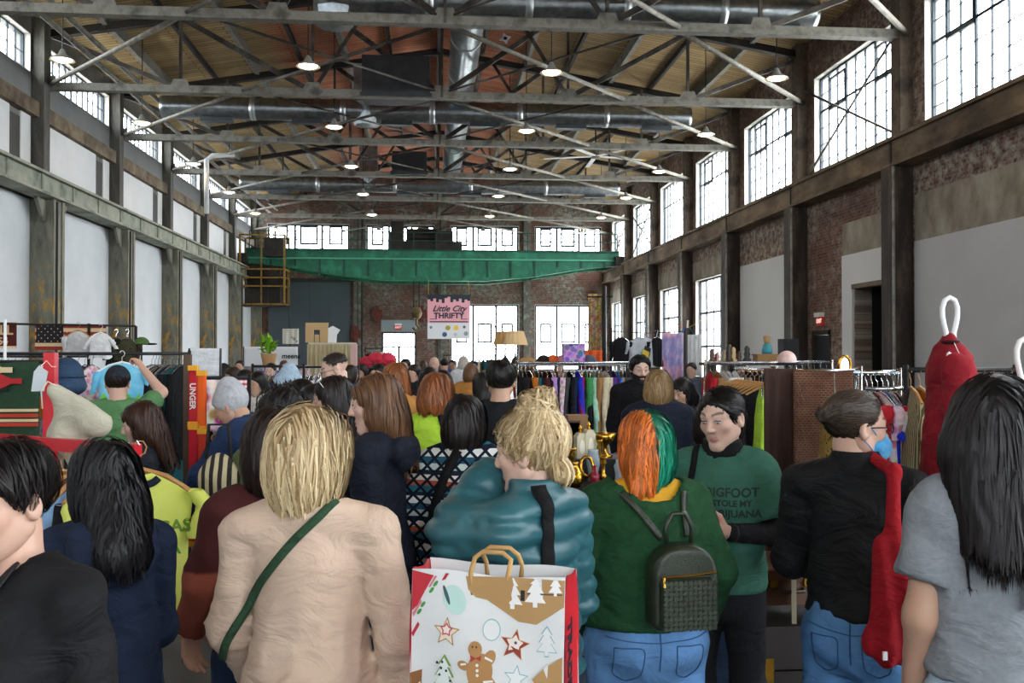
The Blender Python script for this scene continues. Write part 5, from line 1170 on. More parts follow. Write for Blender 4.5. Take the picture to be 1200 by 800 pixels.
# ---- the crowd farther off
CROWD = [  # px, crown y, depth, facing, hair, hair colour, top, colour, skin, male, what
 (262, 424, 13, 20, longh, '1d1513', 'hoodie', '8a8d92', 'light', 0, 'grey hoodie and long dark brown hair'),
 (273, 428, 11.5, 150, bobh, '3a2a20', 'hoodie', 'b9c0c8', 'fair', 0, 'pale grey hoodie and chin-length brown hair'),
 (287, 431, 11, 130, bobh, '120f0f', 'jacket', '2b2d33', 'tan', 0, 'charcoal jacket and dark curly hair'),
 (302, 433, 9.4, 160, longh, '17110f', 'sweater', 'd8d2c8', 'light', 0, 'off-white sweater and dark hair, head bowed'),
 (317, 424, 14, 175, shorth, '0f0d0d', 'jacket', '141417', 'fair', 1, 'black jacket and black beard'),
 (353, 441, 6.4, 60, longh, '0f0d0e', 'jacket', '1c1d22', 'light', 0, 'black jacket and long black hair beside the blue knit cap'),
 (368, 447, 6.0, 110, bobh, '17120f', 'jacket', '22242c', 'fair', 0, 'dark jacket and short dark bob'),
 (443, 424, 8.4, 165, shorth, '15110f', 'sweater', '26282e', 'light', 0, 'charcoal sweater and swept-back black hair'),
 (475, 419, 15, 170, shorth, '1c1714', 'shirt', 'd9dce0', 'light', 1, 'open white shirt and dark hair'),
 (486, 425, 12.5, 150, longh, '2a1d18', 'jacket', '1b1b20', 'fair', 0, 'black jacket and long brown hair'),
 (503, 428, 8.0, -8, bobh, '121114', 'hoodie', '141419', 'light', 0, 'black hooded parka seen from behind'),
 (509, 417, 16, 165, None, '000000', 'jacket', '2d3340', 'fair', 1, 'slate jacket and bald head'),
 (521, 419, 19, 10, shorth, '1a1513', 'shirt', '2e4a7a', 'light', 1, 'blue shirt and short dark hair'),
 (543, 416, 17, 5, bobh, 'c9c2b6', 'jacket', 'cfd2d6', 'pale', 0, 'white jacket and silver bob'),
 (552, 424, 11.5, -20, bobh, '6b4a2e', 'sweater', 'b07a3a', 'fair', 0, 'ochre sweater and brown curls'),
 (566, 434, 7.6, 30, longh, '1a1312', 'sweater', 'c76a80', 'light', 0, 'pink sweater and dark hair'),
 (496, 421, 24, 0, longh, '4a3020', 'jacket', '6a2a2a', 'fair', 0, 'wine red jacket and brown hair'),
 (530, 421, 22, 170, shorth, '20191a', 'hoodie', '3a3d44', 'tan', 1, 'dark grey hoodie near the end windows'),
 (457, 420, 22, 20, shorth, '2a2019', 'jacket', '3b4a3a', 'fair', 1, 'moss green jacket and brown hair'),
 (424, 425, 14, 150, longh, '1b1412', 'sweater', '7a2f38', 'light', 0, 'dark red sweater and black hair'),
 (411, 426, 11.8, -30, bobh, '241a15', 'jacket', '2a3350', 'fair', 0, 'indigo jacket and brown bob'),
 (333, 421, 19, 170, bobh, '5a4030', 'shirt', '9aa3b5', 'fair', 0, 'light blue shirt and mousy bob'),
 (281, 421, 18, 180, shorth, '1d1715', 'jacket', '303238', 'light', 1, 'grey work jacket and black hair'),
 (296, 420, 23, 160, longh, '8a6a44', 'sweater', '6d7a5a', 'pale', 0, 'sage sweater and dark blonde hair'),
 (576, 420, 17, 10, longh, '1c1513', 'jacket', '1f2430', 'light', 0, 'navy anorak and long black hair'),
 (616, 421, 20, 170, shorth, '33261d', 'shirt', '7a3b32', 'fair', 1, 'brick red shirt and brown hair'),
 (868, 423, 15.5, 175, bobh, '1f1714', 'jacket', '282a30', 'light', 0, 'dark fleece and brown fringe'),
 (810, 424, 14.5, 160, shorth, '241b17', 'sweater', '4a4f58', 'fair', 1, 'steel grey sweater and dark crop'),
 (655, 423, 18, 175, longh, '5c3a22', 'shirt', 'c4b49a', 'fair', 0, 'sand shirt and chestnut hair'),
 (232, 424, 15, 170, bobh, '17110f', 'jacket', '202228', 'tan', 0, 'black puffer and dark bob'),
 (470, 430, 9.6, 170, shorth, '0f0d0d', 'jacket', '17181d', 'light', 1, 'black bomber and short black hair'),
 (520, 432, 9.0, 20, longh, '1a1210', 'jacket', '1d1f25', 'light', 0, 'ink blue coat and long dark hair'),
]
for (px, yt, Y, yaw, hst, hcol, gn, gc, sk, male, what) in CROWD:
    H = 1.8-(yt-413)*Y/1100-.01
    hd = dict(c=hcol, c2=hcol, root=hcol, n=500, **hst) if hst else None
    person('c%d_%d' % (px, yt), 'shopper in the crowd with '+what if 'seen' not in what else 'shopper in a '+what, px, Y, H, yaw, hair=hd, top=dict(name=gn, mat=fabric(gc), t=.03, hem=.82 if gn == 'jacket' else .9, prims=[('e', (0, -.11, 1.39), (.13, .06, .09))] if gn == 'hoodie' else ()),
           pants=(random.choice(['22262e', '2f4a6b', '1b1c20', '3a4450']), 'denim'), skin=sk, fem=1-male, head=(random.uniform(-15, 15), -8, 0), lod=2, bulk=random.uniform(.98, 1.15))
# ================================================================== RACKS, CLOTHES AND STALLS
def garment_mesh(w=.46, L=.7, t=.05, sleeve=.5, seed=0, nu=22, nv=11, flare=1.0, neck=.07, open_=False):
    """a garment hung on a hanger: bar at z=0, width along x"""
    r = random.Random(seed); V = []; F = []; ph = [r.uniform(0, 6) for _ in range(4)]; k1, k2 = r.choice([2, 3]), r.choice([4, 5])
    hw = w/2; top = -.085
    for j in range(nv+1):
        v = j/nv
        for i in range(nu):
            a = 2*PI*i/nu; ca, sa = math.cos(a), math.sin(a)
            W = hw*(1-.10*math.sin(v*PI)+(flare-1)*v); x = W*math.copysign(abs(ca)**.75, ca); q = abs(x)/hw
            zt = top-.10*q**1.3+(-.025 if q < .18 else 0); zb = top-L+.015*math.sin(3*a+ph[0])
            th = (.010+.018*min(1, v*6)+t*min(1, v*2.2)*.5)*(1+.35*math.sin(k2*x/hw*2.2+ph[1])*v)
            y = th*sa+.018*v*math.sin(k1*x/hw*1.8+ph[2])
            V.append((x, y, zt+(zb-zt)*v))
    for j in range(nv):
        for i in range(nu): F.append((j*nu+i, (j+1)*nu+i, (j+1)*nu+(i+1) % nu, j*nu+(i+1) % nu))
    if sleeve:
        for sg in (-1, 1):
            b0 = len(V); n = 8; m = 9
            for j in range(m+1):
                v = j/m; cx = sg*(hw*.93+.035*min(1, v*3)+.02*math.sin(v*4+ph[3])); cz = top-.085-sleeve*v; rr = (.062-.022*v)*(1+.08*math.sin(v*19+ph[0]))
                for i in range(n): a = 2*PI*i/n; V.append((cx+rr*.62*math.cos(a), rr*.8*math.sin(a)+.015*math.sin(v*3+ph[1]), cz))
            for j in range(m):
                for i in range(n): F.append((b0+j*n+i, b0+(j+1)*n+i, b0+(j+1)*n+(i+1) % n, b0+j*n+(i+1) % n))
    return np.array(V, np.float32), np.array(F)
HANG = {}
def hanger_mesh(kind, w):
    k = (kind, round(w, 2))
    if k in HANG: return HANG[k]
    mb = MB(); hook = [(0, 0, -.085), (0, 0, -.04), (.018, 0, -.028), (.024, 0, -.006), (.012, 0, .014), (-.008, 0, .016), (-.018, 0, .002)]
    mb.tube(hook, .0025, 5)
    r = .005 if kind == 'wire' else .011
    mb.tube([(-w*.46, 0, -.17), (-w*.25, 0, -.115), (0, 0, -.085), (w*.25, 0, -.115), (w*.46, 0, -.17)], r, 6)
    o = mb.build('hanger', {'wire': CHROME, 'wood': WOOD, 'plastic': WHITEP, 'black': BLACKM}[kind]); me = o.data; bpy.data.objects.remove(o); HANG[k] = me; return me
GM = {}
def garment(name, label, loc, rz, mat, kind='shirt', w=.46, L=.7, t=.05, sleeve=.5, hanger='wire', group=None, cat='clothing', res=1, flare=1.0, fresh=False):
    key = (w, L, t, sleeve, flare, res, random.randint(0, 3))
    if key not in GM or fresh:
        V, F = garment_mesh(w, L, t, sleeve, random.randint(0, 999), int(22*res), int(11*res), flare); GM[key] = (V, F)
    o = mesh_np(name, *GM[key], mat, None, True); o.location = loc; o.rotation_euler = (0, 0, rz); tag(o, label, cat, group)
    h = link('hanger', hanger_mesh(hanger, w), o); return o
def rack(name, label, a, b_, z, mat, low=.1, posts=(1, 1), r=.016, feet=True, drop=None):
    a, b_ = Vector(a), Vector(b_); d = (b_-a).normalized(); sd = d.cross(Vector((0, 0, 1))); ro = empty(name, ((a+b_)/2).to_tuple()[:2]+(0,), 0, label, 'clothes rack'); c = Vector((ro.location.x, ro.location.y, 0))
    A_, B_ = a-c, b_-c; A_.z = B_.z = z
    MB().tube([A_, B_], r, 10).build('hanging_bar', mat, ro, True)
    for p, on in ((A_, posts[0]), (B_, posts[1])):
        if not on: continue
        MB().tube([(p.x, p.y, .06), (p.x, p.y, z+.03)], r, 8).build('post', mat, ro, True)
        if feet:
            f = MB().tube([p-sd*.25-Vector((0, 0, z-.07)), p+sd*.25-Vector((0, 0, z-.07))], r, 8).build('foot', mat, ro, True)
            for s in (-1, 1): q = p+sd*.24*s; MB().lathe([(0, 0), (.03, 0), (.035, .03), (.02, .06), (0, .06)], (q.x, q.y, 0), 10).build('caster', BLACKM, f)
    return ro
CN = {'black': '17171a', 'charcoal': '3a3c40', 'navy': '1c2440', 'brown-black': '2b1f1a', 'orange': 'b5661f', 'teal': '1f5a60', 'maroon': '4a1c24', 'lilac': 'b48ac8', 'pink print': 'd08aa0', 'royal blue': '2236c8', 'red': 'b0222c', 'green': '3f8a50', 'mint': 'a8d8c0', 'tan fur': '9a7248', 'cream': 'd9cdb0', 'purple': '54307a', 'violet': '3a2a70', 'bright blue': '2a8ad0', 'camel': 'a8824e', 'grey': '6a6c70', 'white': 'dcdcda', 'olive': '55582e', 'denim blue': '3f6288', 'lime': 'a8d040', 'rust': '8a4526', 'dark green': '1f4030', 'yellow': 'd8a828', 'burgundy': '6a1f30', 'sky blue': '7ab0d0', 'beige': 'b8a68a'}
def fill_rack(a, b_, z, names, desc, tilt=90, L=(.75, 1.0), w=.46, sleeve=.55, hanger='wire', jitter=8, t=.05):
    a, b_ = Vector(a), Vector(b_); n = len(names); ang = math.atan2(b_.y-a.y, b_.x-a.x)
    for i, nm in enumerate(names):
        p = a.lerp(b_, (i+.5)/n); base_c = CN[nm.split('|')[0]]; kind = 'plain'; c2 = None
        if 'print' in nm: kind, c2 = 'patch', 'e8d0d8'
        if '|' in nm: kind = nm.split('|')[1]; c2 = CN[nm.split('|')[2]] if nm.count('|') > 1 else None
        nn = nm.split('|')[0]
        garment('hanging_jacket' if sleeve > .4 else 'hanging_shirt', '%s garment hanging on the %s' % (nn, desc), (p.x, p.y, z-.016), ang+math.radians(tilt+random.uniform(-jitter, jitter)), fabric(base_c, c2, kind=kind, scale=20), L=random.uniform(*L) if False else round(random.uniform(*L)*8)/8, w=w, sleeve=sleeve, hanger=hanger, group='clothes on the '+desc, t=t)
# --- centre chrome rack
a, b_ = at(606, 426, 12), at(742, 426, 12); zr = 1.67
rack('clothes_rack', 'chrome clothes rack packed with coats behind the brass stall', (a.x, 12, 0), (b_.x, 12, 0), zr, CHROME)
fill_rack((a.x+.03, 12, 0), (b_.x-.03, 12, 0), zr, ['black', 'brown-black', 'black', 'orange', 'teal', 'black', 'maroon', 'black', 'lilac', 'navy', 'pink print', 'charcoal', 'black', 'navy', 'royal blue', 'red', 'green', 'black', 'mint', 'tan fur', 'cream', 'cream', 'purple', 'violet', 'bright blue', 'camel', 'charcoal', 'grey'], 'chrome rack behind the brass stall', L=(.85, 1.1))
# --- rack run by the brick wall
a, b_ = at(826, 425, 11.4), at(975, 425, 11.4)
rack('clothes_rack', 'chrome clothes rack of white shirts and dark coats near the brick wall', (a.x, 11.4, 0), (b_.x, 11.4, 0), 1.68, CHROME)
fill_rack((a.x+.03, 11.4, 0), (b_.x-.03, 11.4, 0), 1.68, ['red', 'tan fur', 'white', 'white', 'white', 'grey', 'black', 'black', 'charcoal', 'navy', 'black', 'red', 'cream', 'brown-black', 'black', 'teal', 'rust', 'pink print', 'yellow', 'black'], 'rack near the brick wall', L=(.7, .95))
a, b_ = at(862, 434, 8.2), at(905, 433, 7.0)
rack('clothes_rack', 'low chrome rack of dark jackets on wooden hangers', (a.x, 8.2, 0), (b_.x+.1, 6.8, 0), 1.66, CHROME, posts=(0, 1))
p = at(893, 440, 6.75); garment('lime_dress', 'bright lime dress at the end of the rack of dark jackets', (p.x, 6.75, 1.645), 1.25, fabric('a8d040'), L=.5, w=.26, sleeve=0, t=.05)
fill_rack((a.x, 8.2, 0), (b_.x, 6.9, 0), 1.66, ['denim blue', 'burgundy', 'black', 'charcoal', 'black', 'black', 'brown-black', 'black', 'black'], 'rack of dark jackets', tilt=70, hanger='wood', L=(.75, .9))
# --- double rail rack beside the red sweater
a, b_ = at(1000, 438, 5.4), at(1054, 438, 5.4)
ro = rack('clothes_rack', 'chrome double-rail rack of bright tops beside the red sweater', (a.x, 5.4, 0), (b_.x, 5.4, 0), 1.68, CHROME); c = (b_-a).x/2
MB().tube([(-c, -.15, 1.59), (c, -.15, 1.59)], .012, 8).build('lower_bar', CHROME, ro, True)
fill_rack((a.x, 5.4, 0), (b_.x-.02, 5.4, 0), 1.68, ['green', 'teal', 'red', 'red', 'pink print', 'royal blue', 'white', 'red'], 'double-rail rack', L=(.55, .7), sleeve=.2, w=.38)
a2, b2 = at(1062, 440, 5.2), at(1190, 434, 5.2)
rack('clothes_rack', 'black clothes rack behind the red sweater', (a2.x, 5.2, 0), (b2.x, 5.2, 0), 1.70, BLACKM)
fill_rack((a2.x, 5.2, 0), (b2.x, 5.2, 0), 1.70, ['olive|stripev|beige', 'orange', 'rust', 'red', 'black', 'charcoal', 'brown-black', 'camel', 'tan fur', 'black', 'grey', 'burgundy'], 'black rack behind the red sweater', L=(.7, .9), tilt=75, hanger='wood')
# --- left rack wall
a, b_ = at(-60, 412, 9.0), at(222, 412, 9.0)
rack('clothes_rack', 'long black clothes rack in front of the flag display', (a.x, 9, 0), (b_.x, 9, 0), 1.79, BLACKM)
fill_rack((at(176, 412, 9).x, 9, 0), (b_.x-.04, 9, 0), 1.79, ['white', 'white', 'cream', 'black', 'black', 'charcoal', 'navy', 'black', 'sky blue', 'teal', 'black'], 'long black rack', L=(.8, 1.1), tilt=68)
fill_rack((at(-20, 412, 9).x, 9, 0), (at(112, 412, 9).x, 9, 0), 1.79, ['green', 'charcoal', 'black', 'pink print', 'rust', 'white', 'navy', 'camel', 'pink print', 'orange', 'denim blue', 'white', 'red', 'beige', 'navy', 'pink print'], 'long black rack by the flag', L=(.5, .7), sleeve=.2, w=.4, tilt=75)
p = at(143, 413, 8.75)
o = garment('tie_dye_shirt', 'blue tie-dyed t-shirt with a flower landscape print hanging on the black rack', (p.x, 8.75, 1.80), .05, M('sky_tie_dye', '5fb4d8', '8fd0e6', scale=5, rough=.9), L=.62, w=.44, sleeve=.2, hanger='plastic', fresh=True)
for i, (c_, z, h) in enumerate((('6fbf4a', -.44, .10), ('a8dcec', -.53, .07), ('7a5ab8', -.62, .06))):
    pts = [(-.17+.34*k/12, .5*h*(1+.5*math.sin(k*1.7+i))) for k in range(13)]+[(.17, -h/2), (-.17, -h/2)]; MB().poly(pts, (1, 0, 0), (0, 0, 1), (0, -.052-.003*i, z), .002).build('printed_scene', M('dye_%d' % i, c_, rough=.9), o)
MB().poly([(-.035, -.06), (.035, -.07), (.03, .05), (-.04, .06)], (1, 0, 0), (0, 0, 1), (.0, -.06, -.22), .003).build('price_tag', WHITEP, o)
# flag display
fr = empty('display_stand', (at(80, 413, 12.4).x, 12.4, 0), 0, 'thin dark display frame holding the flag and sweatshirts', 'display frame'); cx = fr.location.x
x0, x1 = at(-20, 413, 12.4).x-cx, at(159, 413, 12.4).x-cx; zt = at(100, 379, 12.4).z
for x in (x0, at(104, 413, 12.4).x-cx, x1): MB().tube([(x, 0, 0), (x, 0, zt if x < x1 else zt-.03)], .02, 8).build('post', BLACKM, fr, True)
MB().tube([(x0, 0, zt), (x1, 0, zt-.03)], .014, 8).build('top_bar', BLACKM, fr, True); MB().tube([(x0, 0, 1.75), (x1, 0, 1.75)], .014, 8).build('low_bar', BLACKM, fr, True)
fx0, fx1 = at(41, 380, 12.42), at(124, 410, 12.42); fl_ = empty('flag', (fx0.x, 12.42, fx1.z), 0, 'faded red and cream striped flag with a dark starred canton', 'flag'); fwid, fh = fx1.x-fx0.x, fx0.z-fx1.z
for i in range(7): 
    MB().box((0, 0, fh*i/7), (fwid, .012, fh*(i+1)/7)).build('stripe', M('flag_red', '8a3428', rough=.9) if i % 2 == 0 else M('flag_cream', 'd8b890', rough=.9), fl_)
cn = MB().box((.02, -.012, fh*.28), (fwid*.40, .002, fh)).build('canton', M('flag_canton', '1d1a1e', rough=.9), fl_)
st = [(.5*math.cos(PI/2+k*PI/5)*(1 if k % 2 == 0 else .4), .5*math.sin(PI/2+k*PI/5)*(1 if k % 2 == 0 else .4)) for k in range(10)]
for r_ in range(6):
    for c_ in range(5):
        x = .05+c_*.078+(.035 if r_ % 2 else 0); z = fh*.34+r_*.04
        MB().poly([(u*.02, v*.02) for u, v in st], (1, 0, 0), (0, 0, 1), (x, -.013, z), .002).build('star', M('star_cream', 'd8c8a8', rough=.9), cn)
p = at(91, 379, 12.36); o = garment('sweatshirt', 'pale grey sweatshirt hanging in front of the flag', (p.x, 12.38, zt-.0), .05, fabric('c9c7c8'), L=.30, w=.30, sleeve=.27, hanger='wood', t=.03)
p = at(118, 386, 12.0); o = garment('white_shirt', 'white t-shirt hanging at the end of the flag display', (p.x, 12.0, p.z+.05), .1, fabric('e2e2e2'), L=.32, w=.28, sleeve=.12, hanger='plastic', t=.03)
for px, nm, c_ in ((136, 'black', '17171a'), (149, 'olive camouflage', '3a3826')):
    p = at(px, 391, 12.1); garment('hanging_shirt', '%s top hanging at the end of the flag display' % nm, (p.x, 12.1, p.z+.04), .5, fabric(c_, '17160f', kind='blotch' if 'olive' in nm else 'plain', scale=24), L=.34, w=.24, sleeve=.2, t=.04)
p = at(166, 401, 12.3); hz = empty('olive_cap', (p.x, 12.3, p.z-.03), .4, 'olive green baseball cap with a black peak on the rack top', 'cap')
V, F = surfnet(lambda P: np.maximum(el(P, (0, 0, 0), (.10, .11, .10)), -P[:, 2]), (-.13, -.14, -.03), (.13, .14, .13), .014); mesh_np('crown', V, F, fabric('4f6a3a'), hz)
V, F = surfnet(lambda P: el(P, (.10, 0, .01), (.09, .08, .014)), (0, -.1, -.03), (.22, .1, .05), .010); mesh_np('peak', V, F, fabric('17171a'), hz)
MB().tube([(0, 0, -.62), (0, 0, 0)], .012, 6).build('hat_stem', BLACKM, hz)
# pennant with college letters
p0, p1 = at(-62, 377, 12.6), at(19, 408, 12.6); bn = empty('pennant', (p0.x, 12.6, p1.z), 0, 'maroon college banner with cream letters and bands', 'banner'); bw, bh_ = p1.x-p0.x, p0.z-p1.z
MB().box((0, 0, .03), (bw, .015, bh_-.03)).build('cloth', M('banner_maroon', '5a2018', '4a1a14', scale=6, rough=.9), bn)
for z in (0, bh_-.03): MB().box((0, -.003, z), (bw, .018, z+.03)).build('band', M('flag_cream', 'd8b890'), bn)
for tx, z, sz in (('CORNELL', bh_*.68, .17), ('1954', bh_*.26, .13)):
    o = link('lettering', text_mesh(tx, sz, M('flag_cream', 'd8b890'), bold=.004, align='RIGHT'), bn); o.location = (bw-.04 if tx[0] == 'C' else bw-.1, -.004, z); o.rotation_euler = (PI/2, 0, 0)
q = at(6, 380, 8.8); o = MB().tube([(q.x, 8.8, 0), (q.x, 8.8, 2.1)], .014, 8).build('white_pole', WHITEP, None, True); tag(o, 'slim white pole in front of the maroon banner', 'pole')
# --- red rolling rack with yellow jackets
RED = M('red_rack_paint', 'c8202c', 'b81a26', scale=4, rough=.35)
a, b_ = at(-30, 512, 4.2), at(152, 515, 3.55); zr = 1.43
ro = empty('red_rack', (at(53, 413, 4.1).x, 4.1, 0), 0, 'red painted rolling clothes rack with a tall upright', 'clothes rack'); c = ro.location
MB().bar((a.x-c.x, .15, zr), (b_.x-c.x, -.45, zr), .035, .05).build('hanging_bar', RED, ro)
MB().bar((0, .06, .05), (0, .06, 1.80), .045, .045).build('upright', RED, ro)
MB().bar((-.6, .3, .06), (.45, -.5, .06), .05, .05).bar((-.35, -.35, .06), (.3, .45, .06), .05, .05).build('base', RED, ro)
MB().bar((b_.x-c.x-.02, -.44, .06), (b_.x-c.x-.02, -.44, zr+.01), .03, .03).build('end_post', RED, ro)
YJ = M('mustard_nylon', 'd8a01f', 'c48c18', scale=6, rough=.5, bmp=.15, bscale=20)
def on_red(f): return Vector((a.x+(b_.x-a.x)*f, 4.25+(3.65-4.25)*f, zr-.02))
for f, nm, mt, L_ in ((.38, 'dark olive dress', fabric('4a4420'), .7), (.47, 'mustard knit top', fabric('c9a020', 'b08a18'), .6), (.55, 'mustard yellow nylon jacket', YJ, .62), (.63, 'brown corduroy shirt', fabric('5a3a24'), .6), (.72, 'pale denim shirt', fabric('7fa0c4', kind='denim', key='pale_denim'), .62), (.80, 'black dress', fabric('17171a'), .8)):
    p = on_red(f); garment('hanging_jacket', '%s on a wooden hanger under the red rail' % nm, p, math.radians(66), mt, L=L_, w=.42, sleeve=.5, hanger='wood', t=.07, res=1.5, fresh=True)
p = Vector((b_.x+.05, 3.5, zr-.0)); VG = M('lime_tee', 'd2da6a', 'c8d05c', scale=5, rough=.85)
o = garment('lime_shirt', 'pale lime t-shirt with a dark collar and green lettering hanging at the red rack end', (p.x, p.y, zr+.035), .22, VG, L=.62, w=.37, sleeve=.17, hanger='wood', t=.035, res=2, fresh=True)
lb = BVHTree.FromPolygons([tuple(v.co) for v in o.data.vertices], [tuple(q.vertices) for q in o.data.polygons])
fake = {'bvh': lb, 'top': o, 'root': o, 's': 1}
for tx, z, sz, c1 in (('VEGAS', -.295, .062, '2f7a2c'), ('ES  MI', -.345, .026, '2f7a2c'), ('CASA', -.38, .045, '4a8a34')): print_on(fake, text_mesh(tx, sz, M('vegas_%s' % tx[:2].lower(), c1, '8aa02c' if tx == 'VEGAS' else None, scale=9, rough=.8), bold=.002, ext=0), .085, z, 1)
ribbon(fake, [(-.09, -.095), (-.05, -.135), (0, -.15), (.05, -.135), (.09, -.095)], 1, .026, fabric('1d2233'), 'collar', world=False)
MB().tube([(-.02+.02*math.cos(t_), 0, .02*math.sin(t_)) for t_ in (0, 1, 2, 3)], .003, 6).build('hook_tip', CHROME, o)
# serape, jacket and hats hung above the red rail
def sheet(name, label, cat, x0, x1, Y, z1, z0, mat, fold=.02, nf=3, th=.012, group=None, ry=0, taper=0, nx=28, nz=14):
    V = []; F = []; xm = (x0+x1)/2
    for j in range(nz+1):
        v = j/nz
        for i in range(nx+1):
            u = i/nx; x = (x0-xm)+(x1-x0)*u; x *= 1-taper*v; V.append((x, fold*math.sin(u*PI*2*nf+v*.7)*(.4+.6*v), (z1-z0)*(1-v)))
    n = len(V); V += [(x, y+th, z) for x, y, z in V]; W = nx+1
    for j in range(nz):
        for i in range(nx):
            q = (j*W+i, (j+1)*W+i, (j+1)*W+i+1, j*W+i+1); F.append(q); F.append(tuple(n+k for k in reversed(q)))
    for i in range(nx): F += [(i, i+1, n+i+1, n+i), (nz*W+i+1, nz*W+i, n+nz*W+i, n+nz*W+i+1)]
    for j in range(nz): F += [((j+1)*W, j*W, n+j*W, n+(j+1)*W), (j*W+nx, (j+1)*W+nx, n+(j+1)*W+nx, n+j*W+nx)]
    o = mesh_np(name, np.array(V), np.array(F), mat, None, True); o.location = (xm, Y, z0); o.rotation_euler = (0, 0, ry); tag(o, label, cat, group); return o
p0, p1 = at(-70, 424, 4.35), at(45, 503, 4.35)
sp_ = sheet('serape_blanket', 'dark green serape blanket with red and cream bands hung beside the red upright', 'blanket', p0.x, p1.x, 4.35, p0.z, p1.z-.25, M('serape_green', '26402c', '1f3826', scale=30, rough=.95), .006, 2)
bwid = p1.x-p0.x; hz0 = .25
for z, h, c_ in ((.08+hz0, .012, 'c9b890'), (.075+hz0-.02, .016, 'a83a28'), (.035+hz0, .012, 'c9b890'), (.015+hz0, .016, 'a83a28'), (-.06+hz0, .014, 'c9b890'), (-.12+hz0, .02, 'a83a28')):
    MB().box((-bwid/2, -.016, z), (bwid/2, .0, z+h)).build('woven_band', M('band_'+c_, c_, rough=.95), sp_)
dm = [(-.10, 0), (-.05, .035), (0, .012), (.045, .012), (.045, -.012), (0, -.012), (-.05, -.035)]
for dx, dz, c_ in ((.10, .0, 'a3282c'), (.06, .05, 'c9b890'), (.04, -.03, '1a1a1c'), (.0, .02, 'c9b890'), (-.06, .0, 'a3282c')): MB().poly(dm, (1, 0, 0), (0, 0, 1), (dx, -.018-.002*abs(dx)*10, p0.z-p1.z+.25-.085+dz), .003).build('woven_motif', M('band_'+c_, c_, rough=.95), sp_)
MB().tube([(-bwid/2, .01, p0.z-p1.z+.25), (bwid/2+.03, .01, p0.z-p1.z+.25)], .01, 6).build('hanging_rod', BLACKM, sp_)
p = at(46, 444, 4.0); o = MB().poly([(-.03, -.05), (.02, -.05), (.035, .03), (.0, .055), (-.02, .03)], (1, 0, 0), (0, 0, 1), p, .004).build('price_tag', M('tag_card', 'b8c0c4', rough=.7)); 
tag(o, 'grey card price tag tied to the red upright with cream string', 'price tag')
MB().tube([p+Vector((.0, -.002, .045)), p+Vector((.02, .02, .075)), p+Vector((.03, .05, .05)), p+Vector((.035, .08, .05))], .0018, 5).build('string', M('cream_string', 'd8cdb4', rough=.9), o)
# cream jacket slung from the upright
p0 = at(60, 452, 4.0); p1 = at(132, 508, 3.95); cxj = (p0.x+p1.x)/2
def jk(P):
    d = fc(P, (p0.x+.02, 4.0, p0.z-.02), (p0.x+.10, 4.0, p1.z+.02), .03, .075, 1.3); d = sm(d, fc(P, (p0.x+.02, 3.98, p0.z-.03), (p1.x-.06, 3.96, p1.z+.03), .03, .055, 1.2), .04); d = sm(d, fc(P, (p0.x+.05, 4.02, p1.z+.0), (p1.x-.02, 4.02, p1.z-.25), .07, .06, 1.2), .05)
    return d+.010*wrinkle(P, .55)+.004*wrinkle(P, 1.6)
V, F = surfnet(jk, (p0.x-.1, 3.8, p1.z-.4), (p1.x+.12, 4.2, p0.z+.06), .012); V = V-A(cxj, 4.0, 0); o = mesh_np('cream_jacket', V, F, fabric('b8b5a2', 'a8a592', scale=8)); o.location = (cxj, 4.0, 0); tag(o, 'cream canvas jacket slung from the red upright', 'jacket')
MB().tube([Vector((-.10, -.03, p0.z+.0)), Vector((-.125, -.05, p0.z+.02)), Vector((-.15, -.05, p0.z-.02)), Vector((-.145, -.05, p0.z-.09))], .003, 6).build('drawstring', M('cream_string', 'd8cdb4'), o, True)
p = at(78, 441, 4.5); hp_ = empty('denim_hat', p, .3, 'dark denim bucket hat hung between the upright and the rack', 'hat')
V, F = surfnet(lambda P: sm(np.maximum(el(P, (0, 0, 0), (.075, .085, .09)), -.02-P[:, 2]), np.maximum(el(P, (0, 0, -.045), (.088, .098, .05)), P[:, 2]-.0), .02), (-.13, -.14, -.13), (.13, .14, .13), .010); mesh_np('hat_body', V, F, fabric('26384e', kind='denim', key='hat_denim'), hp_)
MB().tube([(.083*math.cos(t_), .093*math.sin(t_), .0) for t_ in [2*PI*k/20 for k in range(20)]], .004, 5, close=True).build('hat_band', fabric('2a3a50'), hp_)
MB().tube([(0, .0, -.06), (0, .05, -1.74)], .01, 6).build('hat_stem', BLACKM, hp_)

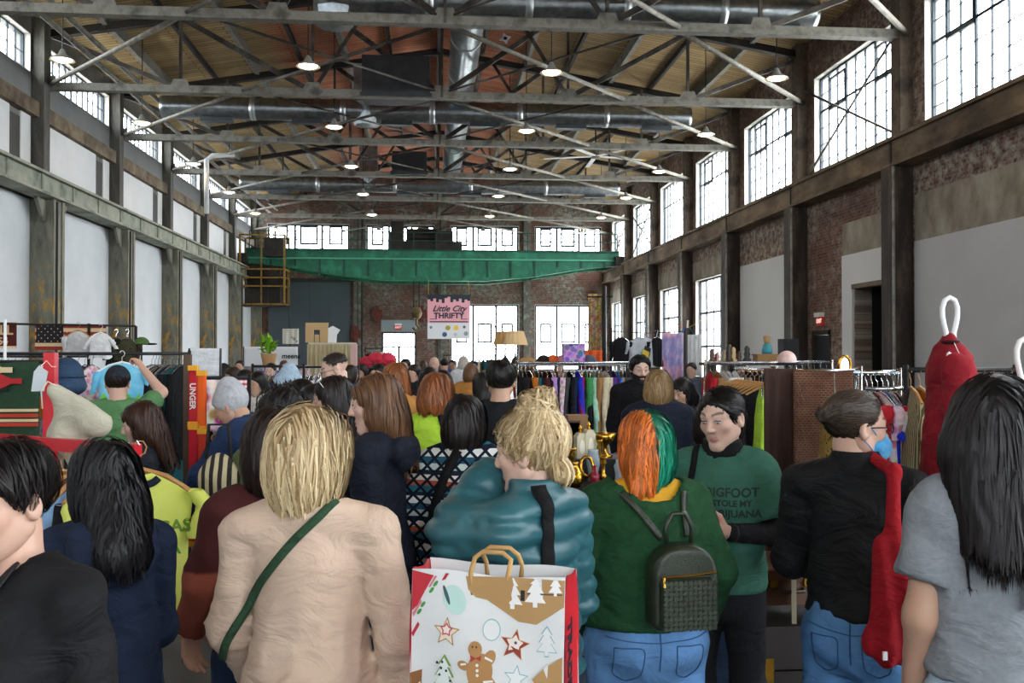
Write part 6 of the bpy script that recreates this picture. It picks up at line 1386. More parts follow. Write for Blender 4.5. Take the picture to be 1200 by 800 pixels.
# --- sports scarves on a brown post, red and white cloths
q = at(219, 420, 5.6); o = MB().box((q.x-.02, 5.6, 0), (q.x+.02, 5.64, 1.79)).build('wooden_post', M('post_wood', '5c4a3a', '483a2e', scale=5, rough=.8)); tag(o, 'brown wooden post holding the team scarves', 'post')
for px, y0, y1, c1, tx in ((226, 428, 640, 'b0202a', 'UNGER'), (236, 434, 505, 'd85a1c', ' '), (226, 497, 640, 'b81c2c', 'LAKED'), (237, 502, 600, 'c23a26', '')):
    if px == 226 and y0 == 428: y1 = 500
    a = at(px-5, y0, 5.5-.03*(y0 > 480)); b_ = at(px+5, y1, 5.5-.03*(y0 > 480))
    s_ = sheet('team_scarf', 'red and orange team scarf, %s, hung from the wooden post' % {'UNGER': 'upper red one', ' ': 'upper orange one', 'LAKED': 'lower crimson one', '': 'lower brick one'}[tx], 'scarf', a.x, b_.x, a.y, a.z, b_.z, M('scarf_'+c1, c1, rough=.95), .004, 1, .02, nx=4)
    for z in (.0, a.z-b_.z-.03): MB().box((-(b_.x-a.x)/2-.002, -.012, z), ((b_.x-a.x)/2+.002, .03, z+.03)).build('fringe', M('scarf_gold', 'd89a28', rough=.95), s_)
    if not tx.strip(): continue
    t_ = link('lettering', text_mesh(tx, .045, M('scarf_white', 'd8d0c8', rough=.9), bold=.001), s_); t_.location = (0, -.012, (a.z-b_.z)*.5); t_.rotation_euler = (PI/2, PI/2, 0)
a, b_ = at(234, 441, 7.2), at(292, 441, 7.2); rack('clothes_rack', 'small black rail holding the red and white cloths', (a.x, 7.2, 0), (b_.x, 7.2, 0), 1.61, BLACKM)
for k, (xa, xb, c1) in enumerate(((235, 262, 'a8384a'), (264, 277, 'b04452'), (278, 290, 'c8606a'))):
    p0, p1 = at(xa, 451, 7.1), at(xb, 505, 7.1); sheet('printed_cloth', ['wide', 'narrow', 'folded'][k]+' red and white printed cloth on the small black rail', 'textile', p0.x, p1.x, 7.1-.02*k, 1.60, p1.z, fabric(c1, 'e4d4d4', kind='patch' if k == 0 else 'stripe', scale=9), .012, 2)
p0, p1 = at(222, 408, 10.5), at(258, 441, 10.5); o = sheet('white_board', 'blank white cloth screen behind the team scarves', 'screen', p0.x, p1.x, 10.5, p0.z, p1.z, fabric('dfe1e4'), .004, 1)
for s in (-1, 1): MB().tube([(s*(p1.x-p0.x)/2, .01, p0.z-p1.z), (s*(p1.x-p0.x)/2, .01, -p1.z)], .015, 6).build('screen_post', BLACKM, o)
# striped tote on the floor stall
p = at(256, 565, 4.0); V, F = surfnet(lambda P: el(P, (0, 0, 0), (.085, .06, .12))+.004*wrinkle(P), (-.12, -.1, -.16), (.12, .1, .16), .012); o = mesh_np('striped_tote', V, F, fabric('b8ac8a', '2a2826', kind='stripev', scale=9)); o.location = p; tag(o, 'cream and black striped cloth tote carried by the stooping person', 'bag')
MB().tube([(-.05, 0, .1), (-.04, 0, .24), (.04, .0, .24), (.05, 0, .1)], .008, 6).build('tote_handle', fabric('2a2826'), o, True)
# --- rugs over a rail
RUG1 = M('dark_brown_throw', '3a2620', '2c1c18', scale=12, stretch=(3, 3, .4), rough=.95, bmp=.4, bscale=60)
m, t, b = base('kilim_rug', .95, 0, .1); v = coords(t); sp = N(t, 'ShaderNodeSeparateXYZ'); t.links.new(v, sp.inputs[0])
br = N(t, 'ShaderNodeTexBrick'); cb = N(t, 'ShaderNodeCombineXYZ'); t.links.new(sp.outputs[0], cb.inputs[0]); t.links.new(sp.outputs[2], cb.inputs[1]); t.links.new(cb.outputs[0], br.inputs[0])
br.inputs['Scale'].default_value = 1; br.inputs['Brick Width'].default_value = .022; br.inputs['Row Height'].default_value = .012; br.inputs['Mortar Size'].default_value = .0025
br.inputs['Color1'].default_value = (*lin('5a332b'), 1); br.inputs['Color2'].default_value = (*lin('452823'), 1); br.inputs['Mortar'].default_value = (*lin('66503c'), 1)
t.links.new(mix(t, ramp(t, [(.4, (0, 0, 0)), (.65, (.7, .7, .7))], noise_out(t, v, 8, 5, .7)), br.outputs[0], lin('3d2620')), b.inputs['Base Color']); bump(t, b, noise_out(t, v, 130, 3), .004, .6)
a, b_ = at(893, 434, 4.7), at(1003, 440, 4.7)
rack('clothes_rack', 'chrome rail with the brown rugs thrown over it', (a.x+.06, 4.7, 0), (b_.x+.02, 4.7, 0), 1.70, CHROME)
p0, p1 = at(896, 433, 4.66), at(934, 660, 4.66); sheet('brown_throw', 'plain dark brown throw hung over the rail beside the patterned rug', 'textile', p0.x, p1.x, 4.66, p0.z+.005, p1.z, RUG1, .008, 2)
p0, p1 = at(930, 435, 4.62), at(1001, 680, 4.62); rg = sheet('patterned_rug', 'reddish brown patterned rug with a fringed edge hung over the rail', 'rug', p0.x, p1.x, 4.62, p0.z+.003, p1.z, m, .006, 1)
fg = MB(); 
for k in range(46): x = (p0.x-p1.x)/2+random.uniform(0, .05); z = (p0.z-p1.z)*k/46; fg.tube([(x, -.01, z), (x+random.uniform(-.01, .02), -.02, z-.03)], .002, 4)
o = fg.build('fringe', M('rug_fringe', '5c4a3c', rough=.95), rg); o['kind'] = 'stuff'
p = at(978, 448, 4.3); o = garment('gold_trim_blouse', 'black blouse with gold patterned edging hung against the rug', (p.x, 4.3, p.z+.05), 1.15, fabric('8a7038', '1d1812', kind='blotch', scale=60), L=.40, w=.34, sleeve=.2, t=.06)
# --- red sweater and gold top on big white hangers
def big_hanger(name, label, px, ytop, ybot, Y, root_label, mat, wdt, L, sleeve, rz):
    ptop, pb_ = at(px, ytop, Y), at(px, ybot, Y); H = ptop.z-pb_.z
    o = garment(name, root_label, (ptop.x, Y, pb_.z+.095), rz, mat, L=L, w=wdt, sleeve=sleeve, t=.09, res=2, fresh=True)
    for ch in list(o.children): bpy.data.objects.remove(ch)
    hg = MB(); z0 = -.085
    pts = [(-.020, z0-.02), (-.022, z0+.02), (-.034, z0+H*.35), (-.042, z0+H*.55), (-.042, z0+H*.75), (-.028, z0+H*.93), (0, z0+H), (.028, z0+H*.93), (.042, z0+H*.75), (.042, z0+H*.55), (.034, z0+H*.35), (.022, z0+.02), (.020, z0-.02)]
    c, s_ = math.cos(-rz), math.sin(-rz); k = H/.135
    hg.tube([(x*k*.62*c, x*k*.62*s_, z) for x, z in pts], .0085*k, 10)
    hg.tube([(-wdt*.42, 0, -.17), (0, 0, -.095), (wdt*.42, 0, -.17)], .010, 8); hg.build('white_hanger', WHITEP, o, True)
    MB().tube([(0, 0, -.1), (0, 0, -(pb_.z+.085))], .014, 8).build('stand_pole', BLACKM, o, True)
    MB().lathe([(0, 0), (.16, 0), (.16, .012), (.02, .03), (0, .03)], (0, 0, -(pb_.z+.085)), 18).build('stand_foot', BLACKM, o)
    return o
REDS = fabric('8f1d28', '7d1822', scale=8)
o = big_hanger('red_sweater', '', 1113, 352, 400, 3.05, 'crimson sweater with a white price tag on a thick white hanger', REDS, .30, .62, .45, math.radians(58))
def redsw(P):
    P = P[:, [1, 0, 2]]
    d = rc(P*A(1, .62, 1), (0, 0, -.175), (0, 0, -.64), .066, .112); d = sm(d, rc(P, (0, 0, -.09), (0, 0, -.2), .026, .07), .05)
    for sg in (-1, 1): d = sm(d, rc(P, (sg*.03, sg*.14, -.19), (sg*.05, sg*.16, -.66), .055, .045), .015)
    d = sx(d, -.70-P[:, 2], .008); return d-.006*folds(P*.8, 1.)+.003*wrinkle(P, 1.0)
V, F = surfnet(redsw, (-.26, -.16, -.74), (.26, .16, -.04), .011); me_old = o.data; o.data = bpy.data.meshes.new('red_sweater'); tmp = mesh_np('tmp_mesh', V, F, REDS); o.data = tmp.data; bpy.data.objects.remove(tmp)
c, s_ = math.cos(-math.radians(58)), math.sin(-math.radians(58)); L_ = lambda x, y, z: (x*c-y*s_, x*s_+y*c, z)
tg = MB(); q = L_(-.012, -.115, -.20); tg.bar(L_(-.014, -.05, -.10), L_(-.012, -.10, -.165), .0015); tg.bar(L_(-.012, -.10, -.165), L_(-.012, -.102, -.215), .014, .003, up=L_(0, 1, 0)); tg.build('price_tag', WHITEP, o)
MB().tube([(.036*math.cos(t_), .024*math.sin(t_), -.098) for t_ in [2*PI*k/14 for k in range(14)]], .008, 6, close=True).build('neckband', fabric('2a0f12'), o, True)
big_hanger('gold_blouse', '', 1201, 400, 452, 3.0, 'gold and bronze metallic top on a thick white hanger', M('gold_lame', 'c89a58', '5a3a20', '8a5c30', scale=14, rough=.3, metal=.6), .34, .5, .35, math.radians(50))
# --- brass stall
BC = fabric('17161a', '1d1c20'); ty = 5.75
a, b_ = at(652, 560, ty), at(742, 560, ty); tb = empty('stall_table', ((a.x+b_.x)/2, ty, 0), 0, 'black-draped stall table crowded with brassware', 'table'); hw = (b_.x-a.x)/2+.12; TZ = 1.0
MB().box((-hw, -.3, TZ-.03), (hw, .35, TZ)).build('tabletop', M('table_black', '141416', rough=.4), tb)
sk = MB()
for (xa, ya, xb, yb) in ((-hw, -.3, hw, -.3), (hw, -.3, hw, .35), (hw, .35, -hw, .35), (-hw, .35, -hw, -.3)):
    for k in range(12):
        u0, u1 = k/12, (k+1)/12; f = .015*(-1)**k; sk.bar((xa+(xb-xa)*(u0+u1)/2+f*(ya != yb), ya+(yb-ya)*(u0+u1)/2+f*(xa != xb), .02), (xa+(xb-xa)*(u0+u1)/2+f*(ya != yb), ya+(yb-ya)*(u0+u1)/2+f*(xa != xb), TZ-.03), math.hypot(xb-xa, yb-ya)/12+.004, .012, up=(yb-ya, -(xb-xa), 0))
sk.build('drape', BC, tb)
ri = MB().box((-.18, .0, TZ), (.30, .3, TZ+.14)).build('riser', M('table_black', '141416'), tb)
def stand(prof, name, label, px, dy=0, z=TZ, mat=BRASS, n=16, cat='candlestick', group=None):
    X = at(px, 540, ty).x; o = MB().lathe(prof, n=n).build(name, mat, None, True); o.location = (X, ty+dy, z); return tag(o, label, cat, group)
cs = [(0, 0), (.05, 0), (.052, .01), (.02, .03), (.012, .06), (.022, .08), (.010, .10), (.010, .16), (.020, .18), (.012, .20), (.026, .215), (.026, .225), (0, .225)]
stand(cs, 'candlestick', 'tall brass candlestick standing beside the boxes on the stall', 668, -.1)
stand([(r*1.1, z*.8) for r, z in cs], 'candlestick', 'short brass candlestick at the front of the stall', 700, -.2)
stand([(r*.9, z*1.15) for r, z in cs], 'candlestick', 'slender brass candlestick beside the glass vases', 704, .05, TZ)
stand([(0, 0), (.045, 0), (.05, .01), (.012, .03), (.012, .07), (.06, .11), (.075, .15), (.07, .15), (0, .11)], 'brass_goblet', 'broad brass goblet on the black riser', 713, .12, TZ+.14, cat='goblet')
stand([(0, 0), (.03, 0), (.052, .03), (.058, .06), (.05, .09), (.03, .115), (.02, .14), (.028, .15), (0, .15)], 'brass_pot', 'round brass pot at the table edge', 667, -.22, cat='pot')
stand([(0, 0), (.035, 0), (.03, .05), (.045, .12), (.03, .19), (.036, .2), (0, .2)], 'glass_vase', 'pale glass vase between the candlesticks', 695, .0, mat=M('pale_glass', 'a8b8c0', rough=.1, spec=.8), cat='vase')
stand([(0, 0), (.03, 0), (.025, .06), (.035, .11), (.022, .13), (.022, .15), (0, .15)], 'glass_vase', 'small clear vase at the far end of the stall', 722, -.1, mat=M('pale_glass', 'a8b8c0'), cat='vase')
stand([(0, 0), (.028, 0), (.028, .08), (.012, .1), (.012, .13), (0, .13)], 'red_bottle', 'small red bottle at the front of the stall', 689, -.24, mat=M('red_glass', '8a1d30', rough=.2), cat='bottle')
for px, lab, s in ((682, 'brass picture frame leaning at the stall front', 1), (655, 'little gilt frame beside the blonde bun', .8), (728, 'small gilt frame near the far end of the stall', .8)):
    X = at(px, 540, ty).x; r = empty('picture_frame', (X, ty-.2, TZ), .2, lab, 'picture frame')
    fm = MB(); fm.tube([(.04*s*math.cos(t_), .012*math.sin(t_), .06*s+.058*s*math.sin(t_)) for t_ in [2*PI*k/16 for k in range(16)]], .010*s, 6, close=True); fm.build('frame', BRASS, r, True)
    MB().lathe([(0, -.002), (.034*s, -.002), (.034*s, .002), (0, .002)], n=14).build('backing', M('frame_backing', '3a3028', rough=.6), r).rotation_euler = (PI/2, 0, 0); r.children[-1].location = (0, .004, .06*s)
for px, y0, y1, wpx, mt, lab, nm in ((676, 488, 508, 22, M('kraft_box', '8a6a4a', '7a5c3e', scale=4, rough=.8), 'brown card box on top of the white clock cases', 'card_box'), (671, 505, 545, 14, M('dark_wood', '4a3628', '3a2a20', scale=5, rough=.6), 'dark wooden case beside the white clock cases', 'wooden_case')):
    p0, p1 = at(px-wpx/2, y0, ty+.2), at(px+wpx/2, y1, ty+.2); hgt = p0.z-p1.z
    o = MB().box((-(p1.x-p0.x)/2, -.06, 0), ((p1.x-p0.x)/2, .06, hgt)).box((-(p1.x-p0.x)/2-.004, -.064, hgt), ((p1.x-p0.x)/2+.004, .064, hgt+.012)).build(nm, mt); o.location = ((p0.x+p1.x)/2, ty+.2, p1.z if nm == 'card_box' else TZ+.14); tag(o, lab, 'box')
for px, y0, lab in ((680, 507, 'white clock case with an oval panel, wider of the pair'), (690, 503, 'white clock case with an oval panel, taller of the pair')):
    p0, p1 = at(px-6, y0, ty+.1), at(px+6, 545, ty+.1); w_ = (p1.x-p0.x)/2; hgt = p0.z-TZ-.14; r = empty('clock_case', ((p0.x+p1.x)/2, ty+.1, TZ+.14), .15, lab, 'clock')
    MB().poly([(-w_, 0), (w_, 0), (w_, hgt*.85), (w_*.5, hgt), (-w_*.5, hgt), (-w_, hgt*.85)], (1, 0, 0), (0, 0, 1), (0, .04, 0), .08).build('case', M('clock_cream', 'cfc4a8', rough=.6), r)
    MB().poly([(w_*.55*math.cos(t_), hgt*.28*math.sin(t_)) for t_ in [2*PI*k/16 for k in range(16)]], (1, 0, 0), (0, 0, 1), (0, -.041, hgt*.45), .004).build('oval_panel', M('clock_panel', 'e8e2d0', rough=.5), r)
    MB().lathe([(0, 0), (.012, 0), (.006, .02), (.012, .03), (0, .05)], (0, 0, hgt), 8).build('finial', BRASS, r)
# --- suitcases
def case(label, px0, px1, y0, y1, Y, dep, mat, rz=.15, z0=None):
    a, b_ = at(px0, y0, Y), at(px1, y1, Y); w_ = (b_.x-a.x)/2; z0 = b_.z if z0 is None else z0; h = a.z-z0; r = empty('suitcase', ((a.x+b_.x)/2, Y+dep/2, z0), rz, label, 'suitcase')
    MB().box((-w_, -dep/2, 0), (w_, dep/2, h*.62)).build('case_body', mat, r); MB().box((-w_-.003, -dep/2-.003, h*.64), (w_+.003, dep/2+.003, h)).build('lid', mat, r)
    for x in (-w_*.55, w_*.55): MB().box((x-.02, -dep/2-.012, h*.52), (x+.02, -dep/2-.001, h*.74)).build('clasp', BRASS, r)
    MB().tube([(-.06, -dep/2-.005, h*.45), (-.055, -dep/2-.035, h*.42), (.055, -dep/2-.035, h*.42), (.06, -dep/2-.005, h*.45)], .008, 6).build('handle', M('case_handle', '2a1d16', rough=.5), r, True)
    return r
LEA = M('tan_leather', '5c3d2a', '4a3022', scale=6, rough=.5, bmp=.1); LEB = M('dark_case', '241c18', '1a1412', scale=6, rough=.5)
case('large dark suitcase at the bottom of the stack', 872, 1000, 735, 1010, 4.2, .5, LEB, 0, 0.0)
zt_ = at(0, 735, 4.2).z
case('brown leather suitcase in the middle of the stack', 884, 960, 668, 735, 4.25, .4, LEA, .08, zt_+.002)
z2 = at(0, 668, 4.25).z
V, F = surfnet(lambda P: np.maximum(el(P, (0, 0, .02), (.12, .10, .11))+.012*wrinkle(P, 1.2), -P[:, 2]), (-.16, -.15, -.02), (.16, .15, .17), .011); o = mesh_np('leopard_scarf', V, F, fabric('b07a3a', '2a1a10', kind='blotch', scale=38)); p = at(937, 640, 4.4); o.location = (p.x, 4.42, z2+.004); tag(o, 'rumpled leopard-print scarf on the brown suitcase', 'scarf')
o = MB().tube([(-.10, 0, .03), (-.06, -.02, .10), (.0, -.03, .125), (.05, -.02, .10), (.08, 0, .03)], .006, 6).build('power_cable', M('white_cord', 'c8c8c8', rough=.6), None, True); p = at(898, 640, 4.3); o.location = (p.x, 4.36, z2-.025); tag(o, 'white looped cable lying on the brown suitcase', 'cord')
p0, p1 = at(936, 657, 3.95), at(946, 708, 3.95); r = empty('framed_picture', (p1.x, 4.1, zt_-.0), 1.2, 'pale-framed picture leaning on the suitcases', 'picture frame')
fm = MB().box((-.15, -.01, 0), (.15, .01, .025)).box((-.15, -.01, .205), (.15, .01, .23)).box((-.15, -.01, .025), (-.125, .01, .205)).box((.125, -.01, .025), (.15, .01, .205)).build('frame', M('frame_pale', 'b0a890', rough=.6), r); MB().box((-.125, -.004, .025), (.125, .008, .205)).build('picture', M('old_print', '5a5446', '7a7260', scale=9, rough=.6), r)

# --- holiday shopping bag
def shopping_bag():
    BAGW = M('bag_white', 'dfe1e0', 'd6d8d8', scale=3, rough=.38, spec=.5); BAGR = M('bag_red', 'b81f28', 'a81a24', scale=4, rough=.4)
    Y = 2.25; a = at(489, 668, Y); b_ = at(669, 668, Y); wd, ht, dp = (b_.x-a.x)*1.02, .47, .19
    r = empty('shopping_bag', ((a.x+b_.x)/2, Y, a.z-ht), math.radians(-22), 'big white shopping bag printed with holiday cookies and a red side', 'bag')
    def wall_(p, q, name, mat, nx=12, nz=10, bulge=.012):
        p, q = Vector(p), Vector(q); nrm = (q-p).cross(Vector((0, 0, 1))).normalized(); V = []; F = []
        for j in range(nz+1):
            for i in range(nx+1):
                u, v = i/nx, j/nz; c = p.lerp(q, u); c.y *= 1-.40*v; c = c+nrm*(bulge*math.sin(PI*u)*math.sin(PI*v*.9+.2)+.003*math.sin(u*9+v*7)); V.append((c.x, c.y, ht*v+(.004*math.sin(u*8) if j == nz else 0)))
        n = len(V); V += [tuple(Vector(x)-nrm*.003) for x in V]; W = nx+1
        for j in range(nz):
            for i in range(nx): k = j*W+i; F += [(k, k+1, k+W+1, k+W), (n+k+W, n+k+W+1, n+k+1, n+k)]
        return mesh_np(name, np.array(V), np.array(F), mat, r)
    f = wall_((-wd/2, -dp/2, 0), (wd/2, -dp/2, 0), 'front_panel', BAGW); wall_((wd/2, dp/2, 0), (-wd/2, dp/2, 0), 'back_panel', BAGW); sd = wall_((wd/2, -dp/2, 0), (wd/2, dp/2, 0), 'side_panel', BAGR, 6, 10, -.012); wall_((-wd/2, dp/2, 0), (-wd/2, -dp/2, 0), 'side_panel', BAGR, 6, 10, -.012)
    MB().box((-wd/2, -dp/2, 0), (wd/2, dp/2, .004)).build('bottom', BAGR, r)
    for y in (-dp/2, dp/2): MB().tube([(-.035, y*.62, ht-.05), (-.04, y*.6, ht+.0), (-.04, y*.3, ht+.03), (-.02, y*.3, ht+.045), (.03, y*.3, ht+.045), (.05, y*.3, ht+.03), (.052, y*.6, ht), (.048, y*.62, ht-.05)], .006, 7).build('rope_handle', M('paper_rope', 'b8925c', rough=.8), r, True)
    bv = BVHTree.FromPolygons([tuple(v.co) for v in f.data.vertices], [tuple(p.vertices) for p in f.data.polygons])
    K = wd/965.; lay = [0]
    def pr(name, pts, c, mat=None):
        lay[0] += 1; pts = [((x-50)*K-wd/2, ht-(y-35)*K) for x, y in pts]
        # resample the outline and lay it on the bowed panel
        n = len(pts); V = []; cx, cz = sum(p[0] for p in pts)/n, sum(p[1] for p in pts)/n
        me = bpy.data.meshes.new(name)
        def y_(x, z):
            h = bv.ray_cast(Vector((max(-wd/2+.002, min(wd/2-.002, x)), -1, max(.002, min(ht-.004, z)))), Vector((0, 1, 0))); return (h[0].y if h[0] else -dp/2)-.0012-.0006*lay[0]/6
        V = [(x, y_(x, z), max(.0, min(ht-.002, z))) for x, z in pts]; me.from_pydata(V+[(x, y+.001, z) for x, y, z in V], [], [tuple(range(n)), tuple(range(2*n-1, n-1, -1))]); me.materials.append(M('ink_'+c, c, rough=.45)); return link(name, me, f)
    def ring(name, pts, c, k=.86):
        cx, cy = sum(p[0] for p in pts)/len(pts), sum(p[1] for p in pts)/len(pts); pr(name, pts, c); pr(name+'_inside', [(cx+(x-cx)*k, cy+(y-cy)*k) for x, y in pts], 'dfe1e0')
    star = lambda cx, cy, R_, rot=0, inner=.45: [(cx+R_*(1 if k % 2 == 0 else inner)*math.cos(rot-PI/2+k*PI/5), cy+R_*(1 if k % 2 == 0 else inner)*math.sin(rot-PI/2+k*PI/5)) for k in range(10)]
    oval = lambda cx, cy, a_, b2, rot=0, n=22: [(cx+a_*math.cos(t_)*math.cos(rot)-b2*math.sin(t_)*math.sin(rot), cy+a_*math.cos(t_)*math.sin(rot)+b2*math.sin(t_)*math.cos(rot)) for t_ in [2*PI*k/n for k in range(n)]]
    def tree(cx, cy, s): return [(cx, cy-s), (cx+s*.38, cy-s*.45), (cx+s*.2, cy-s*.45), (cx+s*.55, cy+s*.1), (cx+s*.28, cy+s*.1), (cx+s*.7, cy+s*.7), (cx+s*.15, cy+s*.7), (cx+s*.15, cy+s), (cx-s*.15, cy+s), (cx-s*.15, cy+s*.7), (cx-s*.7, cy+s*.7), (cx-s*.28, cy+s*.1), (cx-s*.55, cy+s*.1), (cx-s*.2, cy-s*.45), (cx-s*.38, cy-s*.45)]
    pr('red_corner', [(52, 38), (195, 62), (90, 250), (55, 285)], 'c0323c'); pr('candy_stripe', [(272, 45), (292, 45), (66, 440), (54, 420)], 'b0303a'); pr('candy_stripe', [(205, 62), (216, 66), (66, 320), (58, 300)], 'd88088')
    for x, y in ((210, 110), (185, 150), (130, 240), (105, 285)): pr('holly_leaf', oval(x, y, 22, 10, -.9), '4a9a44')
    pr('mint_ornament', oval(338, 195, 68, 90, -.5), 'b8d8d0'); pr('ornament_edge', oval(285, 170, 12, 60, -.4), '3f5a62')
    pr('kraft_cloud', [(400, 55), (420, 130), (470, 172), (540, 182), (640, 235), (740, 292), (850, 300), (940, 240), (1012, 190), (1012, 36), (700, 36)], 'b08a58')
    for x, y, s in ((700, 130, 92), (840, 110, 92), (960, 70, 60)): pr('white_tree', tree(x, y, s), 'ececea')
    pr('tiny_mark', [(750, 110), (775, 110), (775, 170), (750, 170)], '2a2420'); pr('tiny_line', [(790, 124), (1000, 118), (1000, 126), (790, 132)], '5a4a38')
    ring('teal_ring', oval(578, 350, 55, 63), '8fb8bc', .9); ring('tree_outline', tree(915, 390, 90), '8fb4bc', .9); ring('star_outline', star(735, 612, 76, .1), '7fb0b8', .86)
    pr('cookie_star', star(295, 385, 90, .05), 'b08a58'); pr('star_icing', star(295, 385, 76, .05), 'e6d8c0'); pr('star_pink', star(295, 370, 44, .05, .6), 'c84a6a'); pr('star_inner', star(295, 370, 30, .05, .6), 'e6dcd0')
    pr('cookie_star', star(722, 425, 95, .15), 'c8966a'); pr('star_red', star(722, 425, 86, .15), '8f3428'); pr('star_inner', star(722, 418, 54, .15, .6), 'e6dcd0'); pr('star_dot', oval(728, 412, 9, 9), '5a3a7a')
    gb = 'b08350'; pr('cookie_body', oval(515, 590, 80, 105, .1), gb); pr('cookie_head', oval(483, 465, 42, 45), gb); pr('cookie_arm', oval(572, 512, 34, 52, .5), gb); pr('cookie_arm', oval(412, 565, 38, 26, .3), gb); pr('cookie_leg', oval(470, 700, 40, 52, .1), gb); pr('cookie_leg', oval(575, 660, 42, 58, -.5), gb)
    pr('bow_tie', [(455, 500), (490, 515), (524, 498), (520, 530), (490, 518), (460, 540)], 'a83a34')
    for x, y in ((500, 555), (502, 585), (503, 612)): pr('icing_button', oval(x, y, 9, 9), 'ece8e0')
    for pts in ([(540, 640), (600, 630), (604, 642), (545, 652)], [(540, 670), (606, 660), (606, 672), (545, 684)], [(440, 680), (500, 690), (500, 700), (440, 692)], [(548, 500), (596, 520), (592, 530), (545, 512)], [(395, 555), (430, 548), (432, 558), (398, 566)]): pr('icing_line', pts, 'ece8e0')
    for x, y in ((468, 452), (492, 452)): pr('icing_eye', oval(x, y, 5, 6), '4a3020')
    pr('green_tree', tree(290, 630, 118), '7a9a50'); pr('tree_icing', tree(287, 630, 98), 'dce4e0')
    for x, y in ((240, 568), (275, 560), (302, 608), (258, 636), (330, 664), (268, 596)): pr('tree_bead', oval(x, y, 8, 8), '3a2a4a')
    pr('tree_trunk', [(328, 715), (350, 708), (372, 745), (348, 762)], '9a4038'); ring('cookie_house', [(60, 650), (140, 620), (140, 730), (110, 740), (110, 765), (60, 765)], '8a5c34', .82)
    pr('green_tree', tree(670, 790, 95), '5ab04a'); pr('pink_mitten', [(738, 760), (745, 720), (790, 700), (850, 660), (868, 648), (872, 690), (830, 764)], 'c02048'); pr('kraft_patch', [(835, 610), (905, 540), (1010, 470), (1010, 640), (900, 735), (880, 690)], 'b08a58'); pr('white_band', [(890, 560), (930, 500), (920, 640), (885, 700)], 'e0e0de'); pr('striped_corner', [(950, 764), (970, 710), (1010, 690), (1010, 764)], 'a82a34')
    t_ = link('lettering', text_mesh("TRADER JOE'S", .052, M('bag_black', '1a1418', rough=.5), bold=.002, ext=.0008), sd); t_.location = (wd/2+.004, -.03, ht*.45); t_.rotation_euler = (PI/2, PI/2, PI/2)
shopping_bag()
# --- red cotton tote on the masked man's shoulder
RT = fabric('a81c26', '8f1720', scale=5)
ms = at(1048, 542, 2.80); me_ = at(1050, 775, 2.80); w1 = at(1016, 700, 2.8); w2 = at(1094, 700, 2.8)
def tote(P):
    d = fc(P, (ms.x, 2.80, ms.z-.02), (ms.x-.02, 2.78, ms.z-.27), .022, .03, 1.5); d = sm(d, fc(P, (ms.x-.02, 2.78, ms.z-.27), (ms.x-.03, 2.78, me_.z+.07), .045, .078, 1.5), .05)
    d = sm(d, fc(P, (ms.x-.0, 2.77, ms.z-.36), (ms.x+.05, 2.77, me_.z+.09), .05, .075, 1.6), .05); d = sm(d, rc(P, (ms.x, 2.80, ms.z-.03), (ms.x-.005, 2.98, ms.z+.01), .02, .02), .02)
    return d+.006*np.sin(P[:, 0]*95+1.5*np.sin(P[:, 2]*6))*np.clip((ms.z-P[:, 2])*4, 0, 1)
V, F = surfnet(tote, (ms.x-.2, 2.6, me_.z-.08), (ms.x+.25, 3.05, ms.z+.06), .010); o = mesh_np('red_tote', V-A(ms.x, 2.8, 0), F, RT); o.location = (ms.x, 2.8, 0); tag(o, 'red cotton tote bag hanging from the shoulder of the masked man', 'bag')
MB().box((-.075, -.075, me_.z+.03), (-.062, -.068, me_.z+.055)).build('maker_tag', WHITEP, o)

# --- things hung in the middle distance
def hang(name, label, cat, px0, px1, y0, y1, Y, mat, **k):
    a, b_ = at(px0, y0, Y), at(px1, y1, Y); return sheet(name, label, cat, a.x, b_.x, Y, a.z, b_.z, mat, **k)
def pole(px, ytop, Y, mat=BLACKM, label='', r=.02, name='stall_pole'):
    p = at(px, ytop, Y); o = MB().tube([(0, 0, 0), (0, 0, p.z)], r, 8).lathe([(0, 0), (.15, 0), (.15, .02), (.03, .04), (0, .04)], n=14).build(name, mat, None, True); o.location = (p.x, Y, 0); return tag(o, label, 'pole')
o = hang('tapestry', 'tall yellow and rose speckled tapestry hung near the end wall', 'tapestry', 689, 706, 344, 414, 34, fabric('c9a850', '9a6a50', kind='patch', scale=9), fold=.05)
MB().tube([(-.3, .02, at(0, 344, 34).z-at(0, 414, 34).z), (.62, -.1, at(0, 344, 34).z-at(0, 414, 34).z)], .03, 6).build('hanging_rod', BLACKM, o)
pole(708, 335, 33.9, label='tall black pole beside the speckled tapestry', r=.09)
lz = at(720, 388, 15).z; xa, xb = at(716, 388, 15).x, at(800, 388, 15).x
o = MB().tube([(xa, 15, lz), ((xa+xb)/2, 15, lz-.03), (xb, 15, lz)], .008, 6).build('clothes_line', BLACKM); tag(o, 'line strung between poles holding the display clothes', 'line')
pole(716, 384, 15, label='black pole at the orange-cloth end of the clothes line'); pole(803, 384, 15.05, label='black pole with coloured ribbons at the end of the clothes line')
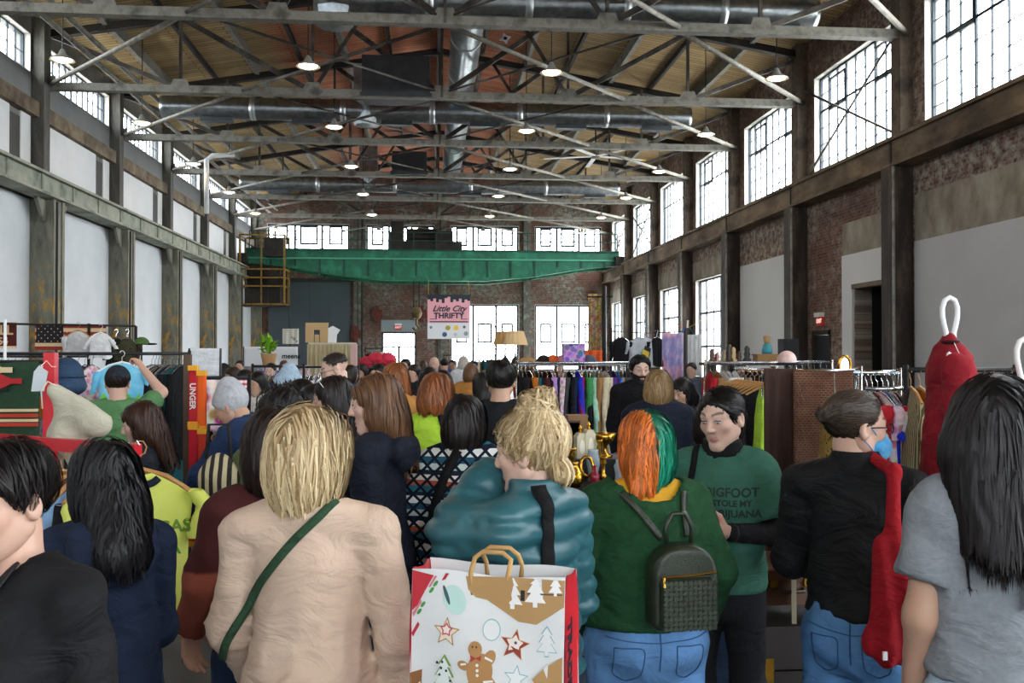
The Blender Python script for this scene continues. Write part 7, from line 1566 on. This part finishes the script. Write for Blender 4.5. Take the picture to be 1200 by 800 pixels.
for px, c_, w_, L_, nm in ((727, '17161a', .34, .55, 'black'), (753, 'b9bcc4', .62, .62, 'pale grey printed'), (769, '1a1a1e', .30, .6, 'dark studded')):
    p = at(px, 388, 15); o = garment('display_shirt', '%s shirt pinned on the clothes line' % nm, (p.x, 15-.04, lz-.0), .05, fabric(c_), L=L_*.8, w=w_*.85, sleeve=.2 if px == 753 else .3, t=.05)
    if px == 753:
        for q, c1, dx, dz in ((0, '2ab0c0', -.03, -.42), (1, '2a2a20', .03, -.32), (2, 'c9b030', .0, -.38)): MB().poly([(-.07, -.08), (.05, -.1), (.08, .04), (-.02, .09)], (1, 0, 0), (0, 0, 1), (dx, -.075-.003*q, dz), .002).build('printed_art', M('art_%d' % q, c1, rough=.8), o)
m, t, b = base('pastel_tapestry', .95, 0, .1); v = coords(t); n_ = noise_out(t, coords(t, (1, 1, .5)), 3.5, 4); t.links.new(ramp(t, [(.3, lin('c88aa8')), (.42, lin('d8a8b8')), (.5, lin('8a8ac0')), (.6, lin('c8b8d0')), (.7, lin('b07a9a'))], n_), b.inputs['Base Color'])
hang('pastel_tapestry', 'pink and lilac tapestry hung on the clothes line', 'tapestry', 776, 801, 390, 445, 14.9, m, fold=.03)
for k, (px, c_) in enumerate(((799, 'd85a50'), (802, '3a6ac0'), (805, 'e8e0d0'), (808, '50a0c0'), (806, 'd8b040'))):
    a = at(px, 384, 15); o = MB().bar(a+Vector((0, -.03, 0)), a+Vector((.10*(k-2), -.06, .12-.30*(k % 2))), .03, .006).build('ribbon', M('ribbon_'+c_, c_, rough=.7)); tag(o, {'d85a50': 'red', '3a6ac0': 'blue', 'e8e0d0': 'white', '50a0c0': 'aqua', 'd8b040': 'gold'}[c_]+' ribbon tied to the clothes line pole', 'ribbon')
hang('white_drape', 'white cloth hung beside the ribbon pole', 'textile', 806, 822, 392, 440, 15.08, fabric('d8dad8'), fold=.02)
o = hang('orange_cloth', 'orange cloth draped along the rack top', 'textile', 679, 706, 410, 432, 12.6, fabric('d0582a'), fold=.03)
p = at(672, 418, 12.3); o = MB().box((-.14, -.1, 0), (.14, .1, .24)).box((-.145, -.105, .24), (.145, .105, .27)).build('patterned_box', fabric('4a3aa0', 'c090d0', kind='patch', scale=14)); o.location = (p.x, 12.3, 1.65); tag(o, 'violet patterned box above the chrome rack', 'box')
p = at(672, 430, 12.3); o = MB().box((-1.0, -.18, 1.62), (.7, .18, 1.65)).box((-.98, -.02, 0), (-.94, .02, 1.62)).box((.62, -.02, 0), (.66, .02, 1.62)).build('rack_shelf', M('shelf_grey', '8a8a88', rough=.5)); o.location = (p.x, 12.45, 0); tag(o, 'shelf of hats and boxes behind the chrome rack', 'shelf')
for px, c_, lab in ((648, 'd8642c', 'orange knit hat on the shelf above the chrome rack'), (659, 'c88a9a', 'pink knit hat on the shelf above the chrome rack'), (637, '2a2420', 'black felt hat on the shelf above the chrome rack'), (691, '5a5f68', 'grey knit hat on the shelf above the chrome rack')):
    p = at(px, 420, 12.4); V, F = surfnet(lambda P: sm(np.maximum(el(P, (0, 0, .02), (.10, .10, .10)), -P[:, 2]), np.maximum(el(P, (0, 0, .015), (.15, .14, .02)), -P[:, 2]), .02), (-.17, -.17, -.02), (.17, .17, .14), .016); o = mesh_np('hat', V, F, fabric(c_)); o.location = (p.x, 12.4, 1.652); tag(o, lab, 'hat', None)
# table lamps with pleated shades
for px, Y, lab in ((592, 13.2, 'table lamp with a pleated amber shade'), (604, 12.9, 'table lamp with a wide cream pleated shade')):
    p = at(px, 404, Y); r = empty('table_lamp', (p.x, Y, 1.55), 0, lab, 'lamp'); h = p.z-1.55
    sh = MB(); n = 28; v = []; 
    for z, rr in ((h, .17), (h+.19, .11)): v += [((rr+.006*(-1)**k)*math.cos(2*PI*k/n), (rr+.006*(-1)**k)*math.sin(2*PI*k/n), z) for k in range(n)]
    sh.add(v, [(k, (k+1) % n, n+(k+1) % n, n+k) for k in range(n)]); sh.build('lamp_shade', M('shade_amber' if px == 592 else 'shade_cream', 'b8905a' if px == 592 else 'd8b888', rough=.8), r)
    MB().lathe([(0, 0), (.07, 0), (.07, .02), (.03, .05), (.06, .1), (.05, .16), (.015, .2), (.01, h), (0, h)], n=12).build('lamp_base', M('lamp_dark', '2a1c18', rough=.4), r, True)
p = at(603, 430, 13); o = MB().box((-.45, -.3, 1.50), (.45, .4, 1.55)).box((-.42, -.27, 0), (-.37, -.22, 1.5)).box((.37, -.27, 0), (.42, -.22, 1.5)).box((-.42, .3, 0), (-.37, .35, 1.5)).box((.37, .3, 0), (.42, .35, 1.5)).build('tall_table', M('table_wood', '5a4028', rough=.6)); o.location = (p.x, 13, 0); tag(o, 'tall wooden table under the two pleated lamps', 'table')
p = at(618, 418, 12.8); V, F = surfnet(lambda P: np.maximum(el(P, (0, 0, .09), (.14, .08, .10)), -P[:, 2])+.002*np.sin(P[:, 2]*120), (-.17, -.12, -.02), (.17, .12, .22), .014); o = mesh_np('wicker_basket', V, F, M('wicker', 'b08c5c', '9a7648', scale=30, rough=.8)); o.location = (p.x, 12.8, 1.552); tag(o, 'wicker basket beside the pleated lamps', 'basket')
# shelf of curios near the brick wall
a, b_ = at(832, 424, 13), at(940, 424, 13); sz = 1.66
o = MB().box((a.x-.1, 12.8, sz-.04), (b_.x, 13.2, sz)).box((a.x, 12.85, 0), (a.x+.05, 13.15, sz-.04)).box((b_.x-.06, 12.85, 0), (b_.x-.01, 13.15, sz-.04)).build('curio_shelf', M('shelf_dark', '3a302a', rough=.6)); tag(o, 'long dark shelf of curios near the brick wall', 'shelf')
fig = [(0, 0), (.05, 0), (.055, .03), (.03, .06), (.04, .1), (.03, .13), (.035, .16), (.02, .19), (0, .2)]
for px, c_, s, lab, nm in ((833, '5a4030', 1., 'brown carved figurine', 'figurine'), (840, 'd8b0a0', .8, 'pink china figurine', 'figurine'), (847, '8a7a60', .9, 'stone-coloured figurine', 'figurine'), (853, '3a2a20', 1.3, 'dark bronze bust', 'figurine'), (858, 'c8a878', 1.1, 'tan clay figurine', 'figurine'), (865, '4a3a2c', .8, 'squat brown jar', 'jar'), (874, '2a2522', 1.2, 'tall black bottle', 'bottle'), (838, '7a2a2a', .7, 'small red jar', 'jar')):
    p = at(px, 424, 13); o = MB().lathe([(r_*s, z*s) for r_, z in fig], n=12).build(nm, M('curio_'+c_, c_, rough=.4), None, True); o.location = (p.x, 12.95, sz); tag(o, lab+' on the curio shelf', nm)
p = at(895, 424, 13); o = MB().box((-.14, -.1, 0), (.14, .1, .10)).box((-.1, -.105, .03), (.1, -.1, .08)).box((-.16, -.11, .1), (.16, .11, .12)).build('wooden_chest', M('chest_wood', '9a7038', '8a6230', scale=5, rough=.5)); o.location = (p.x, 12.95, sz); tag(o, 'little wooden chest on the curio shelf', 'chest')
r = empty('teal_statuette', (p.x+.03, 12.95, sz+.12), 0, 'teal-robed statuette standing on the wooden chest', 'statuette'); MB().lathe([(0, 0), (.07, 0), (.075, .05), (.055, .13), (.03, .15), (0, .15)], n=12).build('robe', M('statuette_teal', '3a8a9a', rough=.5), r, True); MB().lathe([(0, .14), (.04, .15), (.05, .2), (.055, .24), (.06, .25), (0, .27)], n=12).build('head_and_hat', M('statuette_tan', 'b89868', rough=.5), r, True)
p0, p1 = at(915, 397, 13.0), at(933, 424, 13.0); r = empty('loudspeaker', ((p0.x+p1.x)/2, 13.0, sz), 0, 'black loudspeaker standing at the end of the curio shelf', 'speaker'); h = p0.z-sz; w_ = (p1.x-p0.x)/2
MB().box((-w_, -.1, 0), (w_, .12, h)).build('cabinet', M('speaker_black', '141416', rough=.6), r); MB().box((-w_+.02, -.112, .02), (w_-.02, -.1, h-.02)).build('grille', M('grille_black', '1d1d20', rough=.8), r)
p = at(922, 428, 7.4); V, F = surfnet(lambda P: np.maximum(el(P, (0, 0, .04), (.075, .085, .075)), -P[:, 2]), (-.1, -.11, -.02), (.1, .11, .13), .010); o = mesh_np('mannequin_hat', V, F, fabric('d8b0a8', 'e8d8d0', scale=9)); o.location = (p.x, 7.4, 1.70); tag(o, 'pale pink hat on a stem above the brown throw', 'hat'); MB().tube([(0, 0, .02), (0, 0, -1.70)], .012, 6).build('hat_stem', BLACKM, o); MB().tube([(.074*math.cos(t_), .084*math.sin(t_), .01) for t_ in [2*PI*k/18 for k in range(18)]], .012, 6, close=True).build('hat_band', fabric('2a2a30'), o, True)
# mirror frame, ornate
p = at(990, 428, 8.2); r = empty('gilt_mirror', (p.x, 8.2, 0), 0, 'ornate gilt oval mirror above the patterned rug', 'mirror'); MB().tube([(.055*math.cos(t_), 0, p.z+.0+.085*math.sin(t_)) for t_ in [2*PI*k/20 for k in range(20)]], .014, 7, close=True).build('frame', BRASS, r, True); MB().tube([(0, .02, 0), (0, .02, p.z-.09)], .012, 6).build('stand', BLACKM, r); MB().poly([(.05*math.cos(t_), .08*math.sin(t_)) for t_ in [2*PI*k/20 for k in range(20)]], (1, 0, 0), (0, 0, 1), (0, .0, p.z), -.004).build('glass', M('mirror', 'b0b8c0', rough=.05, metal=1), r)
# --- far booths
CUR = M('cream_curtain', 'c9bf9c', 'b8ad88', scale=2, rough=.9)
a, b_ = at(361, 403, 24), at(417, 432, 24); bo = empty('curtain_booth', ((a.x+b_.x)/2, 24, 0), 0, 'booth screened by a cream pleated curtain', 'booth'); W_ = (b_.x-a.x)/2; zt = a.z
V = []; F = []
for i in range(61):
    x = -W_+2*W_*i/60
    for z in (zt, .7): V.append((x, .05*math.sin(i*1.15), z))
for i in range(60): F.append((2*i, 2*i+1, 2*i+3, 2*i+2))
o = mesh_np('curtain', np.array(V), np.array(F), CUR, bo); MB().box((-W_, .04, zt-.04), (W_, .1, zt+.04)).build('curtain_rail', M('rail_pale', 'd0c8b8', rough=.5), bo)
for x in (-W_, W_): MB().box((x-.03, .05, 0), (x+.03, .11, zt)).build('booth_post', M('rail_pale', 'd0c8b8'), bo)
MB().box((W_-.12, -.04, .7), (W_+.02, .0, zt)).build('pink_end', M('pink_cloth', 'd8b0b0', rough=.9), bo)
p = at(371, 401, 24); o = MB().box((-.28, -.05, 0), (-.08, .05, .5)).box((.08, -.05, 0), (.28, .05, .5)).box((-.08, -.05, .32), (.08, .05, .5)).box((-.05, -.04, 0), (.05, .04, .2)).build('wooden_letter', M('pale_ply', 'c8a878', rough=.7)); o.location = (p.x, 24.06, zt+.04); tag(o, 'pale plywood letter block on the curtain booth', 'sign')
p = at(385, 401, 24); o = MB().poly([(-.2, 0), (.18, 0), (.2, .2), (.28, .32), (.1, .42), (-.05, .34), (-.22, .4), (-.12, .2)], (1, 0, 0), (0, 0, 1), (0, .05, 0), .08).build('white_cutout', WHITEP); o.location = (p.x, 24.06, zt+.04); tag(o, 'white cut-out shape on the curtain booth', 'sign')
hang('art_poster', 'white cloth poster with small coloured drawings by the slate door', 'poster', 331, 350, 385, 403, 40, fabric('d8d4c8', '8a9a90', kind='blotch', scale=4), fold=.02)
pole(340, 384, 40.06, label='pole behind the cloth poster', r=.05)
# white van-like tent tables with a plant
a, b_ = at(286, 406, 22), at(349, 430, 22); o = sheet('white_banner', 'long white stall banner below the slate door', 'banner', a.x, b_.x, 22, a.z, b_.z-.5, M('banner_white', 'd9dce0', rough=.7), .01, 1)
for s in (-1, 1): MB().box((s*(b_.x-a.x)/2-.03, .01, -(b_.z-.5)), (s*(b_.x-a.x)/2+.03, .06, a.z-b_.z+.5)).build('banner_post', BLACKM, o)
o2 = link('lettering', text_mesh('meena', .16, M('dark_print', '20302c'), bold=.004, shear=.2), o); o2.location = (.45, -.02, a.z-b_.z+.28); o2.rotation_euler = (PI/2, 0, 0)
p = at(315, 417, 20); r = empty('potted_plant', (p.x, 20, p.z-.0), 0, 'bright green leafy pot plant above the white banner', 'plant')
MB().lathe([(0, -.2), (.12, -.2), (.17, .05), (.15, .05), (0, .0)], n=14).build('pot', M('pot_tan', 'b89060', rough=.6), r)
LEAF = M('leaf_green', '8fc030', '6aa024', scale=9, rough=.5); lm = MB().add([(0, 0, 0), (.05, .08, .02), (0, .2, -.01), (-.05, .08, .02)], [(0, 1, 2, 3)]).build('leaf', LEAF, r); lm.rotation_euler = (.8, 0, 0)
for k in range(44):
    o = link('leaf', lm.data, r); th = random.uniform(0, 6.28); e = random.uniform(-.2, 1.3); o.location = (.17*math.cos(th)*random.random(), .17*math.sin(th)*random.random(), random.uniform(.05, .3)); o.rotation_euler = (e, 0, th); s = random.uniform(.8, 1.4); o.scale = (s, s, s)
MB().tube([(0, 0, -.2), (0, 0, -p.z)], .04, 8).lathe([(0, -p.z), (.2, -p.z), (.2, -p.z+.03), (0, -p.z+.03)], n=14).build('plant_stand', BLACKM, r)
# market banner over the doors
a, b_ = at(501, 345, 50), at(551, 397, 50); bw, zt, zb = b_.x-a.x, a.z, b_.z; bn = empty('market_banner', ((a.x+b_.x)/2, 50, zb), 0, 'pink and white market banner with a dark skyline and looping script', 'banner'); Hh = zt-zb
PK = M('banner_pink', 'e8a8b4', rough=.7); DKB = M('banner_navy', '26323c', rough=.7); WH = M('banner_white', 'd9dce0', rough=.7)
MB().box((-bw/2, 0, 0), (bw/2, .02, Hh*.36)).build('sponsor_panel', WH, bn); up = MB().box((-bw/2, 0, Hh*.36), (bw/2, .02, Hh)).build('title_panel', PK, bn)
sk_ = [(-bw/2, Hh), (-bw/2, Hh*.86)]; hs_ = [.90, .86, .92, .84, .9, .82, .93, .96, .84, .9, .86, .92, .83, .9, .87]
for k, h in enumerate(hs_): x = -bw/2+bw*(k+.5)/len(hs_); dx = bw/len(hs_)/2; sk_ += [(x-dx, Hh*(h-.01)), (x+dx, Hh*(h-.01))]
sk_ += [(bw/2, Hh*.86), (bw/2, Hh)]; MB().poly(sk_, (1, 0, 0), (0, 0, 1), (0, -.001, 0), .01).build('skyline', DKB, up)
for tx, z, s, sh, b2 in (('Little City', .68, .62, .45, .014), ('THRIFTY', .52, .50, 0, .016)):
    o = link('lettering', text_mesh(tx, s, DKB, shear=sh, bold=b2, ext=.004), up); o.location = (0, -.012, Hh*z); o.rotation_euler = (PI/2, 0, 0); xs_ = [q.co.x for q in o.data.vertices]; kx = bw*(.82 if sh else .72)/(max(xs_)-min(xs_)); o.scale = (kx, kx, 1)
MB().box((-bw*.45, -.012, Hh*.375), (bw*.45, -.002, Hh*.40)).box((-bw*.45, -.012, Hh*.44), (-bw*.28, -.002, Hh*.455)).box((bw*.28, -.012, Hh*.44), (bw*.45, -.002, Hh*.455)).build('rule', DKB, up)
for u, v_, r_, c_ in ((-.42, .26, .06, '7a8088'), (-.02, .25, .10, 'b0a030'), (.17, .25, .10, 'e0b838'), (.36, .27, .06, '5a6068'), (.40, .12, .09, '8a9a98'), (-.1, .10, .10, '2f4f78'), (.15, .1, .07, 'b8bcc0')): MB().poly([(r_*1.3*math.cos(t_), r_*1.3*math.sin(t_)) for t_ in [2*PI*k/16 for k in range(16)]], (1, 0, 0), (0, 0, 1), (bw*u, -.001, Hh*v_), .01).build('sponsor_mark', M('mark_'+c_, c_, rough=.7), bn)
for s in (-1, 1): MB().tube([(s*bw*.48, .01, Hh), (s*bw*.48, 1.42, 5.71-zb)], .015, 6).build('hanging_cord', M('cord_yellow', 'b0a040', rough=.7), bn)
# far racks and tables
for k, (px0, px1, yb, Y, names, desc) in enumerate((
    (428, 461, 408, 30, ['maroon', 'black', 'bright blue', 'sky blue', 'orange', 'white', 'cream', 'white', 'grey', 'teal', 'black', 'navy'], 'small rack beside the glazed end door'),
    (520, 580, 416, 27, ['denim blue', 'navy', 'white', 'sky blue', 'grey', 'black', 'denim blue', 'navy', 'cream', 'teal', 'denim blue', 'black'], 'denim rack below the end windows'),
    (296, 356, 429, 11.2, ['black', 'white', 'pink print', 'charcoal', 'beige', 'navy', 'black', 'red', 'white', 'grey', 'black', 'cream', 'denim blue', 'white'], 'rail below the white banner'),
    (345, 420, 430, 13.5, ['white', 'pink print', 'black', 'grey', 'white', 'purple', 'cream', 'navy', 'white', 'black', 'lilac', 'black', 'beige', 'red', 'black'], 'rail in front of the curtain booth'))):
    a, b_ = at(px0, yb, Y), at(px1, yb, Y); z = a.z
    rack('clothes_rack', 'far clothes rack, the '+desc, (a.x, Y, 0), (b_.x, Y, 0), z, BLACKM); fill_rack((a.x+.05, Y, 0), (b_.x-.05, Y, 0), z, names, desc, L=(.7, .9), jitter=12)
for k, (px, dz, c_) in enumerate(((431, 0, 'a82038'), (441, .06, 'c0243c'), (448, .0, 'b81e34'), (454, .05, 'c82a48'))):
    p = at(px, 424, 17); V, F = surfnet(lambda P: el(P, (0, 0, 0), (.16, .16, .12))+.02*wrinkle(P, 2.2, k), (-.22, -.22, -.18), (.22, .22, .18), .028); o = mesh_np('poinsettia', V, F, M('petal_red_'+c_, c_, rough=.7)); o.location = (p.x, 17, 1.62+dz); tag(o, ['crimson', 'scarlet', 'deep red', 'rose red'][k]+' poinsettia bunch on the stall behind the crowd', 'flowers'); MB().tube([(0, 0, -.05), (0, 0, -1.62-dz)], .02, 6).lathe([(0, -1.62-dz), (.12, -1.62-dz), (.12, -1.6-dz), (0, -1.6-dz)], n=10).build('flower_stand', BLACKM, o)
for k, (px, Y, c_, nm) in enumerate(((278, 16.5, 'c0502c', 'orange'), (296, 21, '8a8f98', 'grey'), (325, 16, '6a4a8a', 'purple'), (350, 22.5, 'd8b8b8', 'pink'))):
    p = at(px, 424, Y); o = MB().box((-.5, -.3, .0), (.5, .3, .9)).box((-.52, -.32, .9), (.52, .32, .93)).box((-.3, -.2, .93), (.25, .15, 1.5)).build('market_table', fabric(c_)); o.location = (p.x, Y, 0); tag(o, '%s cloth-covered stall table with a raised display' % nm, 'table')
